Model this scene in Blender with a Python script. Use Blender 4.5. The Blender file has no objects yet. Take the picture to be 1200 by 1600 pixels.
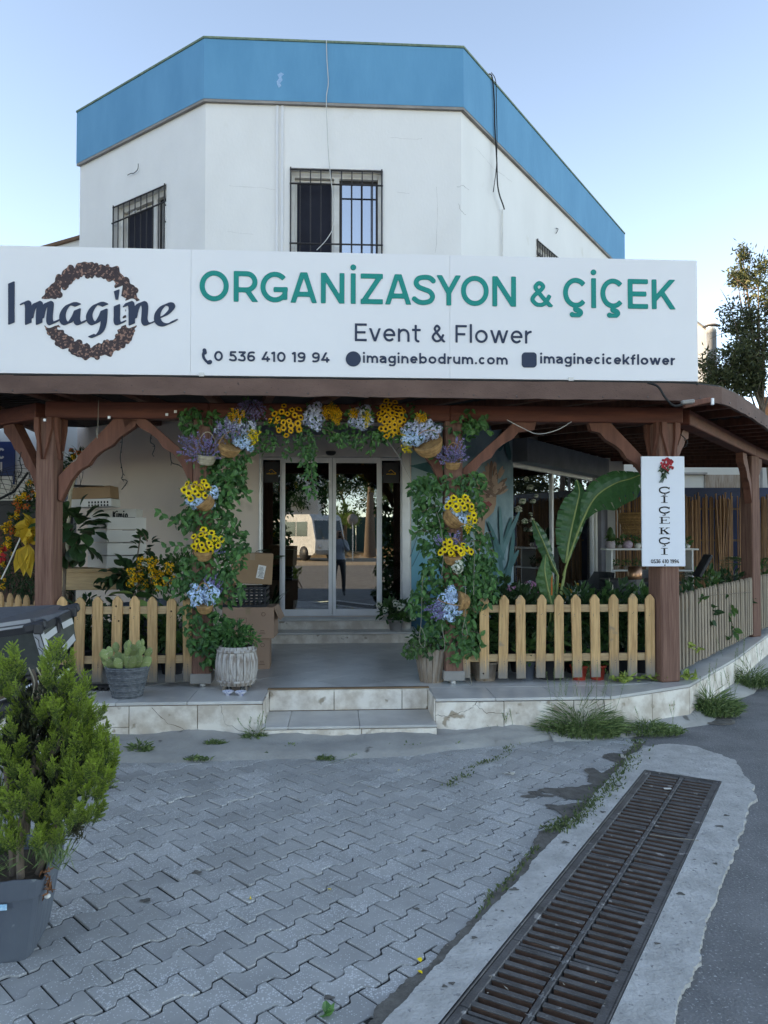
import bpy, math, random
import numpy as np
from mathutils import Vector, Matrix
random.seed(7)
SC = bpy.context.scene
COL = SC.collection
R = math.radians
CAMZ = 1.65
PITCH = math.atan(32 / 1200)
cd = bpy.data.cameras.new('camera')
cam = bpy.data.objects.new('camera', cd)
COL.objects.link(cam)
cam.location = (0, 0, CAMZ)
cam.rotation_euler = (math.pi / 2 + PITCH, 0, 0)
cd.sensor_fit = 'VERTICAL'
cd.sensor_height = 36
cd.lens = 27
cd.clip_start = 0.05
cd.clip_end = 2000
SC.camera = cam
SUN_EL, SUN_AZ = 18.0, -102.0      # degrees; azimuth from +Y towards +X
w = bpy.data.worlds.new('World')
SC.world = w
w.use_nodes = True
nt = w.node_tree
bg = nt.nodes['Background']
sky = nt.nodes.new('ShaderNodeTexSky')
sky.sky_type = 'NISHITA'
sky.sun_disc = False
sky.sun_elevation = R(SUN_EL)
sky.sun_rotation = R(SUN_AZ)
sky.altitude = 0
sky.air_density = 0.5
sky.dust_density = 0.0
sky.ozone_density = 1.0
nt.links.new(sky.outputs[0], bg.inputs[0])
bg.inputs[1].default_value = 0.15
sd = bpy.data.lights.new('sun', 'SUN')
sd.energy = 3.2
sd.angle = R(0.5)
sd.color = (1.0, 0.88, 0.72)
sun = bpy.data.objects.new('sun', sd)
COL.objects.link(sun)
sdir = Vector((math.sin(R(SUN_AZ)) * math.cos(R(SUN_EL)), math.cos(R(SUN_AZ)) * math.cos(R(SUN_EL)), math.sin(R(SUN_EL))))
sun.rotation_euler = (-sdir).to_track_quat('-Z', 'Y').to_euler()
sun.location = (-6, 30, 20)
SC.view_settings.view_transform = 'Standard'
SC.view_settings.look = 'None'
SC.view_settings.gamma = 1
SC.view_settings.use_curve_mapping = False
SC.view_settings.use_white_balance = True      # set for open shade, as the phone did
SC.view_settings.white_balance_temperature = 9400
SC.view_settings.white_balance_tint = 10
SC.view_settings.exposure = 2.3
SC.cycles.max_bounces = 8
SC.cycles.transparent_max_bounces = 12
_c, _s = math.cos(PITCH), math.sin(PITCH)
def ray(px, py):
    dx = (px - 600) / 1200; dy = (800 - py) / 1200
    return Vector((dx, _c - dy * _s, _s + dy * _c))
def hitz(px, py, z=0.0):
    d = ray(px, py); k = (z - CAMZ) / d.z
    return Vector((d.x * k, d.y * k, z))
def at(px, py, Y):
    d = ray(px, py); k = Y / d.y
    return Vector((d.x * k, Y, CAMZ + d.z * k))
class Plane:
    """upright plane: origin (x0,y0), u direction on the ground, outward normal n (towards the street)"""
    def __init__(s, x0, y0, ux, uy):
        l = math.hypot(ux, uy)
        s.o = Vector((x0, y0, 0)); s.u = Vector((ux / l, uy / l, 0)); s.n = Vector((uy / l, -ux / l, 0))
        s.rz = math.atan2(uy, ux)
    def pt(s, u, z, o=0.0):
        p = s.o + s.u * u + s.n * o
        return Vector((p.x, p.y, z))
    def uz(s, px, py, off=0.0):
        d = ray(px, py)
        o = s.o + s.n * off
        k = (o.x * s.n.x + o.y * s.n.y) / (d.x * s.n.x + d.y * s.n.y)
        p = Vector((d.x * k, d.y * k, CAMZ + d.z * k))
        return (p - o).dot(s.u), p.z
    def hit(s, px, py, off=0.0):
        u, z = s.uz(px, py, off)
        return s.pt(u, z, off)
    def shifted(s, off):
        p = s.o + s.n * off
        return Plane(p.x, p.y, s.u.x, s.u.y)
class MB:
    def __init__(s):
        s.v = []; s.f = []; s.m = []; s.t = []; s.sm = []
    def add(s, vs, fs, m=0, t=0.5, smooth=False):
        b = len(s.v)
        s.v.extend([tuple(p) for p in vs])
        for f in fs:
            s.f.append(tuple(b + i for i in f)); s.m.append(m); s.t.append(t); s.sm.append(smooth)
    def box(s, c, size, rot=None, m=0, t=0.5, taper=1.0):
        x, y, z = size[0] / 2, size[1] / 2, size[2] / 2
        vs = [Vector((a * x * (taper if k > 0 else 1), b * y * (taper if k > 0 else 1), k * z)) for k in (-1, 1) for a, b in ((-1, -1), (1, -1), (1, 1), (-1, 1))]
        if rot is not None:
            vs = [rot @ p for p in vs]
        c = Vector(c)
        s.add([p + c for p in vs], [(3, 2, 1, 0), (4, 5, 6, 7), (0, 1, 5, 4), (1, 2, 6, 5), (2, 3, 7, 6), (3, 0, 4, 7)], m, t)
    def bbox(s, c, size, rot=None, m=0, t=0.5, bev=0.004):
        """box with chamfered edges"""
        x, y, z = [k / 2 for k in size]
        b = min(bev, x * .45, y * .45, z * .45)
        vs = []
        idx = {}
        for sx in (-1, 1):
            for sy in (-1, 1):
                for sz in (-1, 1):
                    for ax in range(3):
                        p = [sx * (x - b), sy * (y - b), sz * (z - b)]
                        p[ax] = (sx * x, sy * y, sz * z)[ax]
                        idx[(sx, sy, sz, ax)] = len(vs)
                        vs.append(Vector(p))
        fs = []
        I = lambda a, ax: idx[a + (ax,)]
        for ax in range(3):
            o1, o2 = [k for k in range(3) if k != ax]
            for sg in (-1, 1):
                q = []
                for a, bb in ((-1, -1), (1, -1), (1, 1), (-1, 1)):
                    k = [0, 0, 0]; k[ax] = sg; k[o1] = a; k[o2] = bb
                    q.append(I(tuple(k), ax))
                if (sg > 0) != (ax != 1): q.reverse()
                fs.append(tuple(q))
        for ax in range(3):            # edges along ax
            o1, o2 = [k for k in range(3) if k != ax]
            for a in (-1, 1):
                for bb in (-1, 1):
                    k0 = [0, 0, 0]; k0[ax] = -1; k0[o1] = a; k0[o2] = bb
                    k1 = list(k0); k1[ax] = 1
                    fs.append((I(tuple(k0), o1), I(tuple(k1), o1), I(tuple(k1), o2), I(tuple(k0), o2)))
        for sx in (-1, 1):
            for sy in (-1, 1):
                for sz in (-1, 1):
                    fs.append((idx[(sx, sy, sz, 0)], idx[(sx, sy, sz, 1)], idx[(sx, sy, sz, 2)]))
        if rot is not None:
            vs = [rot @ p for p in vs]
        c = Vector(c)
        s.add([p + c for p in vs], fs, m, t)
    def pbox(s, P, u0, u1, z0, z1, o0, o1, m=0, t=0.5, bev=0):
        c = P.pt((u0 + u1) / 2, (z0 + z1) / 2, (o0 + o1) / 2)
        rot = Matrix.Rotation(P.rz, 3, 'Z')
        (s.bbox if bev else s.box)(c, (abs(u1 - u0), abs(o1 - o0), abs(z1 - z0)), rot, m, t, **({'bev': bev} if bev else {}))
    def prism(s, poly, P, o0, o1, m=0, t=0.5, ms=None):
        """poly [(u,z)] on plane P extruded from offset o0 to o1"""
        n = len(poly)
        vs = [P.pt(u, z, o0) for u, z in poly] + [P.pt(u, z, o1) for u, z in poly]
        s.add(vs, [tuple(range(n, 2 * n)), tuple(reversed(range(n)))], m, t)
        s.add(vs, [(i, (i + 1) % n, n + (i + 1) % n, n + i) for i in range(n)], m if ms is None else ms, t)
    def slab(s, poly, z0, z1, m=0, t=0.5, ms=None):
        n = len(poly)
        vs = [(x, y, z0) for x, y in poly] + [(x, y, z1) for x, y in poly]
        s.add(vs, [tuple(range(n, 2 * n)), tuple(reversed(range(n)))], m, t)
        s.add(vs, [(i, (i + 1) % n, n + (i + 1) % n, n + i) for i in range(n)], m if ms is None else ms, t)
    def beam(s, a, b, wd, ht, m=0, t=0.5, up=(0, 0, 1), bev=0):
        a = Vector(a); b = Vector(b); d = (b - a); L = d.length; d.normalize()
        up = Vector(up)
        x = d.cross(up)
        if x.length < 1e-4: x = d.cross(Vector((1, 0, 0)))
        x.normalize(); z = x.cross(d)
        rot = Matrix((x, d, z)).transposed()
        (s.bbox if bev else s.box)((a + b) / 2, (wd, L, ht), rot, m, t, **({'bev': bev} if bev else {}))
    def tube(s, path, r, n=6, m=0, t=0.5, caps=True, smooth=True):
        path = [Vector(p) for p in path]
        if not isinstance(r, (list, tuple)): r = [r] * len(path)
        rings = []
        prev = None
        for i, p in enumerate(path):
            d = (path[min(i + 1, len(path) - 1)] - path[max(i - 1, 0)])
            if d.length < 1e-9: d = Vector((0, 0, 1))
            d.normalize()
            if prev is None:
                a = d.cross(Vector((0, 0, 1)))
                if a.length < .05: a = d.cross(Vector((0, 1, 0)))
            else:
                a = prev - d * prev.dot(d)
            a.normalize(); prev = a
            b = d.cross(a)
            rings.append([p + (a * math.cos(k * 2 * math.pi / n) + b * math.sin(k * 2 * math.pi / n)) * r[i] for k in range(n)])
        vs = [q for rg in rings for q in rg]
        fs = []
        for i in range(len(rings) - 1):
            for k in range(n):
                k2 = (k + 1) % n
                fs.append((i * n + k, i * n + k2, (i + 1) * n + k2, (i + 1) * n + k))
        s.add(vs, fs, m, t, smooth)
        if caps and n > 2:
            e = (len(rings) - 1) * n
            s.add(vs, [tuple(reversed(range(n)))], m, t)
            s.add(vs, [tuple(range(e, e + n))], m, t)
    def lathe(s, prof, c=(0, 0, 0), n=20, m=0, t=0.5, smooth=True, sx=1, sy=1, axis=None, caps=True, sq=0):
        c = Vector(c)
        vs = []
        for r, z in prof:
            for k in range(n):
                a = 2 * math.pi * k / n
                rr = r
                if sq:
                    rr = r / max(abs(math.cos(a)), abs(math.sin(a))) ** sq if sq < 1 else r
                vs.append(Vector((math.cos(a) * rr * sx, math.sin(a) * rr * sy, z)))
        if axis is not None:
            q = Vector((0, 0, 1)).rotation_difference(Vector(axis)).to_matrix()
            vs = [q @ p for p in vs]
        vs = [p + c for p in vs]
        fs = []
        for i in range(len(prof) - 1):
            for k in range(n):
                k2 = (k + 1) % n
                fs.append((i * n + k, i * n + k2, (i + 1) * n + k2, (i + 1) * n + k))
        s.add(vs, fs, m, t, smooth)
        if caps:
            if prof[0][0] > 1e-5: s.add(vs, [tuple(reversed(range(n)))], m, t)
            if prof[-1][0] > 1e-5: s.add(vs, [tuple(range((len(prof) - 1) * n, len(prof) * n))], m, t)
    def blob(s, c, r, m=0, t=0.5, n=8, squash=1.0):
        prof = [(max(1e-6, r * math.sin(a)), -r * squash * math.cos(a)) for a in [math.pi * k / 5 for k in range(6)]]
        s.lathe(prof, c, n, m, t, caps=False)
    def leaf(s, p, d, L, W, up=None, m=0, t=0.5, fold=0.25, curl=0.25):
        """pointed leaf: two quads either side of the midrib"""
        d = Vector(d).normalized()
        up = Vector(up) if up is not None else Vector((random.gauss(0, 1), random.gauss(0, 1), random.gauss(0, 1) + .6))
        x = d.cross(up)
        if x.length < 1e-3: x = Vector((1, 0, 0))
        x.normalize(); nn = x.cross(d)
        p = Vector(p)
        v = [p, p + d * L * .32 - x * W * .5 + nn * W * fold, p + d * L * .7 - x * W * .36 + nn * (W * fold * .7 - L * curl * .3),
             p + d * L - nn * L * curl * .55, p + d * L * .7 + x * W * .36 + nn * (W * fold * .7 - L * curl * .3), p + d * L * .32 + x * W * .5 + nn * W * fold,
             p + d * L * .35 - nn * 0, p + d * L * .7 - nn * L * curl * .3]
        s.add(v, [(0, 6, 1), (1, 6, 7, 2), (2, 7, 3), (0, 5, 6), (5, 4, 7, 6), (4, 3, 7)], m, t)
    def sleaf(s, p, d, L, W, up=None, m=0, t=0.5, fold=.2):
        """cheap leaf: two triangles with a fold"""
        d = Vector(d).normalized()
        up = Vector(up) if up is not None else Vector((random.gauss(0, 1), random.gauss(0, 1), random.gauss(0, 1) + .5))
        x = d.cross(up)
        if x.length < 1e-3: x = Vector((1, 0, 0))
        x.normalize(); nn = x.cross(d); p = Vector(p)
        mid = p + d * L * .45 + nn * W * fold
        s.add([p, mid - x * W * .5, p + d * L, mid + x * W * .5], [(0, 2, 1), (0, 3, 2)], m, t)
    def mesh(s, name, mats, center=True):
        v = np.array(s.v, dtype=np.float32).reshape(-1, 3)
        if center and len(v):
            c = (v.min(0) + v.max(0)) / 2
        else:
            c = np.zeros(3, dtype=np.float32)
        v = v - c
        me = bpy.data.meshes.new(name)
        me.vertices.add(len(v)); me.vertices.foreach_set('co', v.ravel())
        tot = np.array([len(f) for f in s.f], dtype=np.int32)
        li = np.fromiter((i for f in s.f for i in f), dtype=np.int32, count=int(tot.sum()))
        me.loops.add(len(li)); me.loops.foreach_set('vertex_index', li)
        me.polygons.add(len(tot))
        st = np.zeros(len(tot), dtype=np.int32); st[1:] = np.cumsum(tot)[:-1]
        me.polygons.foreach_set('loop_start', st)
        me.polygons.foreach_set('loop_total', tot)
        me.polygons.foreach_set('material_index', np.array(s.m, dtype=np.int32))
        me.polygons.foreach_set('use_smooth', np.array(s.sm, dtype=bool))
        a = me.attributes.new('tint', 'FLOAT', 'FACE')
        a.data.foreach_set('value', np.array(s.t, dtype=np.float32))
        for mt in (mats if isinstance(mats, (list, tuple)) else [mats]):
            me.materials.append(mt)
        me.update(calc_edges=True)
        me.validate()
        return me, Vector([float(k) for k in c])
RF = {}          # object name -> where its origin sits in its root's frame
def tag(o, label=None, cat=None, group=None, kind=None):
    if label: o['label'] = label
    if cat: o['category'] = cat
    if group: o['group'] = group
    if kind: o['kind'] = kind
    return o
def thing(name, loc, label, cat, rz=0.0, group=None, world=True):
    """Empty at the base of a thing. world=True: its parts are given in world coordinates"""
    o = bpy.data.objects.new(name, None)
    COL.objects.link(o)
    o.empty_display_size = .1
    o.location = loc
    o.rotation_euler = (0, 0, rz)
    RF[o.name] = Vector(loc) if world else Vector((0, 0, 0))
    return tag(o, label, cat, group)
def put(name, me, c, parent=None, rot=None, scale=None):
    """object of mesh me whose origin sits at c (root frame)"""
    o = bpy.data.objects.new(name, me)
    COL.objects.link(o)
    c = Vector(c)
    RF[o.name] = c.copy()
    if parent is not None:
        o.parent = parent
        o.location = c - RF[parent.name]
    else:
        o.location = c
    if rot is not None: o.rotation_euler = rot
    if scale is not None: o.scale = scale if not isinstance(scale, (int, float)) else (scale,) * 3
    return o
def build(name, mb, mats, parent=None, **tg):
    me, c = mb.mesh(name, mats)
    o = put(name, me, c, parent)
    if tg: tag(o, **tg)
    return o
def copy_tree(o, parent=None):
    c = o.copy(); COL.objects.link(c); c.parent = parent
    for ch in o.children: copy_tree(ch, c)
    return c
def rnd(a, b): return random.uniform(a, b)
def node(nt, typ, **kw):
    n = nt.nodes.new(typ)
    for k, v in kw.items():
        if k in n.inputs: n.inputs[k].default_value = v
        else: setattr(n, k, v)
    return n
def col4(c): return (c[0], c[1], c[2], 1)
def M(name, col, col2=None, rough=.75, scale=4, stretch=(1, 1, 1), bump=.15, bscale=40, metal=0, tint=0.0, coord='Object',
      mud=None, spot=None, spotscale=30, spotamt=.2, trans=0.0, spec=.35, rndobj=0.0, bdist=.01, lo=.35, hi=.65):
    m = bpy.data.materials.new(name); m.use_nodes = True
    nt = m.node_tree; b = nt.nodes['Principled BSDF']; L = nt.links.new
    if coord == 'World':
        g = node(nt, 'ShaderNodeNewGeometry'); vec = g.outputs['Position']
    else:
        g = node(nt, 'ShaderNodeTexCoord'); vec = g.outputs['Object']
    if rndobj:
        oi = node(nt, 'ShaderNodeObjectInfo')
        mu = node(nt, 'ShaderNodeMath', operation='MULTIPLY'); mu.inputs[1].default_value = 37.0
        L(oi.outputs['Random'], mu.inputs[0])
        ad = node(nt, 'ShaderNodeVectorMath', operation='ADD'); L(vec, ad.inputs[0]); L(mu.outputs[0], ad.inputs[1]); vec = ad.outputs[0]
    mp = node(nt, 'ShaderNodeMapping'); mp.inputs['Scale'].default_value = stretch
    L(vec, mp.inputs['Vector'])
    n1 = node(nt, 'ShaderNodeTexNoise'); n1.inputs['Scale'].default_value = scale; n1.inputs['Detail'].default_value = 8; n1.inputs['Roughness'].default_value = .6
    L(mp.outputs[0], n1.inputs['Vector'])
    mr = node(nt, 'ShaderNodeMapRange'); mr.inputs['From Min'].default_value = lo; mr.inputs['From Max'].default_value = hi
    L(n1.outputs['Fac'], mr.inputs['Value'])
    mx = node(nt, 'ShaderNodeMix', data_type='RGBA')
    mx.inputs['A'].default_value = col4(col); mx.inputs['B'].default_value = col4(col2 or tuple(k * .75 for k in col))
    L(mr.outputs[0], mx.inputs['Factor'])
    out = mx.outputs['Result']
    if spot is not None:
        v = node(nt, 'ShaderNodeTexNoise'); v.inputs['Scale'].default_value = spotscale; v.inputs['Detail'].default_value = 3
        L(vec, v.inputs['Vector'])
        m2 = node(nt, 'ShaderNodeMapRange'); m2.inputs['From Min'].default_value = 1 - spotamt - .35; m2.inputs['From Max'].default_value = 1 - spotamt - .30
        L(v.outputs['Fac'], m2.inputs['Value'])
        mm = node(nt, 'ShaderNodeMix', data_type='RGBA'); mm.inputs['B'].default_value = col4(spot)
        L(m2.outputs[0], mm.inputs['Factor']); L(out, mm.inputs['A']); out = mm.outputs['Result']
    if mud is not None:
        sp_ = node(nt, 'ShaderNodeSeparateXYZ'); tc = node(nt, 'ShaderNodeTexCoord'); L(tc.outputs['Object'], sp_.inputs[0])
        nz = node(nt, 'ShaderNodeMath', operation='MULTIPLY_ADD'); nz.inputs[1].default_value = -.28; L(n1.outputs['Fac'], nz.inputs[0]); L(sp_.outputs['Z'], nz.inputs[2])
        mz = node(nt, 'ShaderNodeMapRange'); mz.inputs['From Min'].default_value = .06; mz.inputs['From Max'].default_value = -.10; L(nz.outputs[0], mz.inputs['Value'])
        mq = node(nt, 'ShaderNodeMix', data_type='RGBA'); mq.inputs['B'].default_value = col4(mud); L(mz.outputs[0], mq.inputs['Factor']); L(out, mq.inputs['A']); out = mq.outputs['Result']
    if tint or rndobj:
        if tint:
            at_ = node(nt, 'ShaderNodeAttribute'); at_.attribute_name = 'tint'; src = at_.outputs['Fac']; amt = tint
        else:
            src = oi.outputs['Random']; amt = rndobj
        m3 = node(nt, 'ShaderNodeMapRange'); m3.inputs['To Min'].default_value = 1 - amt; m3.inputs['To Max'].default_value = 1 + amt
        L(src, m3.inputs['Value'])
        hs = node(nt, 'ShaderNodeHueSaturation'); L(m3.outputs[0], hs.inputs['Value']); L(out, hs.inputs['Color']); out = hs.outputs[0]
    L(out, b.inputs['Base Color'])
    b.inputs['Roughness'].default_value = rough; b.inputs['Metallic'].default_value = metal
    b.inputs['Specular IOR Level'].default_value = spec
    if bump:
        n2 = node(nt, 'ShaderNodeTexNoise'); n2.inputs['Scale'].default_value = bscale; n2.inputs['Detail'].default_value = 6
        L(mp.outputs[0], n2.inputs['Vector'])
        bp = node(nt, 'ShaderNodeBump'); bp.inputs['Strength'].default_value = bump; bp.inputs['Distance'].default_value = bdist
        L(n2.outputs['Fac'], bp.inputs['Height']); L(bp.outputs[0], b.inputs['Normal'])
    if trans:
        tr = node(nt, 'ShaderNodeBsdfTranslucent'); L(out, tr.inputs['Color'])
        ms = node(nt, 'ShaderNodeMixShader'); ms.inputs[0].default_value = trans
        L(b.outputs[0], ms.inputs[1]); L(tr.outputs[0], ms.inputs[2])
        L(ms.outputs[0], nt.nodes['Material Output'].inputs[0])
    return m
def leafmat(name, dark, light, rough=.45, trans=.25):
    m = bpy.data.materials.new(name); m.use_nodes = True
    nt = m.node_tree; b = nt.nodes['Principled BSDF']; L = nt.links.new
    a = node(nt, 'ShaderNodeAttribute'); a.attribute_name = 'tint'
    mx = node(nt, 'ShaderNodeMix', data_type='RGBA'); mx.inputs['A'].default_value = col4(dark); mx.inputs['B'].default_value = col4(light)
    L(a.outputs['Fac'], mx.inputs['Factor'])
    g = node(nt, 'ShaderNodeTexCoord'); n1 = node(nt, 'ShaderNodeTexNoise'); n1.inputs['Scale'].default_value = 60
    L(g.outputs['Object'], n1.inputs['Vector'])
    hs = node(nt, 'ShaderNodeHueSaturation')
    mr = node(nt, 'ShaderNodeMapRange'); mr.inputs['To Min'].default_value = .7; mr.inputs['To Max'].default_value = 1.3
    L(n1.outputs['Fac'], mr.inputs['Value']); L(mr.outputs[0], hs.inputs['Value']); L(mx.outputs['Result'], hs.inputs['Color'])
    L(hs.outputs[0], b.inputs['Base Color']); b.inputs['Roughness'].default_value = rough; b.inputs['Specular IOR Level'].default_value = .4
    tr = node(nt, 'ShaderNodeBsdfTranslucent'); L(hs.outputs[0], tr.inputs['Color'])
    ms = node(nt, 'ShaderNodeMixShader'); ms.inputs[0].default_value = trans
    L(b.outputs[0], ms.inputs[1]); L(tr.outputs[0], ms.inputs[2]); L(ms.outputs[0], nt.nodes['Material Output'].inputs[0])
    return m
def glassmat(name, tintc=(.75, .8, .8), refl=.12, ior=1.6):
    """thin pane: see-through with a mirror-like coat that strengthens at grazing angles"""
    m = bpy.data.materials.new(name); m.use_nodes = True
    nt = m.node_tree; L = nt.links.new
    nt.nodes.remove(nt.nodes['Principled BSDF'])
    t = node(nt, 'ShaderNodeBsdfTransparent'); t.inputs[0].default_value = col4(tintc)
    g = node(nt, 'ShaderNodeBsdfGlossy'); g.inputs['Roughness'].default_value = 0.0; g.inputs['Color'].default_value = (.95, .97, 1, 1)
    f = node(nt, 'ShaderNodeFresnel'); f.inputs[0].default_value = ior
    ad = node(nt, 'ShaderNodeMath', operation='ADD'); ad.inputs[1].default_value = refl; ad.use_clamp = True
    L(f.outputs[0], ad.inputs[0])
    ms = node(nt, 'ShaderNodeMixShader'); L(ad.outputs[0], ms.inputs[0]); L(t.outputs[0], ms.inputs[1]); L(g.outputs[0], ms.inputs[2])
    L(ms.outputs[0], nt.nodes['Material Output'].inputs[0])
    return m
MT = {}
MT['white_wall'] = M('white_render', (.80, .79, .77), (.72, .71, .69), rough=.9, scale=1.1, stretch=(1.4, 1.4, .8), lo=.25, hi=.75, bump=.35, bscale=25, bdist=.006, spot=(.70, .68, .64), spotscale=1.7, spotamt=-.06, coord='World')
MT['blue_band'] = M('blue_paint', (.095, .315, .50), (.075, .275, .45), rough=.8, scale=1.4, stretch=(1.5, 1.5, .5), bump=.3, bscale=14, bdist=.008, coord='World')
MT['coping'] = M('coping_green', (.10, .16, .12), (.2, .26, .18), rough=.9, scale=20, coord='World')
MT['trim_grey'] = M('trim_grey', (.32, .30, .28), rough=.9, coord='World')
MT['beige_wall'] = M('beige_render', (.80, .68, .60), (.74, .63, .56), rough=.92, scale=.9, bump=.2, bscale=30, bdist=.005, coord='World', spot=(.66, .56, .49), spotscale=2.1, spotamt=-.04)
MT['cream_wall'] = M('cream_render', (.62, .60, .55), (.54, .52, .48), rough=.9, scale=1, coord='World')
MT['dark_metal'] = M('dark_metal', (.03, .03, .035), (.05, .045, .045), rough=.5, metal=.3, bump=.1)
MT['white_metal'] = M('white_metal', (.72, .72, .73), (.66, .66, .67), rough=.35, bump=.03, spec=.5)
MT['alu'] = M('aluminium', (.62, .63, .65), (.52, .53, .55), rough=.35, metal=.6, bump=.03)
MT['pvc'] = M('white_pvc', (.74, .73, .70), (.64, .62, .58), rough=.5, bump=.03)
MT['glass'] = glassmat('door_glass', (.40, .45, .45), .15)
MT['shopglass'] = glassmat('shop_glass', (.8, .84, .84), .04)
MT['winglass'] = glassmat('window_glass', (.35, .42, .5), .5)
MT['plum'] = M('plum_stained_wood', (.20, .078, .05), (.125, .048, .031), rough=.7, scale=3, stretch=(6, 6, .6), bump=.3, bscale=16, coord='World')
MT['plum_weathered'] = M('weathered_plum_wood', (.27, .145, .105), (.12, .054, .04), rough=.85, scale=7, stretch=(9, 9, .35), bump=.55, bscale=18, coord='World', lo=.3, hi=.7)
MT['plum_h'] = M('plum_beam_wood', (.175, .056, .036), (.105, .035, .025), rough=.7, scale=3, stretch=(.5, 2, 7), bump=.3, bscale=16, coord='World')
MT['fascia'] = M('bitumen_fascia', (.165, .10, .08), (.11, .065, .053), rough=.9, scale=2.4, stretch=(1, 1, 2), bump=.5, bscale=60, bdist=.006, coord='World', spot=(.075, .05, .045), spotscale=60, spotamt=-.02)
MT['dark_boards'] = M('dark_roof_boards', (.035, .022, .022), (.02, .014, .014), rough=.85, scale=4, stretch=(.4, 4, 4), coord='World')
MT['sign_white'] = M('sign_white', (.80, .795, .80), (.76, .755, .76), rough=.45, scale=.7, bump=.02, bscale=3, coord='World')
MT['sign_side'] = M('sign_edge', (.3, .31, .33), rough=.5, bump=.02)
MT['green_letter'] = M('green_letter', (.0, .27, .235), (.0, .25, .215), rough=.8, bump=0, spec=.05)
MT['grey_letter'] = M('grey_letter', (.05, .065, .10), (.045, .06, .095), rough=.8, bump=0, spec=.08)
MT['wreath_print'] = M('wreath_print', (.035, .022, .025), (.06, .035, .035), rough=.6, scale=60, bump=0, spot=(.30, .16, .12), spotscale=48, spotamt=.10)
MT['pine'] = M('pale_pine', (.60, .375, .18), (.39, .22, .10), rough=.8, scale=6, stretch=(11, 11, .6), bump=.35, bscale=14, rndobj=.2, mud=(.22, .19, .16), spot=(.30, .21, .14), spotscale=5, spotamt=-.02)
MT['pine_grey'] = M('greyed_pine', (.36, .28, .20), (.25, .20, .155), rough=.85, scale=5, stretch=(9, 9, .7), bump=.5, bscale=14, rndobj=.18)
MT['pine_h'] = M('pale_pine_rail', (.52, .36, .20), (.37, .245, .14), rough=.8, scale=5, stretch=(.7, 9, 9), bump=.4, bscale=14)
MT['travertine'] = M('travertine', (.80, .74, .66), (.56, .48, .40), rough=.65, scale=5, lo=.42, hi=.6, bump=.3, bscale=22, coord='World', spot=(.36, .29, .22), spotscale=7, spotamt=.02)
MT['floor_tile'] = M('grey_marble_tile', (.64, .625, .59), (.46, .45, .43), rough=.28, scale=2.6, bump=.08, coord='World', tint=.10, spot=(.58, .565, .53), spotscale=3.0, spotamt=.02)
MT['cement'] = M('cement', (.40, .385, .355), (.28, .27, .25), rough=.92, scale=2.5, bump=.6, bscale=50, bdist=.008, coord='World', spot=(.14, .13, .115), spotscale=5, spotamt=.0)
MT['crack'] = M('joint_line', (.16, .11, .075), (.10, .075, .055), rough=.95, bump=0)
MT['joint'] = M('brown_joint', (.26, .17, .10), (.18, .12, .08), rough=.95)
MT['cardboard'] = M('cardboard', (.34, .215, .125), (.29, .18, .105), rough=.85, scale=3, bump=.15, bscale=30)
MT['cardboard2'] = M('cardboard_pink', (.40, .26, .185), (.35, .225, .16), rough=.85, scale=3, bump=.15)
MT['carton_white'] = M('white_carton', (.66, .65, .63), (.60, .58, .56), rough=.8, scale=2, bump=.05)
MT['black_plastic'] = M('black_plastic', (.018, .019, .022), (.03, .03, .034), rough=.5, bump=.1)
MT['terracotta_red'] = M('red_plastic_pot', (.50, .06, .03), (.42, .05, .03), rough=.5, bump=.05)
MT['grey_pot'] = M('grey_plastic_pot', (.105, .125, .15), (.085, .10, .125), rough=.55, scale=3, bump=.1, spot=(.17, .19, .21), spotscale=16, spotamt=.0)
MT['soil'] = M('soil', (.045, .032, .022), (.09, .065, .045), rough=1, scale=25, bump=1, bscale=70)
MT['bark'] = M('bark', (.13, .095, .07), (.20, .155, .12), rough=.95, scale=10, stretch=(6, 6, 1), bump=.8, bscale=16)
MT['wicker'] = M('wicker', (.50, .29, .12), (.30, .16, .065), rough=.75, scale=26, bump=.8, bscale=55, tint=.3)
MT['wicker_pale'] = M('pale_wicker', (.50, .44, .33), (.36, .31, .22), rough=.8, scale=26, bump=.8, bscale=55, tint=.3)
MT['wicker_grey'] = M('grey_wicker', (.19, .205, .22), (.10, .115, .13), rough=.7, scale=30, bump=.8, bscale=55, tint=.35)
MT['barrel'] = M('whitewashed_barrel', (.50, .47, .44), (.24, .19, .155), rough=.9, scale=5, stretch=(8, 8, .8), bump=.6, bscale=16, tint=.12, lo=.45, hi=.62)
MT['oldwood'] = M('old_brown_wood', (.24, .17, .12), (.38, .32, .27), rough=.9, scale=4, stretch=(7, 7, .7), bump=.6, bscale=16, tint=.2)
MT['ivy'] = leafmat('ficus_leaf', (.018, .075, .022), (.11, .28, .075))
MT['darkleaf'] = leafmat('dark_leaf', (.018, .045, .02), (.055, .125, .045), rough=.35)
MT['midleaf'] = leafmat('mid_leaf', (.025, .07, .02), (.09, .19, .05))
MT['paleleaf'] = leafmat('pale_leaf', (.14, .24, .06), (.30, .42, .12))
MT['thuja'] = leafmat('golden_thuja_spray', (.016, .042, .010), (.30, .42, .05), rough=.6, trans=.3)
MT['weed'] = leafmat('weed_leaf', (.05, .10, .03), (.22, .30, .11), rough=.6)
MT['moss'] = leafmat('moss_leaf', (.05, .085, .03), (.17, .21, .08), rough=.8)
MT['treeleaf'] = leafmat('tree_leaf', (.03, .045, .02), (.13, .14, .055), rough=.5, trans=.3)
MT['cactus'] = M('cactus_pad', (.19, .25, .09), (.27, .32, .12), rough=.6, scale=8, bump=.3, bscale=50, tint=.25, spot=(.4, .38, .25), spotscale=80, spotamt=.05)
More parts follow.
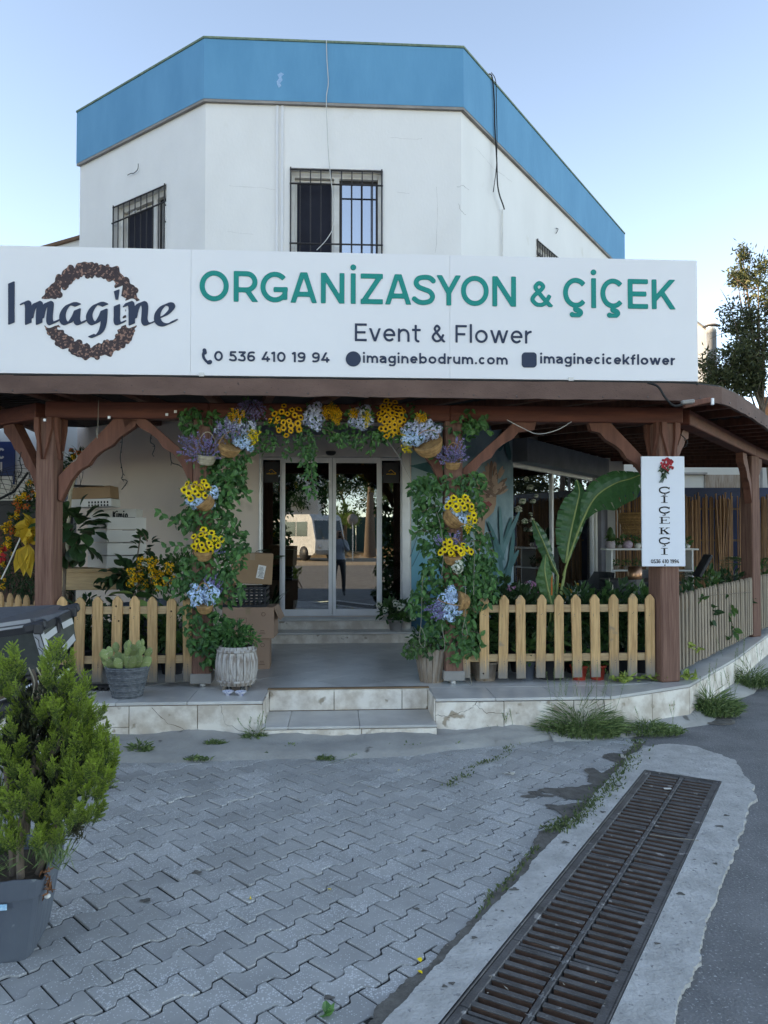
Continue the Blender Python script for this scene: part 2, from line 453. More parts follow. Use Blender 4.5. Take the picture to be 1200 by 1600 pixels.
MT['yellow_petal'] = M('yellow_petal', (.92, .72, .03), (.85, .58, .02), rough=.6, scale=30, bump=0, tint=.15, trans=.2)
MT['gold_petal'] = M('gold_petal', (.80, .46, .02), (.70, .34, .015), rough=.6, scale=30, bump=0, tint=.2)
MT['orange_petal'] = M('orange_petal', (.62, .16, .02), (.45, .07, .02), rough=.6, scale=30, bump=0, tint=.25)
MT['brown_centre'] = M('flower_centre', (.045, .022, .012), rough=.9, bump=.5)
MT['blue_petal'] = M('pale_blue_petal', (.50, .68, .90), (.62, .78, .93), rough=.6, scale=30, bump=0, tint=.22, trans=.2)
MT['lilac_petal'] = M('lilac_petal', (.66, .71, .86), (.54, .58, .76), rough=.6, scale=30, bump=0, tint=.25, trans=.2)
MT['lavender'] = M('lavender_bloom', (.20, .16, .36), (.32, .27, .50), rough=.8, scale=30, bump=0, tint=.35)
MT['white_petal'] = M('white_petal', (.72, .72, .64), (.60, .64, .50), rough=.6, scale=30, bump=0, tint=.15, trans=.2)
MT['pink_petal'] = M('pink_petal', (.62, .28, .42), (.5, .2, .4), rough=.6, scale=30, bump=0, tint=.2)
MT['rope'] = M('string', (.33, .30, .25), rough=.9)
MT['wire'] = M('black_wire', (.012, .012, .012), rough=.6, bump=0)
MT['cable_white'] = M('white_cable', (.6, .6, .58), rough=.5, bump=0)
MT['bamboo'] = M('bamboo', (.30, .16, .075), (.20, .10, .05), rough=.6, scale=6, stretch=(8, 8, 1), bump=.2, tint=.35, coord='World')
# == ground
GO = hitz(1008, 1205)                      # far left corner of the drain grate
GA = Vector((-.508, -.861, 0)).normalized()  # towards the camera
GB = Vector((.861, -.508, 0)).normalized()   # across, to the right
GW, GL = .485, 4.9
def gp(s, t, z=0.0):
    p = GO + GA * s + GB * t
    return Vector((p.x, p.y, z))
def gst(p):
    r = Vector(p) - GO
    return r.dot(GA), r.dot(GB)
MT['asphalt'] = M('asphalt', (.23, .225, .22), (.155, .152, .15), rough=.9, scale=2.5, bump=1, bscale=80, bdist=.012, coord='World', spot=(.40, .40, .39), spotscale=85, spotamt=.035)
MT['bed'] = M('joint_sand', (.018, .018, .017), (.045, .042, .038), rough=1, scale=12, bump=.8, bscale=90, coord='World')
def paver_material():
    m = M('concrete_paver', (.33, .325, .31), (.43, .42, .40), rough=.82, scale=3.2, bump=.6, bscale=170, bdist=.003, coord='World', tint=.09)
    nt = m.node_tree; L = nt.links.new; b = nt.nodes['Principled BSDF']
    src = b.inputs['Base Color'].links[0].from_socket
    g = node(nt, 'ShaderNodeNewGeometry')
    v = node(nt, 'ShaderNodeTexVoronoi'); v.inputs['Scale'].default_value = 125; v.inputs['Randomness'].default_value = 1
    L(g.outputs['Position'], v.inputs['Vector'])
    big = node(nt, 'ShaderNodeTexNoise'); big.inputs['Scale'].default_value = 5.5; big.inputs['Detail'].default_value = 4
    L(g.outputs['Position'], big.inputs['Vector'])
    thr = node(nt, 'ShaderNodeMapRange'); thr.inputs['From Min'].default_value = .40; thr.inputs['From Max'].default_value = .68
    thr.inputs['To Min'].default_value = .34; thr.inputs['To Max'].default_value = .50
    L(big.outputs['Fac'], thr.inputs['Value'])
    a = node(nt, 'ShaderNodeAttribute'); a.attribute_name = 'tint'
    tm = node(nt, 'ShaderNodeMapRange'); tm.inputs['To Min'].default_value = .62; tm.inputs['To Max'].default_value = 1.15
    L(a.outputs['Fac'], tm.inputs['Value'])
    mul = node(nt, 'ShaderNodeMath', operation='MULTIPLY'); L(thr.outputs[0], mul.inputs[0]); L(tm.outputs[0], mul.inputs[1])
    lt = node(nt, 'ShaderNodeMath', operation='LESS_THAN'); L(v.outputs['Distance'], lt.inputs[0]); L(mul.outputs[0], lt.inputs[1])
    wn = node(nt, 'ShaderNodeSeparateColor'); L(v.outputs['Color'], wn.inputs[0])
    lt2 = node(nt, 'ShaderNodeMath', operation='LESS_THAN'); L(wn.outputs[0], lt2.inputs[0]); L(mul.outputs[0], lt2.inputs[1])
    both = node(nt, 'ShaderNodeMath', operation='MULTIPLY'); L(lt.outputs[0], both.inputs[0]); L(lt2.outputs[0], both.inputs[1])
    mx = node(nt, 'ShaderNodeMix', data_type='RGBA'); mx.inputs['B'].default_value = (.62, .62, .61, 1)
    L(both.outputs[0], mx.inputs['Factor']); L(src, mx.inputs['A']); L(mx.outputs['Result'], b.inputs['Base Color'])
    return m
MT['paver'] = paver_material()
MT['concrete'] = M('rough_concrete', (.56, .54, .51), (.40, .385, .36), rough=.92, scale=7, bump=1, bscale=60, bdist=.014, coord='World', spot=(.27, .26, .25), spotscale=38, spotamt=.0)
MT['iron'] = M('cast_iron', (.085, .078, .074), (.15, .14, .135), rough=.55, scale=9, metal=.25, bump=.5, bscale=90, coord='World', spot=(.34, .32, .30), spotscale=16, spotamt=.0)
MT['iron_bar'] = M('rusty_grate_bar', (.19, .105, .07), (.12, .07, .05), rough=.6, scale=12, metal=.2, bump=.4, bscale=60, coord='World')
MT['dirt'] = M('dark_dirt', (.10, .09, .078), (.17, .155, .135), rough=1, scale=14, bump=1, bscale=90, coord='World')
mb = MB()
F = 500
pit = [gp(0, 0), gp(0, GW), gp(GL, GW), gp(GL, 0)]
far = [Vector((-F, F, 0)), Vector((F, F, 0)), Vector((F, -F, 0)), Vector((-F, -F, 0))]
vs = [(p.x, p.y, -.012) for p in pit + far]
mb.add(vs, [(0, 1, 5, 4), (1, 2, 6, 5), (2, 3, 7, 6), (3, 0, 4, 7)])
for f in range(len(mb.f)): mb.f[f] = tuple(reversed(mb.f[f]))
road = build('asphalt_road', mb, MT['asphalt'], kind='structure')
mb = MB()
def quad(mb, a, b, c, d, m=0): mb.add([a, b, c, d], [(0, 1, 2, 3)], m)
for s0, t0, s1, t1 in ((0, 0, 0, GW), (0, GW, GL, GW), (GL, GW, GL, 0), (GL, 0, 0, 0)):
    quad(mb, gp(s0, t0, -.03), gp(s1, t1, -.03), gp(s1, t1, -.32), gp(s0, t0, -.32))
quad(mb, gp(0, 0, -.32), gp(GL, 0, -.32), gp(GL, GW, -.32), gp(0, GW, -.32))
build('drain_channel', mb, MT['dirt'], kind='structure')
TZ = .32
TP = Plane(0, 6.17, 1, .06)
nu0 = TP.uz(411, 1100)[0]; nu1 = TP.uz(680, 1095)[0]
edgeR = [hitz(943, 1084, TZ), hitz(1017, 1078, TZ), hitz(1075, 1069, TZ), hitz(1149, 1027, TZ), hitz(1200, 990, TZ)]
edgeR.append(edgeR[-1] + Vector((.56, .83, 0)) * 10)
uK = -3.05
edgeL = [TP.pt(uK, TZ)]
edgeL.append(edgeL[0] + Vector((-.77, .64, 0)) * 5)
kerb_pts = [(-6.5, 5.15), (-3.2, 5.42), (-1.6, 5.55), (0.2, 5.68), (.75, 5.95), (1.35, 6.15), (1.9, 6.2)]
def kerbY(x):
    for (x0, y0), (x1, y1) in zip(kerb_pts, kerb_pts[1:]):
        if x <= x1: return y0 + (y1 - y0) * (x - x0) / (x1 - x0)
    return kerb_pts[-1][1]
mb = MB()
a0 = gp(-.62, -.12); a1 = gp(6.2, -.12)
poly = [(-9, -1.2), (a1.x, a1.y), (a0.x, a0.y), (1.9, 6.6), (-9, 6.2)]
mb.add([(x, y, -.008) for x, y in poly], [(0, 1, 2, 3, 4)])
pave = build('paving', mb, MT['bed'], kind='structure')
LP_, PP = .198, .1405
rv = Vector((.7071, .7071, 0)); qv = Vector((.7071, -.7071, 0))
def paver_outline(g=.0035):
    a = LP_ / 2 - g; w_ = .0842 - g; n_ = .0537 - g; m_ = (w_ + n_) / 2
    up = [(-a, w_), (-.066, w_), (-.057, w_ - .003), (-.048, m_), (-.040, n_ + .003), (-.031, n_), (.031, n_), (.040, n_ + .003), (.048, m_), (.057, w_ - .003), (.066, w_), (a, w_)]
    return up + [(x, -y) for x, y in reversed(up)]
def paver_geo(mb, c, ang, tx, ty, dz, t, g=.0036):
    o = paver_outline(g); n = len(o)
    ca, sa = math.cos(ang), math.sin(ang)
    rings = []
    for sc, z in ((0, -.03), (0, -.0025), (.0022, 0)):
        for x, y in o:
            xx = x - math.copysign(sc, x); yy = y - math.copysign(sc, y)
            zz = z + dz + x * tx + y * ty
            rings.append((c[0] + xx * ca - yy * sa, c[1] + xx * sa + yy * ca, zz))
    fs = []
    for k in (0, 1):
        for i in range(n):
            j = (i + 1) % n
            fs.append((k * n + j, k * n + i, (k + 1) * n + i, (k + 1) * n + j))
    fs.append(tuple(reversed(range(2 * n, 3 * n))))
    mb.add(rings, fs, 0, t)
ph = Vector((-.4055, 2.979, 0)) + rv * (LP_ / 2)
cells = []
for j in range(-45, 46):
    for i in range(-45, 46):
        c = ph + rv * (LP_ * (i + (.5 if j % 2 else 0))) + qv * (PP * j)
        s_, t_ = gst(c)
        if s_ > -.75:
            if t_ > -.13: continue
        elif c.x > 1.9: continue
        if c.y > kerbY(c.x) + .12 or c.y < -1 or c.x < -6 or c.x > 2.3: continue
        cells.append(c)
def seen(c): return c.y > 2.45 and abs(c.x / c.y) < .53
vis = sorted([c for c in cells if seen(c)], key=lambda c: c.y)
part_c = vis[:296]; pset = set(id(c) for c in part_c)
rp = random.Random(3)
var = []
for k in range(16):
    mb = MB(); paver_geo(mb, (0, 0), 0, rp.gauss(0, .010), rp.gauss(0, .012), rp.uniform(-.004, .0015), rp.random(), rp.uniform(.0032, .0052))
    var.append(mb.mesh('paver', MT['paver'], center=False)[0])
for c in part_c:
    put('paver', rp.choice(var), (c.x, c.y, 0), pave, rot=(0, 0, math.pi / 4 + rp.gauss(0, .012) + (math.pi if rp.random() < .5 else 0)))
mb = MB()
for c in cells:
    if id(c) in pset: continue
    paver_geo(mb, c, math.pi / 4 + rp.gauss(0, .006), rp.gauss(0, .006), rp.gauss(0, .008), rp.uniform(-.002, .0015), rp.random())
o = build('far_pavers', mb, MT['paver'], pave); o['kind'] = 'stuff'
mb = MB()
rc = random.Random(11)
def ring(inner, outer, z, mbb, skirt=.02):
    """strip between two equally long closed lists"""
    n = len(inner)
    vs = [(p.x, p.y, z) for p in inner] + [(p.x, p.y, z - .002) for p in outer] + [(p.x, p.y, z - skirt) for p in outer]
    fs = []
    for i in range(n):
        j = (i + 1) % n
        fs.append((i, j, n + j, n + i)); fs.append((n + i, n + j, 2 * n + j, 2 * n + i))
    mbb.add(vs, fs)
N = 420
def frac(n, amp, first=24, seed=0):
    r_ = random.Random(seed); out = np.zeros(n); step = first; a = amp
    while step >= 1:
        k = int(n / step) + 3; kn = [r_.gauss(0, a) for _ in range(k)]
        out += np.interp(np.arange(n) / step, range(k), kn); step = step // 2; a *= .62
    return out
fl_ = frac(N, .006, 16, 4); fr_ = frac(N, .011, 20, 9)
inner = []; outer = []
for i in range(N):                                    # up the left side
    s = GL - GL * i / (N - 1); inner.append(gp(s, -.004)); outer.append(gp(s, -.165 + fl_[i]))
top0 = [(-.02, -.165), (-.25, -.17), (-.55, -.16), (-.72, -.08), (-.80, .05), (-.82, .2), (-.74, .33), (-.66, .42), (-.58, .5), (-.42, .56), (-.25, .60), (-.12, .64), (-.02, .675)]
top = []
fa, fb = frac(120, .012, 12, 21), frac(120, .012, 12, 22)
for q in range(120):
    g = q / 120 * 12; a_ = int(g); f_ = g - a_; top.append((top0[a_][0] + (top0[a_ + 1][0] - top0[a_][0]) * f_ + fa[q], top0[a_][1] + (top0[a_ + 1][1] - top0[a_][1]) * f_ + fb[q]))
for k, (s, t) in enumerate(top):
    f = (k + 1) / (len(top) + 1)
    inner.append(gp(-.004, GW * f)); outer.append(gp(s, t))
drift = 0
for i in range(N):
    s = GL * i / (N - 1)
    inner.append(gp(s, GW + .004)); outer.append(gp(s, .675 + fr_[i] + .05 * math.exp(-((s - .22) / .1) ** 2)))
ring(inner, outer, .009, mb)
build('concrete_surround', mb, MT['concrete'], kind='structure')
mb = MB()
def ribbon(mb, pts, wf, z, n=None):
    vs = []
    for i, p in enumerate(pts):
        d = (pts[min(i + 1, len(pts) - 1)] - pts[max(i - 1, 0)]).normalized(); x = Vector((d.y, -d.x, 0))
        a, b = wf(i)
        vs += [(p + x * a).to_tuple()[:2] + (z,), (p + x * b).to_tuple()[:2] + (z,)]
    mb.add(vs, [(2 * i, 2 * i + 1, 2 * i + 3, 2 * i + 2) for i in range(len(pts) - 1)])
NR = 480
pts = [gp(4.6 - 5.3 * i / NR, -.160) for i in range(NR + 1)]
rr = list(.030 + np.abs(frac(NR + 1, .022, 36, 31)) + .05 * np.exp(-((np.arange(NR + 1) / NR - .74) / .10) ** 2) * (1 + np.sin(np.arange(NR + 1) * .16)))
ribbon(mb, pts, lambda i: (.01, -rr[i]), .006)
def splat(mb, c, r, z, n=120, sx=1, sy=1):
    ph_ = rc.random() * 6
    vs = [(c[0], c[1], z)]
    fz = frac(n, .16, 16, rc.randrange(999)); fz = fz - (np.arange(n) / n) * (fz[-1] - fz[0])
    for k in range(n):
        a = 2 * math.pi * k / n
        rad = max(.25, 1 + fz[k] + .25 * math.sin(a * 3 + ph_))
        vs.append((c[0] + math.cos(a) * r * rad * sx, c[1] + math.sin(a) * r * rad * sy, z))
    mb.add(vs, [(0, k + 1, (k + 1) % n + 1) for k in range(n)])
for px, py, r, sx, sy in ((840, 1243, .07, 1.4, .8), (895, 1238, .11, 1.3, .8), (935, 1215, .12, .8, 1.3), (965, 1185, .10, .7, 1.2), (870, 1262, .05, 1.2, .8)):
    p = hitz(px, py); splat(mb, p, r, .0045 + .0007 * r, sx=sx, sy=sy)
build('dirt_patches', mb, MT['dirt'], kind='stuff')
mb = MB()
for k in range(34):
    if k < 16: p = gp(rc.uniform(.2, 3.0), rc.uniform(-.14, -.04), 0); z_ = .0105
    elif k < 22: p = gp(rc.uniform(.2, 3.0), GW + rc.uniform(.03, .15), 0); z_ = .0105
    else: p = hitz(rc.uniform(180, 820), rc.uniform(1200, 1580)); z_ = .0042
    splat(mb, p, rc.uniform(.006, .016), z_, n=24, sx=rc.uniform(.8, 1.6), sy=rc.uniform(.7, 1.3))
build('dark_spots', mb, MT['dirt'], kind='stuff')
mb = MB()
nx, ny = 120, 9
tex = [[0] * (ny + 1) for _ in range(nx + 1)]
vs = []
for i in range(nx + 1):
    x = -6.2 + (7.9) * i / nx
    yb = 6.17 + .06 * x + .0; yf = min(kerbY(x) + .02 * math.sin(x * 5.1), yb - .02)
    for j in range(ny + 1):
        f = j / ny
        h = .075 * (1 - f) ** .8 + .016 + .016 * math.sin(x * 7.3 + f * 4) * (1 - f) + rc.gauss(0, .0035) + (.018 if .35 < f < .5 else 0) * math.sin(x * 2.3)
        if f > .97: h = -.01
        vs.append((x, yb + (yf - yb) * f, h))
fs = [(i * (ny + 1) + j, i * (ny + 1) + j + 1, (i + 1) * (ny + 1) + j + 1, (i + 1) * (ny + 1) + j) for i in range(nx) for j in range(ny)]
mb.add(vs, fs, smooth=True)
build('cement_kerb', mb, MT['cement'], kind='structure')
mb = MB()
vs = []; n = 40
pathR = [Vector((1.3, 6.25, 0))] + [Vector((p.x, p.y, 0)) for p in edgeR]
def along(path, t):
    tot = [0]
    for a, b in zip(path, path[1:]): tot.append(tot[-1] + (b - a).length)
    L = t * tot[-1]
    for k in range(len(path) - 1):
        if L <= tot[k + 1] or k == len(path) - 2:
            f = (L - tot[k]) / (tot[k + 1] - tot[k]); d = (path[k + 1] - path[k]).normalized()
            return path[k].lerp(path[k + 1], f), d
for i in range(n + 1):
    p, d = along(pathR, i / n); x = Vector((d.y, -d.x, 0))
    for j, (o_, h) in enumerate(((-.01, .07), (.06, .06), (.13 + .04 * math.sin(i), .02), (.17 + .05 * math.sin(i * 1.7), -.012))):
        q = p + x * o_; vs.append((q.x, q.y, h + rc.gauss(0, .004)))
mb.add(vs, [(i * 4 + j, i * 4 + j + 1, (i + 1) * 4 + j + 1, (i + 1) * 4 + j) for i in range(n) for j in range(3)], smooth=True)
build('cement_kerb', mb, MT['cement'], kind='structure')
# == terrace
mb = MB()
ND = .43
FP = Plane(0, 9.8, 1, .06)
outline = [edgeL[1], edgeL[0], TP.pt(nu0, TZ), TP.pt(nu0, TZ, -ND), TP.pt(nu1, TZ, -ND), TP.pt(nu1, TZ)] + edgeR + [Vector((11, 20, 0)), Vector((-7, 20, 0))]
core = []
for k, p in enumerate(outline): core.append((p.x, p.y))
mb.slab(core, -.02, TZ - .025)
terr = build('terrace', mb, MT['joint'], kind='structure')
def clip(poly, a, b):
    """keep the part left of the line a->b"""
    out = []
    def side(p): return (b[0] - a[0]) * (p[1] - a[1]) - (b[1] - a[1]) * (p[0] - a[0])
    for i in range(len(poly)):
        p, q = poly[i], poly[(i + 1) % len(poly)]
        sp, sq_ = side(p), side(q)
        if sp >= 0: out.append(p)
        if sp * sq_ < 0:
            f = sp / (sp - sq_); out.append((p[0] + (q[0] - p[0]) * f, p[1] + (q[1] - p[1]) * f))
    return out
inL = TP.pt(uK + .25, 0, -ND); inR = TP.pt(1.85, 0, -ND)
lims = [(inL, inR), (inR, Vector((2.45, 6.85, 0))), (Vector((2.45, 6.85, 0)), Vector((4.5, 9.85, 0))), (Vector((4.5, 9.85, 0)), Vector((8.4, 15.6, 0))), (Vector((8.4, 15.6, 0)), Vector((-6, 15.6, 0))), (Vector((-6, 12, 0)), inL)]
TS = .42; d1 = Vector((.72, .69, 0)).normalized(); d2 = Vector((-d1.y, d1.x, 0))
k_ = 0
for i in range(-30, 40):
    for j in range(-30, 40):
        c = Vector((0, 7.2, 0)) + d1 * TS * i + d2 * TS * j
        if c.y > 13.5 or c.y < 6: continue
        if c.y > 10.1 and c.x < 1.2 + (c.y - 9.9) * .62: continue
        if c.x < -4.2: continue
        h = TS / 2 - .002
        poly = [(c + d1 * a * h + d2 * b * h) for a, b in ((-1, -1), (1, -1), (1, 1), (-1, 1))]
        poly = [(p.x, p.y) for p in poly]
        for a, b in lims:
            poly = clip(poly, a, b)
            if len(poly) < 3: break
        if len(poly) < 3: continue
        area = abs(sum(poly[q][0] * poly[(q + 1) % len(poly)][1] - poly[(q + 1) % len(poly)][0] * poly[q][1] for q in range(len(poly)))) / 2
        if area < .004: continue
        mb = MB(); mb.slab(poly, TZ - .024, TZ + rc.uniform(-.0008, .0004), 0, rc.random())
        build('floor_tile', mb, MT['floor_tile'], terr)
def slabs(us, ztop, o0, o1, name='border_slab', z0=None):
    for a, b in zip(us, us[1:]):
        mb = MB(); g = .002
        mb.pbox(TP, a + g, b - g, (ztop - .024) if z0 is None else z0, ztop + rc.uniform(-.001, .0005), o0, o1, 0, rc.random(), bev=.003)
        build(name, mb, MT['floor_tile'], terr)
slabs([uK - .0, -2.6, -2.1, -1.55, nu0 - .001], TZ, -ND + .002, .012)
slabs([nu1 + .001, .9, 1.4, 1.84], TZ, -ND + .002, .012)
ring_in = [TP.pt(1.84, 0, -ND + .002), Vector((2.12, 6.73, 0)), Vector((2.45, 6.85, 0)), Vector((3.42, 8.26, 0)), Vector((4.5, 9.85, 0)), Vector((8.4, 15.6, 0))]
def outp(p, d, o=.012):
    x = Vector((d.y, -d.x, 0)).normalized(); return p + x * o
ER = [Vector((p.x, p.y, 0)) for p in edgeR]
rout = [TP.pt(1.84, 0, .012)] + [outp(ER[k], ER[min(k + 1, 5)] - ER[max(k - 1, 0)]) for k in range(1, 6)]
for k in range(5):
    nseg = (1, 1, 3, 4, 12)[k]
    for q in range(nseg):
        A0 = ring_in[k].lerp(ring_in[k + 1], q / nseg); A1 = ring_in[k].lerp(ring_in[k + 1], (q + 1) / nseg)
        B0 = rout[k].lerp(rout[k + 1], q / nseg); B1 = rout[k].lerp(rout[k + 1], (q + 1) / nseg)
        if k == 0 : B0 = TP.pt(1.842, 0, .012)
        mb = MB(); mb.slab([(B0.x, B0.y), (B1.x, B1.y), (A1.x, A1.y), (A0.x, A0.y)], TZ - .024, TZ + rc.uniform(-.001, .0005), 0, rc.random())
        build('border_slab', mb, MT['floor_tile'], terr)
mb = MB()
el0, el1 = edgeL; dd = (el1 - el0).normalized(); xx = Vector((dd.y, -dd.x, 0))
q = [el0 + xx * -.01, el0 - xx * -.3 + dd * .1, el1 - xx * -.3, el1]
def facing(P, us, z0, z1, o0=.0, o1=.014, splits=()):
    for k, (a, b) in enumerate(zip(us, us[1:])):
        zz = [z0, z1]
        for kk, zs in splits:
            if kk == k: zz = [z0, zs, z1]
        for c0, c1 in zip(zz, zz[1:]):
            mb = MB(); mb.pbox(P, a + .003, b - .003, c0 + .002, c1 - .003, o0, o1 + rc.uniform(-.001, .001), bev=.002)
            build('facing_stone', mb, MT['travertine'], terr)
U = lambda px: TP.uz(px, 1120)[0]
facing(TP, [uK, -2.62, U(135), U(202), U(309), nu0 - .0], .0, TZ - .027, splits=((2, .13), (0, .16)))
facing(TP, [nu1, U(787), U(896), U(943) + .0], .0, TZ - .027)
for k in range(5):
    A, B = ER[k], ER[k + 1]
    if k == 0: A = TP.pt(TP.uz(943, 1120)[0], 0)
    nseg = (1, 1, 4, 5, 14)[k]
    Pk = Plane(A.x, A.y, (B - A).x, (B - A).y); L_ = (B - A).length
    facing(Pk, [L_ * q / nseg for q in range(nseg + 1)], 0, TZ - .027)
Pk = Plane(edgeL[1].x, edgeL[1].y, -dd.x, -dd.y)
facing(Pk, [5 * q / 10 for q in range(11)], 0, TZ - .027)
TR = .14
mb = MB(); mb.pbox(TP, nu0, nu1, -.02, TR - .022, -ND, .10); build('step_core', mb, MT['joint'], terr)
nb0 = nu0; nb1 = nu1
ux = lambda px, py, off: TP.uz(px, py, off)[0]
facing(TP.shifted(-ND), [nu0 + .012, ux(522, 1090, -ND), ux(628, 1090, -ND), nu1 - .012], TR + .002, TZ - .002, 0, .012)
facing(TP.shifted(.10), [nu0 - .0, ux(565, 1140, .1), nu1 + .0], .0, TR - .024, 0, .012)
for a, b in ((nu0, ux(450, 1130, .1)), (ux(450, 1130, .1), ux(562, 1130, .1)), (ux(562, 1130, .1), nu1)):
    mb = MB(); mb.pbox(TP, a + .0015, b - .0015, TR - .021, TR, -ND + .013, .118, 0, rc.random(), bev=.003); build('step_tread', mb, MT['floor_tile'], terr)
Ps = Plane(TP.pt(nu0, 0, -ND).x, TP.pt(nu0, 0, -ND).y, TP.n.x, TP.n.y)      # left cheek, faces right
for side in (0, 1):
    mb = MB()
    a = nu0 if side == 0 else nu1 - .012
    mb.pbox(TP, a, a + .012, TR + .002, TZ - .002, -ND + .014, .013, bev=.002)
    build('cheek_stone', mb, MT['travertine'], terr)
mb = MB(); mb.pbox(TP, nu0 - .001, nu1 + .001, TZ - .001, TZ + .010, -ND - .03, -ND + .020, bev=.004); build('step_nosing', mb, MT['joint'], terr)
mb = MB()
def crack(mb, P, pts, w_=.0016, off=.0165):
    uz = [P.uz(*p) for p in pts]
    fine = [Vector((uz[0][0], uz[0][1], 0))]
    for a, b in zip(uz, uz[1:]):
        for k in range(1, 6):
            f = k / 5; fine.append(Vector((a[0] + (b[0] - a[0]) * f + rc.gauss(0, .004), a[1] + (b[1] - a[1]) * f + rc.gauss(0, .004), 0)))
    vs = []
    for i, p in enumerate(fine):
        d = (fine[min(i + 1, len(fine) - 1)] - fine[max(i - 1, 0)]).normalized(); x = Vector((-d.y, d.x, 0)) * w_ * rc.uniform(.5, 1.5)
        for sg in (-1, 1):
            q = p + x * sg; vs.append(P.pt(q.x, q.y, off))
    mb.add(vs, [(2 * i, 2 * i + 1, 2 * i + 3, 2 * i + 2) for i in range(len(fine) - 1)])
crack(mb, TP, [(238, 1105), (262, 1128), (290, 1140)])
crack(mb, TP, [(700, 1118), (722, 1112), (738, 1105), (745, 1094)]); crack(mb, TP, [(742, 1100), (760, 1112), (785, 1115)])
crack(mb, TP, [(680, 1117), (702, 1119)]); crack(mb, TP, [(930, 1095), (940, 1115), (938, 1130)])
crack(mb, TP, [(900, 1100), (925, 1108), (942, 1098)], .0012); crack(mb, TP, [(345, 1100), (352, 1130), (380, 1142)], .001)
build('facing_cracks', mb, MT['crack'], terr)['kind'] = 'stuff'
# == building
CL_u = FP.uz(320, 400)[0]; CR_u = FP.uz(721, 400)[0]
CLp = FP.pt(CL_u, 0); CRp = FP.pt(CR_u, 0)
LPl = Plane(CLp.x, CLp.y, .80, -.60)     # u < 0 runs back-left
RPl = Plane(CRp.x, CRp.y, .545, .839)
ztop = FP.uz(320, 64)[1]; zband = FP.uz(320, 157)[1]
LEN_L = -LPl.uz(125, 300)[0]; LEN_R = RPl.uz(972, 390)[0]
SPLIT = 3.22
def wall(mb, P, u0, u1, z0, z1, holes=(), depth=.24, m=0, off=0.0):
    us = sorted({u0, u1, *[h[0] for h in holes], *[h[1] for h in holes]}); us = [u for u in us if u0 <= u <= u1]
    zs = sorted({z0, z1, *[h[2] for h in holes], *[h[3] for h in holes]}); zs = [z for z in zs if z0 <= z <= z1]
    for a, b in zip(us, us[1:]):
        for c, d in zip(zs, zs[1:]):
            um, zm = (a + b) / 2, (c + d) / 2
            if any(h[0] < um < h[1] and h[2] < zm < h[3] for h in holes): continue
            mb.add([P.pt(a, c, off), P.pt(b, c, off), P.pt(b, d, off), P.pt(a, d, off)], [(0, 1, 2, 3)], m)
            mb.add([P.pt(a, c, off - depth), P.pt(b, c, off - depth), P.pt(b, d, off - depth), P.pt(a, d, off - depth)], [(3, 2, 1, 0)], m)
    for h in holes:
        a, b, c, d = h
        for (p, q) in (((a, c), (b, c)), ((b, c), (b, d)), ((b, d), (a, d)), ((a, d), (a, c))):
            mb.add([P.pt(*p, off), P.pt(*q, off), P.pt(*q, off - depth), P.pt(*p, off - depth)], [(3, 2, 1, 0)], m)
    for (p, q) in (((u0, z1), (u1, z1)), ((u0, z0), (u1, z0)), ((u0, z0), (u0, z1)), ((u1, z0), (u1, z1))):
        mb.add([P.pt(*p, off), P.pt(*q, off), P.pt(*q, off - depth), P.pt(*p, off - depth)], [(0, 1, 2, 3)], m)
bld = thing('shop_building', (0, 12, 0), 'two storey white corner shop building with a blue band along its roof edge', 'building')
wu0, wz1 = FP.uz(453, 262); wu1 = FP.uz(598, 264)[0]; WH = 1.42
wF = (wu0, wu1, wz1 - WH, wz1)
l0 = LPl.uz(178, 330)[0]; l1, lz = LPl.uz(260, 287); wL = (l0, l1, lz - WH, lz)
r0, rz_ = RPl.uz(838, 373); r1 = r0 + 1.25; wR = (r0, r1, rz_ - WH, rz_)
DS = .585
du0 = FP.uz(404, 900)[0]; du1 = FP.uz(641, 900)[0]; dz1 = FP.uz(520, 681)[1]
dH = (du0, du1, DS, dz1)
s0_, sz1 = RPl.uz(801, 722); s1_ = RPl.uz(931, 800)[0]
sH = (s0_, s1_, .5, sz1)
for name, P, a, b, hole in (('upper_wall', LPl, -LEN_L, 0, [wL]), ('upper_wall', FP, CL_u, CR_u, [wF]), ('upper_wall', RPl, 0, LEN_R, [wR])):
    mb = MB(); wall(mb, P, a, b, SPLIT, zband + .02, hole); build(name, mb, MT['white_wall'], bld)
for name, P, a, b, hole, mt in (('lower_wall', LPl, -LEN_L, 0, [], 'beige_wall'), ('lower_wall', FP, CL_u, CR_u, [dH], 'beige_wall'), ('lower_wall', RPl, 0, LEN_R, [sH], 'cream_wall')):
    mb = MB(); wall(mb, P, a, b, .0, SPLIT, hole); build(name, mb, MT[mt], bld)
OV = .05
def offset_corner(Pa, Pb, ca, o):
    """meeting point of two planes pushed out by o"""
    pa = Pa.o + Pa.n * o; pb = Pb.o + Pb.n * o
    det = Pa.u.x * -Pb.u.y + Pb.u.x * Pa.u.y
    r = pb - pa; t = (r.x * -Pb.u.y + Pb.u.x * r.y) / det
    return pa + Pa.u * t
def hullpath(o):
    a = LPl.pt(-LEN_L - o * .5, 0, o); b = offset_corner(LPl, FP, 0, o); c = offset_corner(FP, RPl, 0, o); d = RPl.pt(LEN_R + o * .5, 0, o)
    return [a, b, c, d]
def band(o_out, o_in, z0, z1, mats, name):
    A = hullpath(o_out); B = hullpath(o_in)
    for k in range(3):
        mb = MB(); mb.slab([(A[k].x, A[k].y), (A[k + 1].x, A[k + 1].y), (B[k + 1].x, B[k + 1].y), (B[k].x, B[k].y)], z0, z1)
        build(name, mb, mats, bld)
band(OV, -.2, zband, ztop, MT['blue_band'], 'parapet')
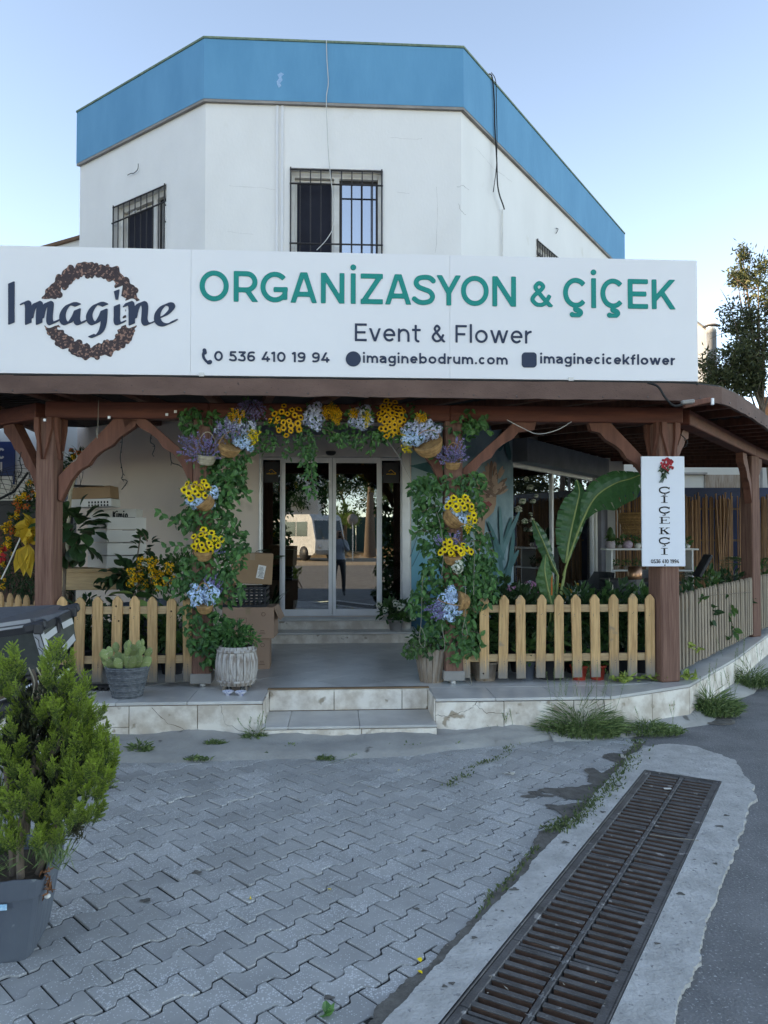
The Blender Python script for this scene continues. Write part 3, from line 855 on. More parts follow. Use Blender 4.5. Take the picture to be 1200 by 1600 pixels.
band(OV - .004, .001, zband - .035, zband - .001, MT['trim_grey'], 'soffit_trim')
band(OV + .012, -.22, ztop + .001, ztop + .028, MT['coping'], 'coping')
bk = [LPl.pt(-LEN_L, 0), Vector((-4.6, 19.5, 0)), Vector((5.6, 19.5, 0)), RPl.pt(LEN_R, 0)]
mb = MB()
for a, b in zip(bk, bk[1:]):
    mb.add([(a.x, a.y, 0), (b.x, b.y, 0), (b.x, b.y, ztop), (a.x, a.y, ztop)], [(0, 1, 2, 3)])
build('rear_wall', mb, MT['white_wall'], bld)
mb = MB(); A = hullpath(-.15)
mb.slab([(p.x, p.y) for p in A] + [(5.5, 19.4), (-4.5, 19.4)], zband + .25, zband + .35); build('roof', mb, MT['cement'], bld)
mb = MB(); A = hullpath(-.25)
mb.slab([(p.x, p.y) for p in A] + [(5.4, 19.3), (-4.4, 19.3)], SPLIT - .1, SPLIT + .1); build('ceiling', mb, MT['cream_wall'], bld)
mb = MB(); mb.slab([(p.x, p.y) for p in A] + [(5.4, 19.3), (-4.4, 19.3)], TZ, DS - .002); build('shop_floor', mb, M('shop_floor', (.10, .11, .12), rough=.25, coord='World'), bld)
mb = MB()   # inside partitions
A = hullpath(-.26)
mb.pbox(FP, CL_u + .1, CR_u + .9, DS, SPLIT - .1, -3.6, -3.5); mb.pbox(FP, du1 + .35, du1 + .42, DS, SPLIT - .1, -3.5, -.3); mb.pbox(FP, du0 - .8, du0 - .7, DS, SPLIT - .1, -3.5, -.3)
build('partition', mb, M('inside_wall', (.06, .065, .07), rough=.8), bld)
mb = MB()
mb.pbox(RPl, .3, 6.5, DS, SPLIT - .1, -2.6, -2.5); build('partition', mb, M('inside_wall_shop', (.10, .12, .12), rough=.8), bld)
mb = MB()
mb.pbox(RPl, 2.6, 3.5, DS, 1.5, -2.3, -1.7); build('counter', mb, MT['oldwood'], bld)
mb = MB()
for P, pts, w_ in ((FP, [(714, 292), (724, 290), (733, 297)], .0016), (FP, [(716, 318), (721, 330), (728, 336)], .0016), (FP, [(682, 292), (684, 330), (681, 395)], .0009), (FP, [(358, 290), (400, 293), (432, 296)], .0008),
                   (FP, [(355, 362), (395, 366)], .0008), (FP, [(610, 215), (650, 218), (660, 216)], .0008), (RPl, [(742, 230), (770, 262), (800, 285)], .001), (FP, [(620, 300), (640, 302)], .0008)):
    crack(mb, P, pts, w_, .003)
build('wall_cracks', mb, MT['trim_grey'], bld)['kind'] = 'stuff'
mb = MB()
splat3 = []
uz = [(-.03, -.16), (.03, -.12), (.0, -.05), (.06, .02), (.03, .1), (.09, .16), (.02, .2), (-.06, .14), (-.02, .06), (-.08, -.02), (-.06, -.1)]
cu, cz = FP.uz(438, 130)
mb.prism([(cu + a * .55, cz + b * .55) for a, b in uz], FP, OV + .0, OV + .004)
build('paint_chip', mb, M('chipped_paint', (.33, .50, .68), (.18, .38, .62), rough=.9, scale=40), bld)
def lattice(P, h, n, rows, parent, off=.02):
    g = None
    mb = MB(); a, b, c, d = h; r = .008
    for u in (a + .012, b - .012): mb.tube([P.pt(u, c, off), P.pt(u, d, off)], .010, 5)
    for z in (c + .012, d - .03): mb.tube([P.pt(a, z, off), P.pt(b, z, off)], .011, 5)
    g = build('window_grille', mb, MT['dark_metal'], parent)
    for k in range(1, n):
        u = a + (b - a) * k / n
        mb = MB(); mb.tube([P.pt(u, c, off), P.pt(u, d - .03, off)], r, 5); build('bar', mb, MT['dark_metal'], g)
    for z in rows:
        mb = MB(); mb.tube([P.pt(a, z, off + .012), P.pt(b, z, off + .012)], .012, 5); build('bar', mb, MT['dark_metal'], g)
curtain = M('curtain', (.55, .56, .55), rough=.9)
def window(P, h, split, label=None):
    a, b, c, d = h
    fr = MB(); o1, o0 = -.11, -.17; w_ = .055
    for box in ((a, a + w_, c, d), (b - w_, b, c, d), (a + w_, b - w_, c, c + w_), (a + w_, b - w_, d - w_ * 1.4, d)): fr.pbox(P, *box, o0, o1, bev=.004)
    fr.pbox(P, split - .035, split + .035, c + w_, d - w_ * 1.4, o0, o1 + .002, bev=.004)
    f = build('window', fr, MT['pvc'], bld)
    for u0, u1, kind in ((a + w_, split - .035, 0), (split + .035, b - w_, 1)):
        s = MB(); q = .028
        for box in ((u0, u0 + q, c + w_, d - .08), (u1 - q, u1, c + w_, d - .08), (u0 + q, u1 - q, c + w_, c + w_ + q), (u0 + q, u1 - q, d - .08 - q, d - .08)): s.pbox(P, *box, o0 - .012, o0 - .002)
        build('sash', s, MT['dark_metal'] if kind else MT['pvc'], f)
        s = MB(); s.pbox(P, u0 + q, u1 - q, c + w_ + q, d - .08 - q, o0 - .01, o0 - .006)
        if kind: build('pane', s, MT['winglass'], f)
        else: build('insect_screen', s, M('insect_screen', (.02, .022, .035), rough=.9, bump=.05), f)
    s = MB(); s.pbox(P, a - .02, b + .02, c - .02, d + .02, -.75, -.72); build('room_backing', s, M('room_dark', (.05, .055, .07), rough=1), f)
    s = MB()
    n = 40; u0, u1 = split + .42 * (b - split), b - .03
    vs = []
    for k in range(n + 1):
        u = u0 + (u1 - u0) * k / n; oo = -.27 + .018 * math.sin(k * 1.9)
        vs += [P.pt(u, d - .1, oo), P.pt(u + .04 * math.sin(k), c + .12 + .05 * math.sin(k * .7), oo)]
    s.add(vs, [(2 * k, 2 * k + 1, 2 * k + 3, 2 * k + 2) for k in range(n)], smooth=True); build('curtain', s, curtain, f)
    return f
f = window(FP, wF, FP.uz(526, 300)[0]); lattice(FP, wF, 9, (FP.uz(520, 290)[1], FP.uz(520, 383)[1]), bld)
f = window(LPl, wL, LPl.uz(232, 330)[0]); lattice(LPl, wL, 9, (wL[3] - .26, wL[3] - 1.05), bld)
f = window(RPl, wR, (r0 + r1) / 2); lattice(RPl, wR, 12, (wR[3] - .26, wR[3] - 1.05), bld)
door = MB()
def fbox(mb, px0, py0, px1, py1, o0, o1, P=FP, off=0, bev=.004, m=0):
    a, z1 = P.uz(px0, py0, off); b, z0 = P.uz(px1, py1, off)
    mb.pbox(P, a, b, z0, z1, o0, o1, bev=bev, m=m)
zt = FP.uz(520, 714)[1]
door.pbox(FP, du0, FP.uz(408, 800)[0] , DS, dz1, -.14, .012, bev=.004)
door.pbox(FP, FP.uz(628, 800)[0], du1, DS, dz1, -.14, .012, bev=.004)
door.pbox(FP, FP.uz(408, 800)[0] + .001, FP.uz(628, 800)[0] - .001, zt, dz1, -.14, .008, bev=.004)
dr = build('sliding_door', door, MT['alu'], bld)
panes = [(408, 440, -.10, 'fixed'), (440, 519, -.05, 's'), (519.5, 594, -.05, 's'), (594, 628, -.10, 'fixed')]
for x0, x1, oo, kd in panes:
    P2 = FP
    u0 = FP.uz(x0, 830, oo)[0]; u1 = FP.uz(x1, 830, oo)[0]
    fw = .045 if kd == 's' else .022; bt = .085 if kd == 's' else .02
    zt_ = zt - .003
    lf = MB()
    for bx in ((u0, u0 + fw, DS + .004, zt_), (u1 - fw, u1, DS + .004, zt_), (u0 + fw, u1 - fw, DS + .004, DS + .004 + bt), (u0 + fw, u1 - fw, zt_ - (.07 if kd == 's' else .03), zt_)):
        lf.pbox(FP, bx[0] + .0005, bx[1] - .0005, bx[2], bx[3], oo - .02, oo + .02, bev=.003)
    l = build('door_leaf' if kd == 's' else 'side_light', lf, MT['white_metal'], dr)
    g = MB(); g.pbox(FP, u0 + fw - .002, u1 - fw + .002, DS + bt, zt_ - .03, oo - .004, oo + .004); build('pane', g, MT['glass'], dr)
    if kd == 'fixed':
        g = MB(); zz = FP.uz(420, 722, oo)[1]; z2 = FP.uz(420, 754, oo)[1]
        g.pbox(FP, u0 + .04, u1 - .04, z2, zz, oo + .005, oo + .012); build('logo_plate', g, MT['black_plastic'], dr)
        g = MB(); um = (u0 + u1) / 2; zm = z2 + (zz - z2) * .45
        for k in range(9): g.pbox(FP, um - .06 + k * .014, um - .052 + k * .014, zm - .012, zm + .004 * (k % 3), oo + .013, oo + .0145)
        g.tube([FP.pt(um - .03 + .09 * t, zm + .03 + .02 * math.sin(t * 5), oo + .014) for t in [k / 8 for k in range(9)]], .003, 4)
        build('logo', g, MT['gold_petal'], dr)
mb = MB(); p = FP.hit(517, 708); p = FP.pt(FP.uz(517, 708)[0], FP.uz(517, 708)[1], .03); mb.lathe([(.0, -.035), (.04, -.03), (.062, -.01), (.068, .015), (.06, .02)], p, 16); build('motion_sensor', mb, MT['black_plastic'], dr)
mb = MB(); fbox(mb, 404, 665, 641, 681, -.1, .02); build('door_lintel', mb, M('lintel_grey', (.20, .22, .25), rough=.6), bld)
mb = MB(); su0, su1 = FP.uz(424, 1000)[0] + .0, FP.uz(646, 1000)[0]
mb.pbox(FP, su0, su1, TZ - .001, TZ + .105, -.1, .50); mb.pbox(FP, su0 + .1, su1 - .06, TZ + .13, DS - .03, -.1, .22)
st = build('door_steps', mb, MT['travertine'], bld)
for a, b, z, o in ((su0 - .01, su1 + .01, TZ + .106, .525), (su0 + .09, su1 - .05, DS - .03, .245)):
    mb = MB(); mb.pbox(FP, a, b, z, z + .026, -.1, o, bev=.006); build('tread', mb, MT['floor_tile'], st)
fr = MB(); a, b, c, d = sH
um1 = RPl.uz(868, 800)[0]
for bx in ((a, a + .05, c, d), (b - .05, b, c, d), (a + .05, b - .05, c, c + .05), (a + .05, b - .05, d - .06, d), (um1 - .03, um1 + .03, c + .05, d - .06)): fr.pbox(RPl, *bx, -.1, -.04, bev=.004)
sw = build('shop_window', fr, MT['alu'], bld)
mb = MB(); mb.pbox(RPl, a + .05, b - .05, c + .05, d - .06, -.075, -.068); build('pane', mb, MT['shopglass'], sw)
zb2 = RPl.uz(801, 684)[1]
mb = MB(); mb.prism([(s0_ - .02, sz1), (s1_ + .05, sz1), (s1_ + .05, sz1 + .34), (s0_ - .02, sz1 + .34)], RPl, .002, .24); build('shutter_box', mb, M('shutter_grey', (.17, .19, .21), rough=.6), bld)
mb = MB(); mb.pbox(RPl, s1_ + .1, s1_ + .5, .32, 2.6, .002, .07); build('curtain_panel', mb, M('grey_drape', (.16, .16, .18), rough=.9), bld)
mural_bg = bpy.data.materials.new('mural_paint'); mural_bg.use_nodes = True
nt = mural_bg.node_tree; b = nt.nodes['Principled BSDF']; b.inputs['Roughness'].default_value = .8
g = node(nt, 'ShaderNodeNewGeometry'); sp = node(nt, 'ShaderNodeSeparateXYZ'); nt.links.new(g.outputs['Position'], sp.inputs[0])
mr = node(nt, 'ShaderNodeMapRange'); mr.inputs['From Min'].default_value = .5; mr.inputs['From Max'].default_value = 2.6; nt.links.new(sp.outputs['Z'], mr.inputs['Value'])
cr = node(nt, 'ShaderNodeValToRGB'); e = cr.color_ramp.elements
e[0].position = 0; e[0].color = (.03, .12, .18, 1); e[1].position = 1; e[1].color = (.24, .36, .39, 1)
x = e.new(.35); x.color = (.12, .36, .46, 1); x = e.new(.6); x.color = (.42, .55, .58, 1)
n1 = node(nt, 'ShaderNodeTexNoise'); n1.inputs['Scale'].default_value = 3; nt.links.new(g.outputs['Position'], n1.inputs['Vector'])
ad = node(nt, 'ShaderNodeMath', operation='MULTIPLY_ADD'); ad.inputs[1].default_value = .3; nt.links.new(n1.outputs['Fac'], ad.inputs[0]); nt.links.new(mr.outputs[0], ad.inputs[2])
sb = node(nt, 'ShaderNodeMath', operation='SUBTRACT'); sb.inputs[1].default_value = .15; nt.links.new(ad.outputs[0], sb.inputs[0])
nt.links.new(sb.outputs[0], cr.inputs[0]); nt.links.new(cr.outputs[0], b.inputs['Base Color'])
mb = MB(); mb.pbox(FP, du1 + .012, CR_u, .33, SPLIT - .02, .001, .008)
mur = build('mural', mb, mural_bg, bld)
mb = MB(); mb.pbox(RPl, .0, s0_ - .001, .33, SPLIT - .02, .001, .008)
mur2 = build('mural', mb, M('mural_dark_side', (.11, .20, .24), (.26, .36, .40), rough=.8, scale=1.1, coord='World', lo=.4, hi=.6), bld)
def paint(P, pts, mt, off=.010, name='painted_shape', px=True):
    uz = [P.uz(*p) for p in pts] if px else pts
    mb = MB(); mb.add([P.pt(u, z, off) for u, z in uz], [tuple(range(len(uz)))]); return build(name, mb, mt, mur if P is FP else mur2)
def ellipse(cx, cy, rx, ry, rot=0, n=20, petal=False):
    out = []
    for k in range(n):
        a = 2 * math.pi * k / n; x = math.cos(a) * rx; y = math.sin(a) * ry
        if petal: x *= (1 - .5 * (math.sin(a)))
        c_, s_ = math.cos(rot), math.sin(rot); out.append((cx + x * c_ - y * s_, cy + x * s_ + y * c_))
    return out
skin = M('mural_skin', (.36, .24, .17), (.27, .17, .12), rough=.8, scale=3, coord='World', bump=0)
paint(RPl, [(744, 745), (758, 738), (770, 750), (775, 770), (774, 788), (770, 800), (762, 808), (757, 812), (756, 830), (752, 860), (744, 862), (742, 830), (741, 800)], skin, .0095)
paint(RPl, [(748, 787), (754, 783), (758, 785), (762, 783), (768, 788), (762, 794), (755, 795)], M('mural_lips', (.25, .05, .05), rough=.7), .0125)
paint(RPl, [(757, 765), (761, 775), (765, 777), (758, 779)], M('mural_nose', (.2, .12, .09), rough=.7), .0125)
prot = M('mural_flower', (.30, .20, .155), (.42, .30, .25), rough=.8, coord='World', bump=0); prot2 = M('mural_flower_dark', (.20, .125, .10), rough=.8)
for k in range(80):
    a = rp.uniform(-1.5, 1.5); r = 34 * (1 - k / 80) + 2
    cx = 767 + math.sin(a) * r * .62; cy = 772 - math.cos(a) * r * 1.25
    paint(RPl, ellipse(cx, cy, 2.3, 9, a * .7, 10), (prot, prot2)[k % 2], .0135 + k * .0002)
lf1 = M('mural_leaf', (.03, .10, .11), (.05, .16, .17), rough=.8, coord='World', bump=0); lf2 = M('mural_leaf_light', (.10, .22, .24), rough=.8)
k = 0
for cx, cy, rx, ry, rot in ((786, 850, 4, 44, .25), (776, 868, 4, 38, -.25), (794, 835, 3.5, 40, .4), (790, 892, 4.5, 38, .5), (770, 895, 4, 34, -.5), (782, 925, 4, 28, .1), (760, 912, 3.5, 24, -.8), (796, 870, 3.5, 44, .1), (780, 830, 3, 40, -.05), (772, 845, 3, 34, -.4), (788, 905, 3.5, 36, .2), (776, 900, 3, 36, -.15), (780, 690, 5, 16, .2), (790, 700, 4, 20, -.2), (770, 700, 4, 14, .5)):
    k += 1; paint(RPl, ellipse(cx, cy, rx, ry, rot, 14), (lf1, lf2)[k % 3 == 0], .025 + k * .0006)
paint(FP, [(640, 728), (668, 722), (700, 738), (690, 745), (662, 736)], lf1, .012)
for pts in ([(641, 870), (648, 850), (654, 832)], [(644, 885), (655, 862), (662, 848)]):
    mb = MB(); mb.tube([FP.pt(*FP.uz(*p), .012) for p in pts], .004, 4); build('painted_shape', mb, lf2, mur)
zc = SPLIT
mb = MB()
for px in (433, 441):
    mb.pbox(FP, FP.uz(px, 300)[0] - .014, FP.uz(px, 300)[0] + .014, SPLIT, zband - .04, .001, .02)
build('cable_trunking', mb, MT['white_metal'], bld)
pc = lambda P, pts, off: [P.pt(*P.uz(*p), off) for p in pts]
def smooth(pts, n=5):
    out = []
    P_ = [Vector(p) for p in pts]
    for i in range(len(P_) - 1):
        a = P_[max(i - 1, 0)]; b = P_[i]; c = P_[i + 1]; d = P_[min(i + 2, len(P_) - 1)]
        for k in range(n):
            t = k / n
            out.append(.5 * ((2 * b) + (c - a) * t + (2 * a - 5 * b + 4 * c - d) * t * t + (3 * b - a - 3 * c + d) * t ** 3))
    out.append(P_[-1]); return out
mb = MB(); mb.tube(smooth(pc(FP, [(510, 69), (511, 100), (513, 135), (510, 160), (512, 220), (515, 265), (519, 300), (522, 335), (520, 360), (510, 378), (495, 394)], OV + .02)), .006, 5)
tag(build('facade_cable', mb, MT['cable_white']), 'thin white cable hanging down the front of the blue band past the barred window', 'cable')
mb = MB()
mb.tube(smooth(pc(RPl, [(757, 118), (762, 124), (765, 160), (766, 200), (769, 250), (770, 285), (773, 305), (779, 322), (781, 329)], .07)), .010, 5)
mb.tube(smooth(pc(RPl, [(760, 116), (767, 130), (768, 170), (769, 215), (768, 262), (763, 302)], .075)), .006, 5)
tag(build('facade_cable', mb, MT['wire']), 'black bundled cable hanging over the right slope of the blue band', 'cable')
mb = MB(); mb.tube(pc(RPl, [(782, 328), (782, 402)], .03), .013, 6); build('conduit', mb, MT['pvc'], bld)
mb = MB(); mb.tube(smooth(pc(LPl, [(219, 257), (218, 266), (212, 272), (208, 272), (202, 275)], .03)), .005, 5)
tag(build('wire_stub', mb, MT['wire']), 'short black wire stub poking out of the white wall above the left barred window', 'wire')
mb = MB(); mb.tube(smooth(pc(RPl, [(867, 357), (870, 358), (869, 362), (867, 365)], .02)), .006, 5)
tag(build('wall_hook', mb, MT['wire']), 'small dark hook in the white wall below the blue band on the right', 'hook')
# == lettering (own stroke alphabet, filled by distance field)
def sd_poly(X, Y, pts, h, butt=True):
    d = np.full(X.shape, 1e9)
    n = len(pts) - 1
    closed = (abs(pts[0][0] - pts[-1][0]) + abs(pts[0][1] - pts[-1][1])) < 1e-6
    for k in range(n):
        x0, y0 = pts[k]; x1, y1 = pts[k + 1]
        L = math.hypot(x1 - x0, y1 - y0)
        if L < 1e-9: continue
        ux, uy = (x1 - x0) / L, (y1 - y0) / L
        t = (X - x0) * ux + (Y - y0) * uy
        pp = np.abs(-(X - x0) * uy + (Y - y0) * ux)
        over = np.maximum(np.maximum(-t, t - L), 0)
        dd = np.hypot(pp, over) - h
        if butt and not closed:
            if k == 0: dd = np.where(t < 0, np.maximum(pp - h, -t), dd)
            if k == n - 1: dd = np.where(t > L, np.maximum(pp - h, t - L), dd)
        d = np.minimum(d, dd)
    return d
def fill_field(D, xs, ys, mapf, mb, o0, o1, m=0):
    """mesh of the region D<0; mapf(x, y, off) gives the point"""
    ny, nx = D.shape
    ins = D < 0
    full = ins[:-1, :-1] & ins[1:, :-1] & ins[:-1, 1:] & ins[1:, 1:]
    anyc = ins[:-1, :-1] | ins[1:, :-1] | ins[:-1, 1:] | ins[1:, 1:]
    for j in range(ny - 1):
        i = 0
        row = full[j]
        while i < nx - 1:
            if row[i]:
                k = i
                while k < nx - 1 and row[k]: k += 1
                mb.add([mapf(xs[i], ys[j], o1), mapf(xs[k], ys[j], o1), mapf(xs[k], ys[j + 1], o1), mapf(xs[i], ys[j + 1], o1)], [(0, 1, 2, 3)], m)
                i = k
            else: i += 1
        for i in np.nonzero(anyc[j] & ~full[j])[0]:
            cs = [(xs[i], ys[j], D[j, i]), (xs[i + 1], ys[j], D[j, i + 1]), (xs[i + 1], ys[j + 1], D[j + 1, i + 1]), (xs[i], ys[j + 1], D[j + 1, i])]
            poly = []; cut = []
            for a in range(4):
                p, q = cs[a], cs[(a + 1) % 4]
                if p[2] < 0: poly.append((p[0], p[1]))
                if (p[2] < 0) != (q[2] < 0):
                    f = p[2] / (p[2] - q[2]); c = (p[0] + (q[0] - p[0]) * f, p[1] + (q[1] - p[1]) * f)
                    poly.append(c); cut.append(c)
            if len(poly) >= 3:
                mb.add([mapf(x, y, o1) for x, y in poly], [tuple(range(len(poly)))], m)
            if len(cut) >= 2:
                a, b = cut[0], cut[1]
                mb.add([mapf(*a, o1), mapf(*b, o1), mapf(*b, o0), mapf(*a, o0)], [(0, 1, 2, 3)], m)
def arc(cx, cy, rx, ry, a0, a1, n=22):
    return [(cx + rx * math.cos(R(a0 + (a1 - a0) * k / n)), cy + ry * math.sin(R(a0 + (a1 - a0) * k / n))) for k in range(n + 1)]
def cat(pts, n=6):
    return [(p.x, p.y) for p in smooth([(x, y, 0) for x, y in pts], n)]
XH = .74
def glyph(ch, W, h):
    """strokes, clip (y0,y1), dots"""
    S = []; clip_ = (0, 1); dots = []
    c = ch
    O = lambda cx, cy, rx, ry: arc(cx, cy, rx, ry, 0, 360, 36)
    if c == 'O' or c == '0': S = [O(W / 2, .5, W / 2 - h, .5 - h)]; clip_ = None
    elif c in 'CÇ':
        S = [arc(W * .54, .5, W * .54 - h, .5 - h, 42, 318)]; clip_ = None
        if c == 'Ç': S.append(cat([(W * .54, .02), (W * .53, -.07), (W * .68, -.10), (W * .74, -.18), (W * .62, -.255), (W * .45, -.255), (W * .36, -.22)], 4))
    elif c == 'G': S = [arc(W * .54, .5, W * .54 - h, .5 - h, 42, 330)[:-1] + [(W - h, .17)], [(W - h, .10), (W - h, .50)], [(W, .50 - h), (W * .5, .50 - h)]]; clip_ = None
    elif c == 'R': S = [[(h, 0), (h, 1)], [(h, 1 - h), (W * .52, 1 - h)] + arc(W * .52, .655, W * .40 - h * .6, .345 - h, 90, -90, 14) + [(h, .31 + h)], [(W * .52, .40), (W - h * .6, -.08)]]
    elif c == 'A': S = [[(h * .95, -.05), (W / 2 - h * .15, 1.05)], [(W - h * .95, -.05), (W / 2 + h * .15, 1.05)], [(W * .2, .28), (W * .8, .28)]]
    elif c == 'N': S = [[(h, 0), (h, 1)], [(W - h, 0), (W - h, 1)], [(h * .9, 1.0), (W - h * .9, 0)]]
    elif c in 'İI': S = [[(W / 2, 0), (W / 2, 1)]]; dots = [(W / 2, 1.20, h * 1.18)] if c == 'İ' else []
    elif c == 'Z': S = [[(0, 1 - h), (W, 1 - h)], [(W - h * 1.1, 1 - h), (h * 1.1, h)], [(0, h), (W, h)]]
    elif c == 'S': S = [cat([(W * .93, .79), (W * .76, .90), (W * .5, .92), (W * .24, .87), (W * .14, .73), (W * .25, .60), (W * .5, .52), (W * .76, .44), (W * .88, .29), (W * .78, .14), (W * .5, .08), (W * .24, .105), (W * .04, .21)])]; clip_ = None
    elif c == 'Y': S = [[(h * .9, 1.04), (W / 2, .42)], [(W - h * .9, 1.04), (W / 2, .42)], [(W / 2, .46), (W / 2, 0)]]
    elif c == '&': S = [cat([(W * .99, -.01), (W * .62, .32), (W * .30, .66), (W * .25, .80), (W * .42, 1 - h), (W * .60, .80), (W * .50, .66), (W * .20, .45), (W * .10, .26), (W * .34, h), (W * .66, .13), (W * .90, .44)], 5)]; clip_ = (-.0, 1.01)
    elif c == 'E': S = [[(h, 0), (h, 1)], [(h, 1 - h), (W, 1 - h)], [(h, .5), (W * .9, .5)], [(h, h), (W, h)]]
    elif c == 'F': S = [[(h, 0), (h, 1)], [(h, 1 - h), (W, 1 - h)], [(h, .48), (W * .88, .48)]]
    elif c == 'K': S = [[(h, 0), (h, 1)], [(h, .30), (W - h * .6, 1.05)], [(W * .40, .60), (W - h * .5, -.06)]]
    elif c == 'i': S = [[(W / 2, 0), (W / 2, XH)]]; dots = [(W / 2, 1.0, h * 1.2)]
    elif c == 'l': S = [[(W / 2, 0), (W / 2, 1.06)]]; clip_ = None
    elif c in 'nmhr':
        ry = .30; cy = XH - h - ry
        if c == 'n': S = [[(h, 0), (h, XH)], arc(W / 2, cy, W / 2 - h, ry, 180, 0, 16) + [(W - h, 0)]]
        if c == 'm':
            q = (W - 2 * h) / 4
            S = [[(h, 0), (h, XH)], arc(h + q, cy, q, ry, 180, 0, 14) + [(h + 2 * q, 0)], arc(h + 3 * q, cy, q, ry, 180, 0, 14) + [(W - h, 0)]]
        if c == 'r': S = [[(h, 0), (h, XH)], arc(W, cy, W - h, ry, 180, 92, 10)]
        clip_ = (0, 1.1)
    elif c == 'u': S = [[(W - h, 0), (W - h, XH)], [(h, XH)] + arc(W / 2, h + .30, W / 2 - h, .30, 180, 360, 16)]; clip_ = None
    elif c == 'a': S = [cat([(W * .08, XH * .84), (W * .38, XH - h * 1.0), (W * .72, XH - h * 1.5), (W - h, XH * .58), (W - h, .2)], 5) + [(W - h, 0)], cat([(W - h, .43), (W * .5, .43), (h * 1.1, .33), (h, .20), (W * .28, h), (W * .6, h * 1.2), (W - h, .22)], 5)]; clip_ = None
    elif c in 'bdgopqce':
        rx = W / 2 - h; ry = XH / 2 - h; cx, cy = W / 2, XH / 2
        if c == 'c': S = [arc(cx, cy, rx, ry, 45, 315)]
        elif c == 'e': S = [arc(cx, cy, rx, ry, 0, 318), [(h, cy), (W - h * .2, cy)]]
        else: S = [O(cx, cy, rx, ry)]
        if c == 'b': S.append([(h, 0), (h, 1.06)])
        if c == 'd': S.append([(W - h, 0), (W - h, 1.06)])
        if c == 'g': S.append([(W - h, XH), (W - h, .0)] + arc(cx, -.02, rx, .26 - h * .2, 0, -150, 12))
        clip_ = None
    elif c == 'v': S = [[(h * .8, XH + .03), (W / 2, 0)], [(W - h * .8, XH + .03), (W / 2, 0)]]; clip_ = (0, XH)
    elif c == 'w': S = [[(h * .8, XH + .03), (W * .29, 0)], [(W * .29, 0), (W / 2, XH)], [(W / 2, XH), (W * .71, 0)], [(W * .71, 0), (W - h * .8, XH + .03)]]; clip_ = (0, XH)
    elif c == 't': S = [[(W * .42, .96), (W * .42, .2)] + arc(W * .42 + .16, .16 + h * .5, .16, .16, 180, 280, 8), [(0, XH - h), (W, XH - h)]]; clip_ = None
    elif c == 'f': S = [[(W * .42, 0), (W * .42, .8)] + arc(W * .42 + .2, .8, .2, .26 - h, 180, 85, 8), [(0, XH - h), (W * .95, XH - h)]]; clip_ = None
    elif c == 'k': S = [[(h, 0), (h, 1.06)], [(h, .20), (W - h * .5, XH + .04)], [(W * .42, .42), (W - h * .4, -.04)]]; clip_ = (0, 1.06)
    elif c == '.': dots = [(W / 2, h * 1.1, h * 1.15)]
    elif c == '1': S = [[(W * .66, 0), (W * .66, 1)], [(0, .80), (W * .70, 1 - h * .4)]]; clip_ = (0, 1)
    elif c == '3': S = [[(W * .06, 1 - h), (W * .90, 1 - h), (W * .42, .58)], cat([(W * .36, .56), (W * .70, .54), (W - h, .31), (W * .75, h * 1.3), (W * .45, h), (W * .04, .17)], 6)]; clip_ = (0, 1)
    elif c == '4': S = [[(W * .70, 0), (W * .70, .5)], [(0, .26), (W, .26)], [(W * .62, 1.03), (h * 1.1, .26)]]
    elif c == '5': S = [[(W * .90, 1 - h), (W * .2, 1 - h), (W * .15, .56)], cat([(W * .15, .57), (W * .55, .60), (W - h, .33), (W * .78, h * 1.4), (W * .45, h), (W * .03, .17)], 6)]; clip_ = (0, 1)
    elif c == '6': S = [O(W / 2, .32, W / 2 - h, .32 - h), cat([(W * .88, .88), (W * .60, 1 - h), (W * .25, .82), (h, .50), (h, .32)], 6)]; clip_ = None
    elif c == '9': S = [O(W / 2, .68, W / 2 - h, .32 - h), cat([(W * .12, .12), (W * .40, h), (W * .75, .18), (W - h, .50), (W - h, .68)], 6)]; clip_ = None
    return S, clip_, dots
GW_ = {'i': .18, 'l': .18, 'm': .98, 'n': .62, 'u': .62, 'a': .58, 'g': .66, 'e': .64, 'b': .66, 'd': .66, 'o': .68, 'c': .58, 'r': .36, 'k': .60, 'f': .42, 'w': .98, 'v': .62, 't': .46, '.': .2,
       'E': .62, 'F': .60, '&': .72, ' ': .30, '0': .72, '1': .34, '3': .62, '4': .70, '5': .62, '6': .66, '9': .66, 'K': .7, 'İ': .2, 'O': .9}
def letter(ch, P, u0, u1, z0, z1, h, o0, o1, mat, parent, res=2.6):
    """one letter between u0..u1 with baseline z0 and cap height z1-z0; h = half stroke in cap units"""
    H = z1 - z0; W = (u1 - u0) / H
    S, cl, dots = glyph(ch, W, h)
    st = h / res
    ylo, yhi = -.32, 1.34
    xs = np.arange(-.06, W + .06 + st, st); ys = np.arange(ylo, yhi, st)
    X, Y = np.meshgrid(xs, ys)
    D = np.full(X.shape, 1e9)
    for s in S: D = np.minimum(D, sd_poly(X, Y, s, h))
    if cl: D = np.maximum(D, np.maximum(cl[0] - Y, Y - cl[1]))
    if ch in 'Z': D = np.maximum(D, np.maximum(-X, X - W))
    mp = lambda x, y, o: P.pt(u0 + x * H, z0 + y * H, o)
    L_ = None
    if S:
        mb = MB(); fill_field(D, xs, ys, mp, mb, o0, o1); L_ = build('letter', mb, mat, parent)
    for x, y, r in dots:
        mb = MB(); fill_field(np.hypot(X - x, Y - y) - r, xs, ys, mp, mb, o0, o1); d_ = build('dot', mb, mat, L_ or parent)
    return L_ or d_
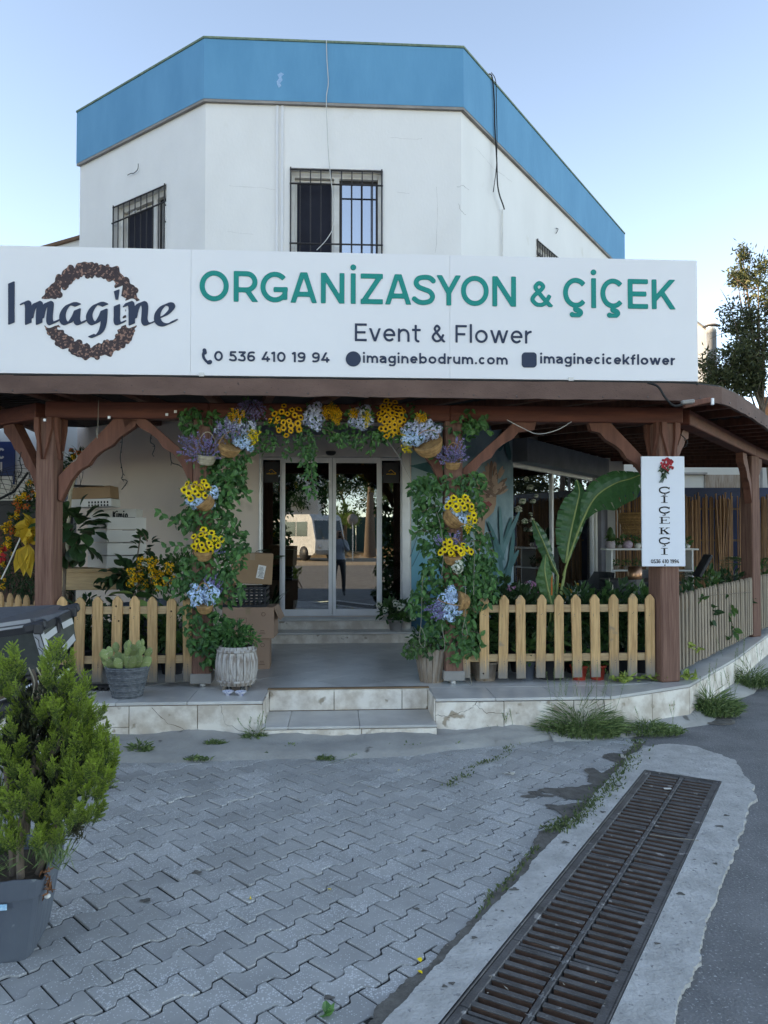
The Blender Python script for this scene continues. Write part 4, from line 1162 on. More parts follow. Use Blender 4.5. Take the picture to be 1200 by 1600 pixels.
def textrun(txt, P, u0, u1, z0, z1, h, o0, o1, mat, parent, gap=.13):
    tot = sum(GW_[c] for c in txt) + gap * (len(txt) - 1)
    H = z1 - z0; k = (u1 - u0) / (tot * H)
    x = u0
    for c in txt:
        w_ = GW_[c] * H * k
        if c != ' ': letter(c, P, x, x + w_, z0, z1, h, o0, o1, mat, parent)
        x += w_ + gap * H * k
# == pergola
PF = Plane(0, 6.8, 1, .06)
BT, BB = 2.775, 2.635            # beam top, bottom
per = thing('pergola', PF.pt(0, TZ), 'dark red stained timber pergola with curved knee braces along the shop front', 'pergola')
postsX = {'L': PF.uz(77, 800)[0], 'a': PF.uz(318, 800)[0], 'b': PF.uz(707, 800)[0], 'R': PF.uz(1036, 800)[0]}
fr_dir = Vector((.575, .818, 0)).normalized()
pR = PF.pt(postsX['R'], 0); pR2 = Vector((4.72, 9.9, 0))
fr_dir = (pR2 - pR).normalized()
pL = PF.pt(postsX['L'], 0); fl_dir = Vector((-.79, .61, 0)).normalized()
pL2 = pL + fl_dir * 3.6; pR3 = pR2 + fr_dir * 3.6
def post(p, sz, rz, z0=TZ, mats='plum_weathered'):
    mb = MB(); mb.bbox((p.x, p.y, (z0 + BB) / 2), (sz, sz, BB - z0 - .002), Matrix.Rotation(rz, 3, 'Z'), bev=.012)
    return build('post', mb, MT[mats], per)
post(pL, .165, -.15); post(pR, .195, .29)
post(pR2, .17, .55); post(pR3, .17, .6); post(pL2, .17, -.6)
for k in 'ab':
    p = PF.pt(postsX[k], 0); post(p, .16, PF.rz, TZ + .09)
    mb = MB(); mb.bbox((p.x, p.y, TZ + .075), (.185, .185, .085), Matrix.Rotation(PF.rz, 3, 'Z'), bev=.006); build('post_shoe', mb, MT['trim_grey'], per)
    mb = MB(); mb.lathe([(.03, TZ), (.03, TZ + .04)], (p.x, p.y, 0), 10); build('post_foot', mb, MT['alu'], per)
def beam(a, b, wd=.15, z0=BB, z1=BT, name='beam', mt='plum_h'):
    mb = MB(); mb.beam((a.x, a.y, (z0 + z1) / 2), (b.x, b.y, (z0 + z1) / 2), wd, z1 - z0, bev=.008); return build(name, mb, MT[mt], per)
e0 = PF.pt(postsX['L'] - .02, 0); e1 = PF.pt(postsX['R'] + .16, 0)
beam(e0, PF.pt(postsX['a'] + .05, 0)); beam(PF.pt(postsX['a'] + .052, 0), PF.pt(postsX['b'] - .03, 0)); beam(PF.pt(postsX['b'] - .028, 0), e1)
beam(e1 + fr_dir * .085, pR2 + fr_dir * .1, .14); beam(pR2 + fr_dir * .102, pR3, .14)
beam(e0 + fl_dir * .085, pL2, .14)
def brace(p, d, L=.62, H=.66, off=.09, th=.085, zt=BB, name='knee_brace'):
    """p post centre, d horizontal direction away from the post"""
    P = Plane(p.x, p.y, d.x, d.y)
    o = [(off, zt - H), (off + .02, zt - H - .015), (off + .05, zt - H + .05), (off + .10, zt - H + .16), (off + .17, zt - H + .25), (off + .255, zt - H + .30), (off + .30, zt - H + .37), (off + .36, zt - H + .42), (off + .45, zt - H + .47), (off + .50, zt - H + .53), (off + L - .02, zt - .07), (off + L, zt - .002), (off + L - .20, zt - .002), (off, zt - H + .20)]
    mb = MB(); mb.prism(o, P, -th / 2, th / 2)
    return build(name, mb, MT['plum'], per)
uF = PF.u
brace(pL, uF, .66, .70); brace(pL, fl_dir, .66, .70)
brace(PF.pt(postsX['a'], 0), -uF, .60, .55); brace(PF.pt(postsX['b'], 0), uF, .66, .62); brace(PF.pt(postsX['b'], 0), -uF, .5, .55)
brace(pR, -uF, .60, .62); brace(pR, fr_dir, .62, .62); brace(pR2, -fr_dir, .5, .6, .08); brace(pR2, fr_dir, .5, .6, .08)
def capital(p, rz, sz):
    for q in (0, 1):
        a_ = rz + q * math.pi / 2; n_ = Vector((math.sin(rz), -math.cos(rz), 0)) if q == 0 else (Vector((math.cos(rz), math.sin(rz), 0)) if p.x < 0 else Vector((-math.cos(rz), -math.sin(rz), 0)))
        P_ = Plane(p.x + n_.x * (sz / 2), p.y + n_.y * (sz / 2), -n_.y, n_.x); h_ = sz / 2
        for sg in (-1, 1):
            mb = MB(); pts_ = [(sg * .012, BB - .36), (sg * h_ * .98, BB - .10), (sg * h_ * .98, BB - .003), (sg * h_ * .45, BB - .003), (sg * h_ * .42, BB - .16)]
            if sg < 0: pts_ = pts_[::-1]
            mb.prism(pts_, P_, .001, .032); build('post_bracket', mb, MT['plum'], per)
capital(pL, -.15, .165); capital(pR, .29, .195)
for u, z in ((postsX['a'] - .30, BB + .03), (PF.uz(176, 655)[0], PF.uz(176, 655)[1]), (PF.uz(278, 646)[0], PF.uz(278, 646)[1]), (PF.uz(77, 659)[0], PF.uz(77, 659)[1])):
    mb = MB(); mb.box(PF.pt(u, z, .10), (.022, .012, .022), Matrix.Rotation(PF.rz, 3, 'Z')); build('bolt_plate', mb, MT['alu'], per)
FZ0, FZ1 = 2.735, 2.875
FS = Plane(0, 6.13, 1, .06)
fpath = [FS.pt(-3.2, 0) + Vector((-.80, .60, 0)) * 4.6, FS.pt(-3.2, 0) + Vector((-.80, .60, 0)) * .6, FS.pt(-3.03, 0), FS.pt(-2.9, 0), FS.pt(-1.9, 0), FS.pt(0.2, 0), FS.pt(1.6, 0), FS.pt(2.35, 0), FS.pt(2.62, 0, -.04), Vector((2.85, 6.45, 0)), Vector((3.11, 6.74, 0)), Vector((3.5, 7.27, 0)), Vector((3.97, 7.95, 0)), Vector((6.2, 11.15, 0)), Vector((8.2, 14.0, 0))]
def ribbon_wall(mb, path, z0, z1, th, wob=.0, m=0):
    n = len(path); out = []; inn = []
    for i, p in enumerate(path):
        d = (path[min(i + 1, n - 1)] - path[max(i - 1, 0)]).normalized(); x = Vector((d.y, -d.x, 0))
        out.append(p); inn.append(p - x * th)
    vs = []
    for i in range(n):
        a, b = out[i], inn[i]
        w0 = rc.uniform(-wob, wob); w1 = rc.uniform(-wob, wob) * .6
        vs += [(a.x, a.y, z0 + w0), (a.x, a.y, z1 + w1), (b.x, b.y, z1 + w1), (b.x, b.y, z0 + w0)]
    fs = []
    for i in range(n - 1):
        for k in range(4): fs.append((i * 4 + k, (i + 1) * 4 + k, (i + 1) * 4 + (k + 1) % 4, i * 4 + (k + 1) % 4))
    fs += [(0, 1, 2, 3), tuple((n - 1) * 4 + k for k in (3, 2, 1, 0))]
    mb.add(vs, fs, m)
def dens(path, step):
    out = []
    for a, b in zip(path, path[1:]):
        k = max(1, int((b - a).length / step))
        out += [a.lerp(b, q / k) for q in range(k)]
    return out + [path[-1]]
dp = dens(fpath, .16)
cut = [0, 12, 30, 47, 58, len(dp) - 1]
cut = sorted(set(min(c, len(dp) - 1) for c in cut))
for a, b in zip(cut, cut[1:]):
    mb = MB(); ribbon_wall(mb, dp[a:b + 1], FZ0, FZ1, .03, .006); build('fascia', mb, MT['fascia'], per)
mb = MB(); ribbon_wall(mb, [p - PF.n * .05 for p in dens(fpath, .4)], FZ1 + .008, FZ1 + .025, .16); build('roof_edging', mb, MT['wire'], per)
mb = MB()
for i in range(4, len(dp) - 22, 2):
    d = (dp[i + 1] - dp[i - 1]).normalized(); x = Vector((d.y, -d.x, 0))
    mb.blob((dp[i] + x * .003) + Vector((0, 0, FZ0 + .02 + rc.uniform(0, .01))), .006, n=5)
build('nails', mb, MT['iron'], per)['kind'] = 'stuff'
inner_ = [Vector((-9.0, 12.5, 0)), Vector((-5.2, 10.9, 0)), LPl.pt(-2.6, 0), LPl.pt(-1.2, 0), CLp, FP.pt(-.8, 0), FP.pt(.2, 0), CRp, RPl.pt(.4, 0), RPl.pt(.8, 0), RPl.pt(1.2, 0), RPl.pt(2.0, 0), RPl.pt(2.8, 0), RPl.pt(6.2, 0), RPl.pt(9, 0)]
OUTZ, INZ = 2.85, 3.2
mb = MB(); vs = []
for a, b in zip(fpath, inner_):
    vs += [(a.x, a.y + .02, OUTZ), (b.x, b.y, INZ), (a.x, a.y + .02, OUTZ + .03), (b.x, b.y, INZ + .03)]
fs = []
for i in range(len(fpath) - 1):
    fs.append((i * 4, i * 4 + 1, i * 4 + 5, i * 4 + 4)); fs.append((i * 4 + 2, i * 4 + 6, i * 4 + 7, i * 4 + 3))
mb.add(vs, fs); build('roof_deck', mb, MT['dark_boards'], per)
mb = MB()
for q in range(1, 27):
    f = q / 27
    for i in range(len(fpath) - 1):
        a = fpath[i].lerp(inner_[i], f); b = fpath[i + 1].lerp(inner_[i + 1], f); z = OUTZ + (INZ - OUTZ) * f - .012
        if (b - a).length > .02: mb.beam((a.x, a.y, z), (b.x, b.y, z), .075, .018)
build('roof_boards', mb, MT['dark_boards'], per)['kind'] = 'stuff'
def rafter(a, b, za=OUTZ - .075, zb=INZ - .085):
    mb = MB(); d = (b - a).normalized(); a2 = a + d * .035
    za += .004
    zs = (za + .03, zb)
    mb.beam((a2.x, a2.y, zs[0]), (b.x, b.y, zs[1]), .075, .09, bev=.005); build('rafter', mb, MT['plum'], per)
for px in (20, 72, 182, 318, 425, 535, 648, 762, 893, 1000):
    a = FS.hit(px, 622, -.02); a.z = 0
    tot = 1e9
    k = min(range(len(fpath) - 1), key=lambda i: ((fpath[i] + fpath[i + 1]) / 2 - a).length)
    seg = fpath[k + 1] - fpath[k]; f = max(0, min(1, (a - fpath[k]).dot(seg) / seg.length_squared))
    b = inner_[k].lerp(inner_[k + 1], f); rafter(a, b)
for k, f in ((8, .2), (9, .3), (10, .1), (10, .9), (11, .8), (12, .05), (12, .14), (12, .24), (12, .34), (12, .45), (12, .57), (12, .7), (12, .85), (13, .1), (13, .4), (13, .7), (0, .2), (0, .4), (0, .6), (0, .8), (1, .3)):
    a = fpath[k].lerp(fpath[k + 1], f); b = inner_[k].lerp(inner_[k + 1], f)
    d = (b - a).normalized(); rafter(a, b)
fl = thing('floodlight', (2.5, 6.3, 2.8), 'small brown floodlight arm with a black cable under the roof edge beside the corner', 'lamp')
mb = MB(); mb.beam(at(1068, 634, 6.12), at(1112, 624, 6.2), .035, .045, bev=.006); build('arm', mb, MT['plum'], fl)
mb = MB(); mb.beam(at(1065, 629, 6.07), at(1084, 627, 6.07), .05, .03, bev=.006); build('lamp_head', mb, MT['trim_grey'], fl)
mb = MB(); mb.beam(at(1113, 622, 6.12), at(1113, 633, 6.12), .022, .022, bev=.004); build('clamp', mb, MT['alu'], fl)
mb = MB(); mb.tube(smooth([at(1012, 598, 6.1), at(1028, 604, 6.06), at(1040, 622, 6.04), at(1053, 634, 6.04), at(1066, 632, 6.05)]), .010, 6); build('cable', mb, MT['wire'], fl)
# == the big shop sign
SG = Plane(0, 6.16, 1, .06)
sz0 = SG.uz(1090, 596)[1]; szt = SG.uz(1090, 407)[1]
su_r = SG.uz(1090, 500)[0]; su_l = SG.uz(-95, 480)[0]
sg = thing('shop_sign', SG.pt(-.6, sz0), 'long white shop sign with green lettering and a brown wreath above the pergola roof', 'sign')
cuts_ = [su_l, SG.uz(298, 500)[0], SG.uz(703, 500)[0], su_r]
for a_, b_ in zip(cuts_, cuts_[1:]):
    mb = MB(); mb.pbox(SG, a_ + .0006, b_ - .0006, sz0, szt, -.09, 0, bev=.0015); build('panel', mb, MT['sign_white'], sg)
mb = MB()
for u in np.linspace(su_l + .3, su_r - .3, 8):
    mb.beam(SG.pt(u, sz0 + .1, -.11), SG.pt(u, sz0 - .10, -.11), .04, .04); mb.beam(SG.pt(u, szt - .1, -.11), SG.pt(u, 2.95, -.8), .03, .03)
build('support_frame', mb, MT['trim_grey'], sg)
mb = MB(); mb.pbox(SG, su_l, su_r, sz0 - .03, sz0 - .003, -.1, -.005); build('bottom_rail', mb, MT['wire'], sg)
for px in (315, 892):
    mb = MB(); mb.pbox(SG, SG.uz(px - 4, 590)[0], SG.uz(px + 4, 590)[0], sz0 - .01, sz0 + .022, .001, .012, bev=.003); build('clip', mb, MT['pvc'], sg)
LH = .006
def sgz(px, py): return SG.uz(px, py)[1]
bz0 = (sgz(384, 472.3) + sgz(580, 476.0) + sgz(1035, 481.9)) / 3; bz1 = (sgz(384, 423.8) + sgz(580, 429.0) + sgz(1035, 436.4)) / 3
for ch, a, b in (('O', 312, 357.4), ('R', 365.2, 403.8), ('G', 407, 449), ('A', 453.6, 495.6), ('N', 501.4, 538.2), ('İ', 547.6, 556.2), ('Z', 563.5, 598.2), ('A', 601.3, 642.8), ('S', 645.2, 680), ('Y', 681.8, 720.4), ('O', 720.2, 763.4), ('N', 769.2, 806),
                 ('Ç', 879.6, 916.5), ('İ', 923.2, 931.4), ('Ç', 938, 974.2), ('E', 980.8, 1012), ('K', 1018.2, 1054.5)):
    letter(ch, SG, SG.uz(a, 455)[0], SG.uz(b, 455)[0], bz0, bz1, .080, .0005, LH, MT['green_letter'], sg, res=3.2)
letter('&', SG, SG.uz(828.5, 460)[0], SG.uz(862, 460)[0], bz0 + .002, bz0 + (bz1 - bz0) * .87, .078, .0005, LH, MT['green_letter'], sg, res=3.2)
z0_ = (sgz(565, 533) + sgz(770, 536.2)) / 2; z1_ = z0_ + (sgz(565, 505.5) - sgz(565, 533))
textrun('Event & Flower', SG, SG.uz(554.5, 520)[0], SG.uz(830.5, 520)[0], z0_, z1_, .062, .0005, LH, MT['grey_letter'], sg, gap=.14)
zb_ = (sgz(350, 564.3) + sgz(700, 568.3) + sgz(950, 569.5)) / 3
textrun('0 536 410 19 94', SG, SG.uz(334.8, 558)[0], SG.uz(514.8, 558)[0], sgz(420, 565.3), sgz(420, 549.6), .092, .0005, LH, MT['grey_letter'], sg, gap=.13)
textrun('imaginebodrum.com', SG, SG.uz(567, 560)[0], SG.uz(793, 560)[0], sgz(680, 568.3), sgz(680, 553.2), .094, .0005, LH, MT['grey_letter'], sg, gap=.15)
textrun('imaginecicekflower', SG, SG.uz(843.8, 561)[0], SG.uz(1054, 561)[0], sgz(950, 569.2), sgz(950, 554.2), .094, .0005, LH, MT['grey_letter'], sg, gap=.15)
def px_field(strokes_d, x0, x1, y0, y1, step, mat, name, o1=LH, off_u=None):
    xs = np.arange(x0, x1, step); ys = np.arange(y0, y1, step)
    X, Y = np.meshgrid(xs, ys); D = strokes_d(X, Y)
    mb = MB(); cache = {}
    def mp(x, y, o):
        u, z = SG.uz(x, y); return SG.pt(u, z, o)
    fill_field(D, xs, ys, mp, mb, .0005, o1)
    for i, f in enumerate(mb.f): mb.f[i] = tuple(reversed(f))
    return build(name, mb, mat, sg)
px_field(lambda X, Y: np.hypot(X - 552, Y - 561) - 11.8, 536, 568, 546, 576, .6, MT['grey_letter'], 'round_badge')
px_field(lambda X, Y: np.hypot(np.maximum(np.abs(X - 826.7) - 6.2, 0), np.maximum(np.abs(Y - 562.6) - 6.4, 0)) - 5.4, 810, 842, 546, 578, .6, MT['grey_letter'], 'square_badge')
def phone(X, Y):
    s = cat([(319.5, 549), (317.6, 554), (319, 560), (323, 565), (328, 567.5)], 5)
    d = sd_poly(X, Y, s, 2.0, False)
    d = np.minimum(d, sd_poly(X, Y, [(319.5, 547.5), (320.2, 551)], 3.0, False)); d = np.minimum(d, sd_poly(X, Y, [(326, 566.5), (328.5, 565.5)], 3.0, False)); return d
px_field(phone, 312, 334, 542, 573, .5, MT['grey_letter'], 'telephone_symbol')
K_ = 4.138
NA = (math.cos(R(23)), -math.sin(R(23)))
SCR = {
 'I': [[(75, 176), (75, 300), (75, 434)]],
 'm': [[(150, 308), (166, 299), (180, 306), (184, 330), (184, 380), (184, 436)], [(196, 405), (206, 360), (222, 322), (242, 302), (256, 312), (257, 340), (254, 380), (254, 436)], [(266, 405), (276, 360), (292, 322), (312, 302), (327, 312), (327, 340), (322, 385), (322, 420), (333, 438), (352, 432), (368, 420)]],
 'a': [[(503, 318), (478, 310), (448, 315), (420, 345), (405, 385), (412, 425), (435, 438), (462, 420), (485, 385), (500, 350)], [(503, 350), (499, 385), (498, 418), (508, 436), (526, 436), (542, 424)]],
 'g': [[(680, 318), (652, 308), (622, 315), (594, 345), (578, 385), (586, 422), (610, 438), (636, 420), (658, 385), (672, 352)], [(676, 352), (674, 400), (670, 440), (658, 480), (636, 508), (610, 520), (592, 515)]],
 'i': [[(757, 322), (757, 380), (756, 415), (764, 436), (782, 436), (797, 426)]],
 'n': [[(816, 322), (832, 303), (846, 308), (852, 335), (853, 390), (853, 440)], [(866, 405), (876, 360), (892, 322), (912, 304), (930, 308), (938, 330), (936, 380), (934, 415), (944, 438), (962, 440), (980, 432)]],
 'e': [[(1030, 400), (1062, 388), (1092, 365), (1112, 338), (1106, 316), (1080, 312), (1048, 330), (1022, 368), (1018, 410), (1036, 438), (1066, 446), (1100, 436), (1130, 418)]],
}
def nib_d(X, Y, path, half=19, r=3.0):
    pts = cat(path, 8)
    d = np.full(X.shape, 1e9)
    for (x, y) in pts:
        t = np.clip((X - x) * NA[0] + (Y - y) * NA[1], -half, half)
        d = np.minimum(d, np.hypot(X - x - t * NA[0], Y - y - t * NA[1]) - r)
    for (x, y), (x2, y2) in zip(pts, pts[1:]):
        for f in (.33, .66):
            xx, yy = x + (x2 - x) * f, y + (y2 - y) * f
            t = np.clip((X - xx) * NA[0] + (Y - yy) * NA[1], -half, half)
            d = np.minimum(d, np.hypot(X - xx - t * NA[0], Y - yy - t * NA[1]) - r)
    return d
def to_px(f): return lambda X, Y: f(X * K_, (Y - 400) * K_)
def tri_dot(X, Y):
    q = [(737, 230), (774, 216), (764, 282), (749, 284)]
    d = np.full(X.shape, -1e9)
    for (x0, y0), (x1, y1) in zip(q, q[1:] + q[:1]):
        L = math.hypot(x1 - x0, y1 - y0); d = np.maximum(d, ((X - x0) * (y1 - y0) - (Y - y0) * (x1 - x0)) / L)
    return d
allscr = []
for ch, strokes in SCR.items():
    xs_ = [p[0] for s in strokes for p in s]; ys_ = [p[1] for s in strokes for p in s]
    def f(X, Y, strokes=strokes, ch=ch):
        d = np.full(X.shape, 1e9)
        for s in strokes: d = np.minimum(d, nib_d(X, Y, s))
        if ch == 'i': d = np.minimum(d, tri_dot(X, Y))
        return d
    x0 = (min(xs_) - 30) / K_; x1 = (max(xs_) + 30) / K_; y0 = 400 + (min(ys_) - (120 if ch == 'i' else 25)) / K_; y1 = 400 + (max(ys_) + 22) / K_
    px_field(to_px(f), x0, x1, y0, y1, .55, MT['grey_letter'], 'letter', o1=LH + .002)
    allscr.append(f)
def wreath(X, Y):
    cx, cy = 592, 352
    a = np.arctan2(Y - cy, X - cx)
    r = np.hypot((X - cx) / 272, (Y - cy) / 266)
    w_ = 42 + 7 * np.sin(a * 11 + 1) + 6 * np.sin(a * 23) + 4 * np.sin(a * 37 + 2)
    ctr = 1 + .02 * np.sin(a * 7 + 2) + .015 * np.sin(a * 17)
    d = np.abs(r - ctr) * 268 - w_
    for k in range(46):
        b = k * 2 * math.pi / 46 + .05 * math.sin(k * 9)
        rr = 268 * (1 + (.13 if k % 2 else -.12) + .03 * math.sin(k * 5.3))
        d = np.minimum(d, np.hypot(X - cx - math.cos(b) * rr, Y - cy - math.sin(b) * rr * .98) - (17 + 5 * math.sin(k * 3.7)))
    s = np.full(X.shape, 1e9)
    for f in allscr[1:]: s = np.minimum(s, f(X, Y))
    d = np.maximum(d, 17 - s)
    d = np.maximum(d, np.where((X < 380) & (Y > 280) & (Y < 450), 5 - np.maximum(X - 372, -99) + 0 * X, -1e9))
    return d
px_field(to_px(wreath), 62, 226, 404, 566, .8, MT['wreath_print'], 'wreath_emblem', o1=.004)
# == small hanging sign on the corner post
HS = Plane(PF.pt(postsX['R'], 0, .17).x, PF.pt(postsX['R'], 0, .17).y, 1, .0)
ha, hz1 = HS.uz(1002, 713); hb, hz0 = HS.uz(1071, 885)
hs = thing('hanging_sign', HS.pt((ha + hb) / 2, hz0), 'narrow white upright sign with a red carnation and black letters on the corner post', 'sign')
mb = MB(); mb.pbox(HS, ha, hb, hz0, hz1, -.02, 0, bev=.002); build('panel', mb, M('small_sign_white', (.74, .77, .82), (.72, .75, .80), rough=.4, bump=.01), hs)
SER = {
 'Ç': ([cat([(.92, .74), (.70, .92), (.42, .94), (.14, .78), (.08, .5), (.16, .22), (.44, .06), (.72, .1), (.95, .28)], 5)], [[(.93, .62), (.93, .98)], [(.5, .04), (.5, -.12), (.62, -.2), (.5, -.3), (.34, -.28)]]),
 'İ': ([[(.5, 0), (.5, 1)]], [[(.2, .03), (.8, .03)], [(.2, .97), (.8, .97)]]),
 'E': ([[(.28, 0), (.28, 1)]], [[(.05, .03), (.95, .03), (.95, .26)], [(.05, .97), (.92, .97), (.92, .76)], [(.28, .52), (.66, .52)], [(.66, .38), (.66, .66)]]),
 'K': ([[(.25, 0), (.25, 1)], [(.45, .58), (.85, .02)]], [[(.02, .03), (.48, .03)], [(.02, .97), (.48, .97)], [(.25, .42), (.82, .97)], [(.62, .97), (.98, .97)], [(.62, .03), (1.02, .03)]]),
}
for ch, yc in (('Ç', 766), ('İ', 780.5), ('Ç', 797), ('E', 813), ('K', 829.5), ('Ç', 845), ('İ', 861.5)):
    thick, thin = SER[ch]
    hgt = 10.5; wd = 18 if ch != 'İ' else 18
    u0, z1 = HS.uz(1038 - wd / 2, yc - hgt / 2); u1, z0 = HS.uz(1038 + wd / 2, yc + hgt / 2)
    Wx = (u1 - u0); Hz = (z1 - z0)
    xs = np.arange(-.1, 1.15, .035); ys = np.arange(-.4, 1.1, .035); X, Y = np.meshgrid(xs, ys)
    D = np.full(X.shape, 1e9); ar = Wx / Hz
    for s in thick: D = np.minimum(D, sd_poly(X * ar, Y, [(a * ar, b) for a, b in s], .13 if ch != 'Ç' else .10))
    for s in thin: D = np.minimum(D, sd_poly(X * ar, Y, [(a * ar, b) for a, b in s], .045))
    if ch != 'Ç': D = np.maximum(D, np.maximum(-Y, Y - 1))
    if ch == 'İ': D = np.minimum(D, np.hypot((X - .5) * ar, Y - 1.28 + .0) - .07) if yc < 800 and yc > 775 else D
    mb = MB(); fill_field(D, xs, ys, lambda x, y, o: HS.pt(u0 + x * Wx, z0 + y * Hz, o), mb, .0005, .003); build('letter', mb, MT['wire'], hs)
textrun('0536 410 1994', HS, HS.uz(1017, 877)[0], HS.uz(1061, 877)[0], HS.uz(1038, 880)[1], HS.uz(1038, 874)[1], .075, .0005, .003, MT['wire'], hs, gap=.12)
red = M('carnation_red', (.50, .02, .03), (.30, .01, .02), rough=.6, scale=60, tint=.4)
mb = MB(); cu, cz = HS.uz(1042, 727)
for k in range(46):
    a = rp.uniform(0, 6.28); r = .062 * math.sqrt(rp.random()); mb.add([HS.pt(cu + math.cos(a) * r * .9 + math.cos(b) * .012, cz + math.sin(a) * r + math.sin(b) * .012, .003 + .0002 * k) for b in [q * 1.047 for q in range(6)]], [tuple(range(6))], 0, rp.random())
cf = build('carnation_picture', mb, red, hs)
mb = MB()
for k in range(26):
    u = cu - .03 + rp.uniform(-.04, .03); z = cz - .055 + rp.uniform(-.05, .03)
    mb.sleaf(HS.pt(u, z, .0125), HS.u * rp.uniform(-1, 1) + Vector((0, 0, rp.uniform(-1, .6))), .04, .015, up=HS.n, t=rp.random(), fold=0)
for k in range(5): mb.tube([HS.pt(cu - .02, cz - .06, .0125), HS.pt(cu - .045 + k * .004, cz - .11, .0125), HS.pt(cu - .075 + .008 * k, cz - .155, .0125)], .002, 4)
build('leaves_picture', mb, MT['darkleaf'], hs)
for px, py in ((1044, 716), (1039, 883)):
    mb = MB(); mb.blob(HS.hit(px, py, .002), .006); build('screw', mb, MT['wire'], hs)
mb = MB(); mb.beam(HS.pt((ha + hb) / 2 + .02, (hz0 + hz1) / 2, -.021), HS.pt((ha + hb) / 2 + .02, (hz0 + hz1) / 2, -.08), .04, .5, up=(0, 0, 1)); build('mounting_block', mb, MT['plum'], hs)
# == drain grate
gr = thing('drain_grate', gp(GL / 2, GW / 2), 'long rusty cast iron drain grate set in concrete between the paving and the asphalt', 'grate')
PN = .50; nslot = 8; pitch = PN / nslot
barm = []
def gbox(mb, s0, s1, t0, t1, z0, z1, bev=0, m=0):
    c = gp((s0 + s1) / 2, (t0 + t1) / 2, (z0 + z1) / 2)
    rot = Matrix((GB, -GA, Vector((0, 0, 1)))).transposed()
    (mb.bbox if bev else mb.box)(c, (abs(t1 - t0), abs(s1 - s0), z1 - z0), rot, m, **({'bev': bev} if bev else {}))
mb = MB(); gbox(mb, 0, pitch - .034, 0, GW / 2 - .052, 0, .02, bev=.003)
for k in range(3):
    mb = MB(); rot = Matrix((GB, -GA, Vector((0, 0, 1)))).transposed()
    mb.bbox((0, 0, -.003), (GW / 2 - .060, pitch * .40, .006), rot @ Matrix.Rotation(rc.gauss(0, .006), 3, 'Z'), bev=.002); mb.box((0, 0, -.024), (GW / 2 - .064, pitch * .395, .036), rot, m=1); barm.append(mb.mesh('bar', [MT['iron'], MT['iron_bar']], center=False)[0])
for i in range(9):
    s0 = .02 + i * (PN + .006)
    if s0 + PN > GL: break
    mb = MB()
    gbox(mb, s0, s0 + PN, .010, .046, -.025, .006, .003); gbox(mb, s0, s0 + PN, GW - .046, GW - .010, -.025, .006, .003)
    gbox(mb, s0, s0 + PN, GW / 2 - .012, GW / 2 + .012, -.025, .004, .003)
    gbox(mb, s0, s0 + .014, .047, GW / 2 - .021, -.025, .001, .003); gbox(mb, s0, s0 + .014, GW / 2 + .021, GW - .047, -.025, .001, .003)
    for q in range(4):
        c_ = gp(s0 + .06 + q * .125, GW / 2, .0055); vs_ = []
        for k_ in range(8): r_ = .020 if k_ % 2 == 0 else .006; vs_.append(c_ + (GA * math.cos(k_ * .7854) + GB * math.sin(k_ * .7854)) * r_)
        mb.add(vs_, [tuple(reversed(range(8)))], 1)
    fr = build('frame', mb, [MT['iron'], M('worn_iron', (.30, .29, .28), rough=.5, metal=.3, coord='World') if 'worn_iron' not in bpy.data.materials else bpy.data.materials['worn_iron']], gr)
    for j in range(nslot - 0):
        s = s0 + .014 + (PN - .014) * (j + .5) / nslot
        for t in (.046 + (GW / 2 - .066) / 2, GW - .046 - (GW / 2 - .066) / 2):
            put('bar', rc.choice(barm), gp(s, t, .0045 + rc.uniform(-.0012, .0008)), gr)
mb = MB(); gbox(mb, 0, GL, .0, .008, -.03, .009, .002); gbox(mb, 0, GL, GW - .008, GW, -.03, .009, .002); gbox(mb, .0, .012, .009, GW - .009, -.03, .008, .002); build('outer_frame', mb, MT['iron'], gr)
tw = MB(); tw.tube(smooth([hitz(1015, 1304, .02), hitz(1040, 1308, .025), hitz(1070, 1311, .02), hitz(1092, 1313, .015)]), .0022, 4)
tag(build('dry_twig', tw, MT['rope']), 'thin pale dry twig lying across the drain grate', 'twig')
# == picket fences
def picket_mesh(hh, wd=.083, th=.022, mat='pine', seed=0):
    r = random.Random(seed)
    mb = MB(); t = .045
    o = [(-wd / 2, 0), (wd / 2, 0), (wd / 2 + r.gauss(0, .001), hh - t), (wd * .22, hh - .012), (wd * .08, hh - .001), (-wd * .08, hh), (-wd * .22, hh - .012), (-wd / 2 + r.gauss(0, .001), hh - t)]
    b = .004
    n = len(o); vs = []
    for y, ins in ((-th / 2, b), (-th / 2 + b, 0), (th / 2, 0)):
        for x, z in o:
            cx, cz = 0, hh / 2
            vs.append((x - math.copysign(ins, x - cx), y, z - math.copysign(ins, z - cz)))
    fs = [tuple(range(n)), tuple(reversed(range(2 * n, 3 * n)))]
    for k in (0, 1):
        for i in range(n): j = (i + 1) % n; fs.append((k * n + j, k * n + i, (k + 1) * n + i, (k + 1) * n + j))
    mb.add([Vector(v) for v in vs], fs)
    for z in (hh - .175, hh - .165 if seed % 2 else hh - .19, .13, .15):
        mb.lathe([(.004, 0), (.003, .0012), (.0001, .0014)], (r.uniform(-.018, .018), -th / 2, z), 6, m=1, axis=(0, -1, 0))
    return mb.mesh('picket', [MT[mat], MT['iron']], center=False)[0]
pk = [picket_mesh(.735, seed=k) for k in range(4)]; pkg = [picket_mesh(.72, wd=.055, mat='pine_grey', seed=k) for k in range(3)]
knot = M('wood_knot', (.07, .035, .02), rough=.8)
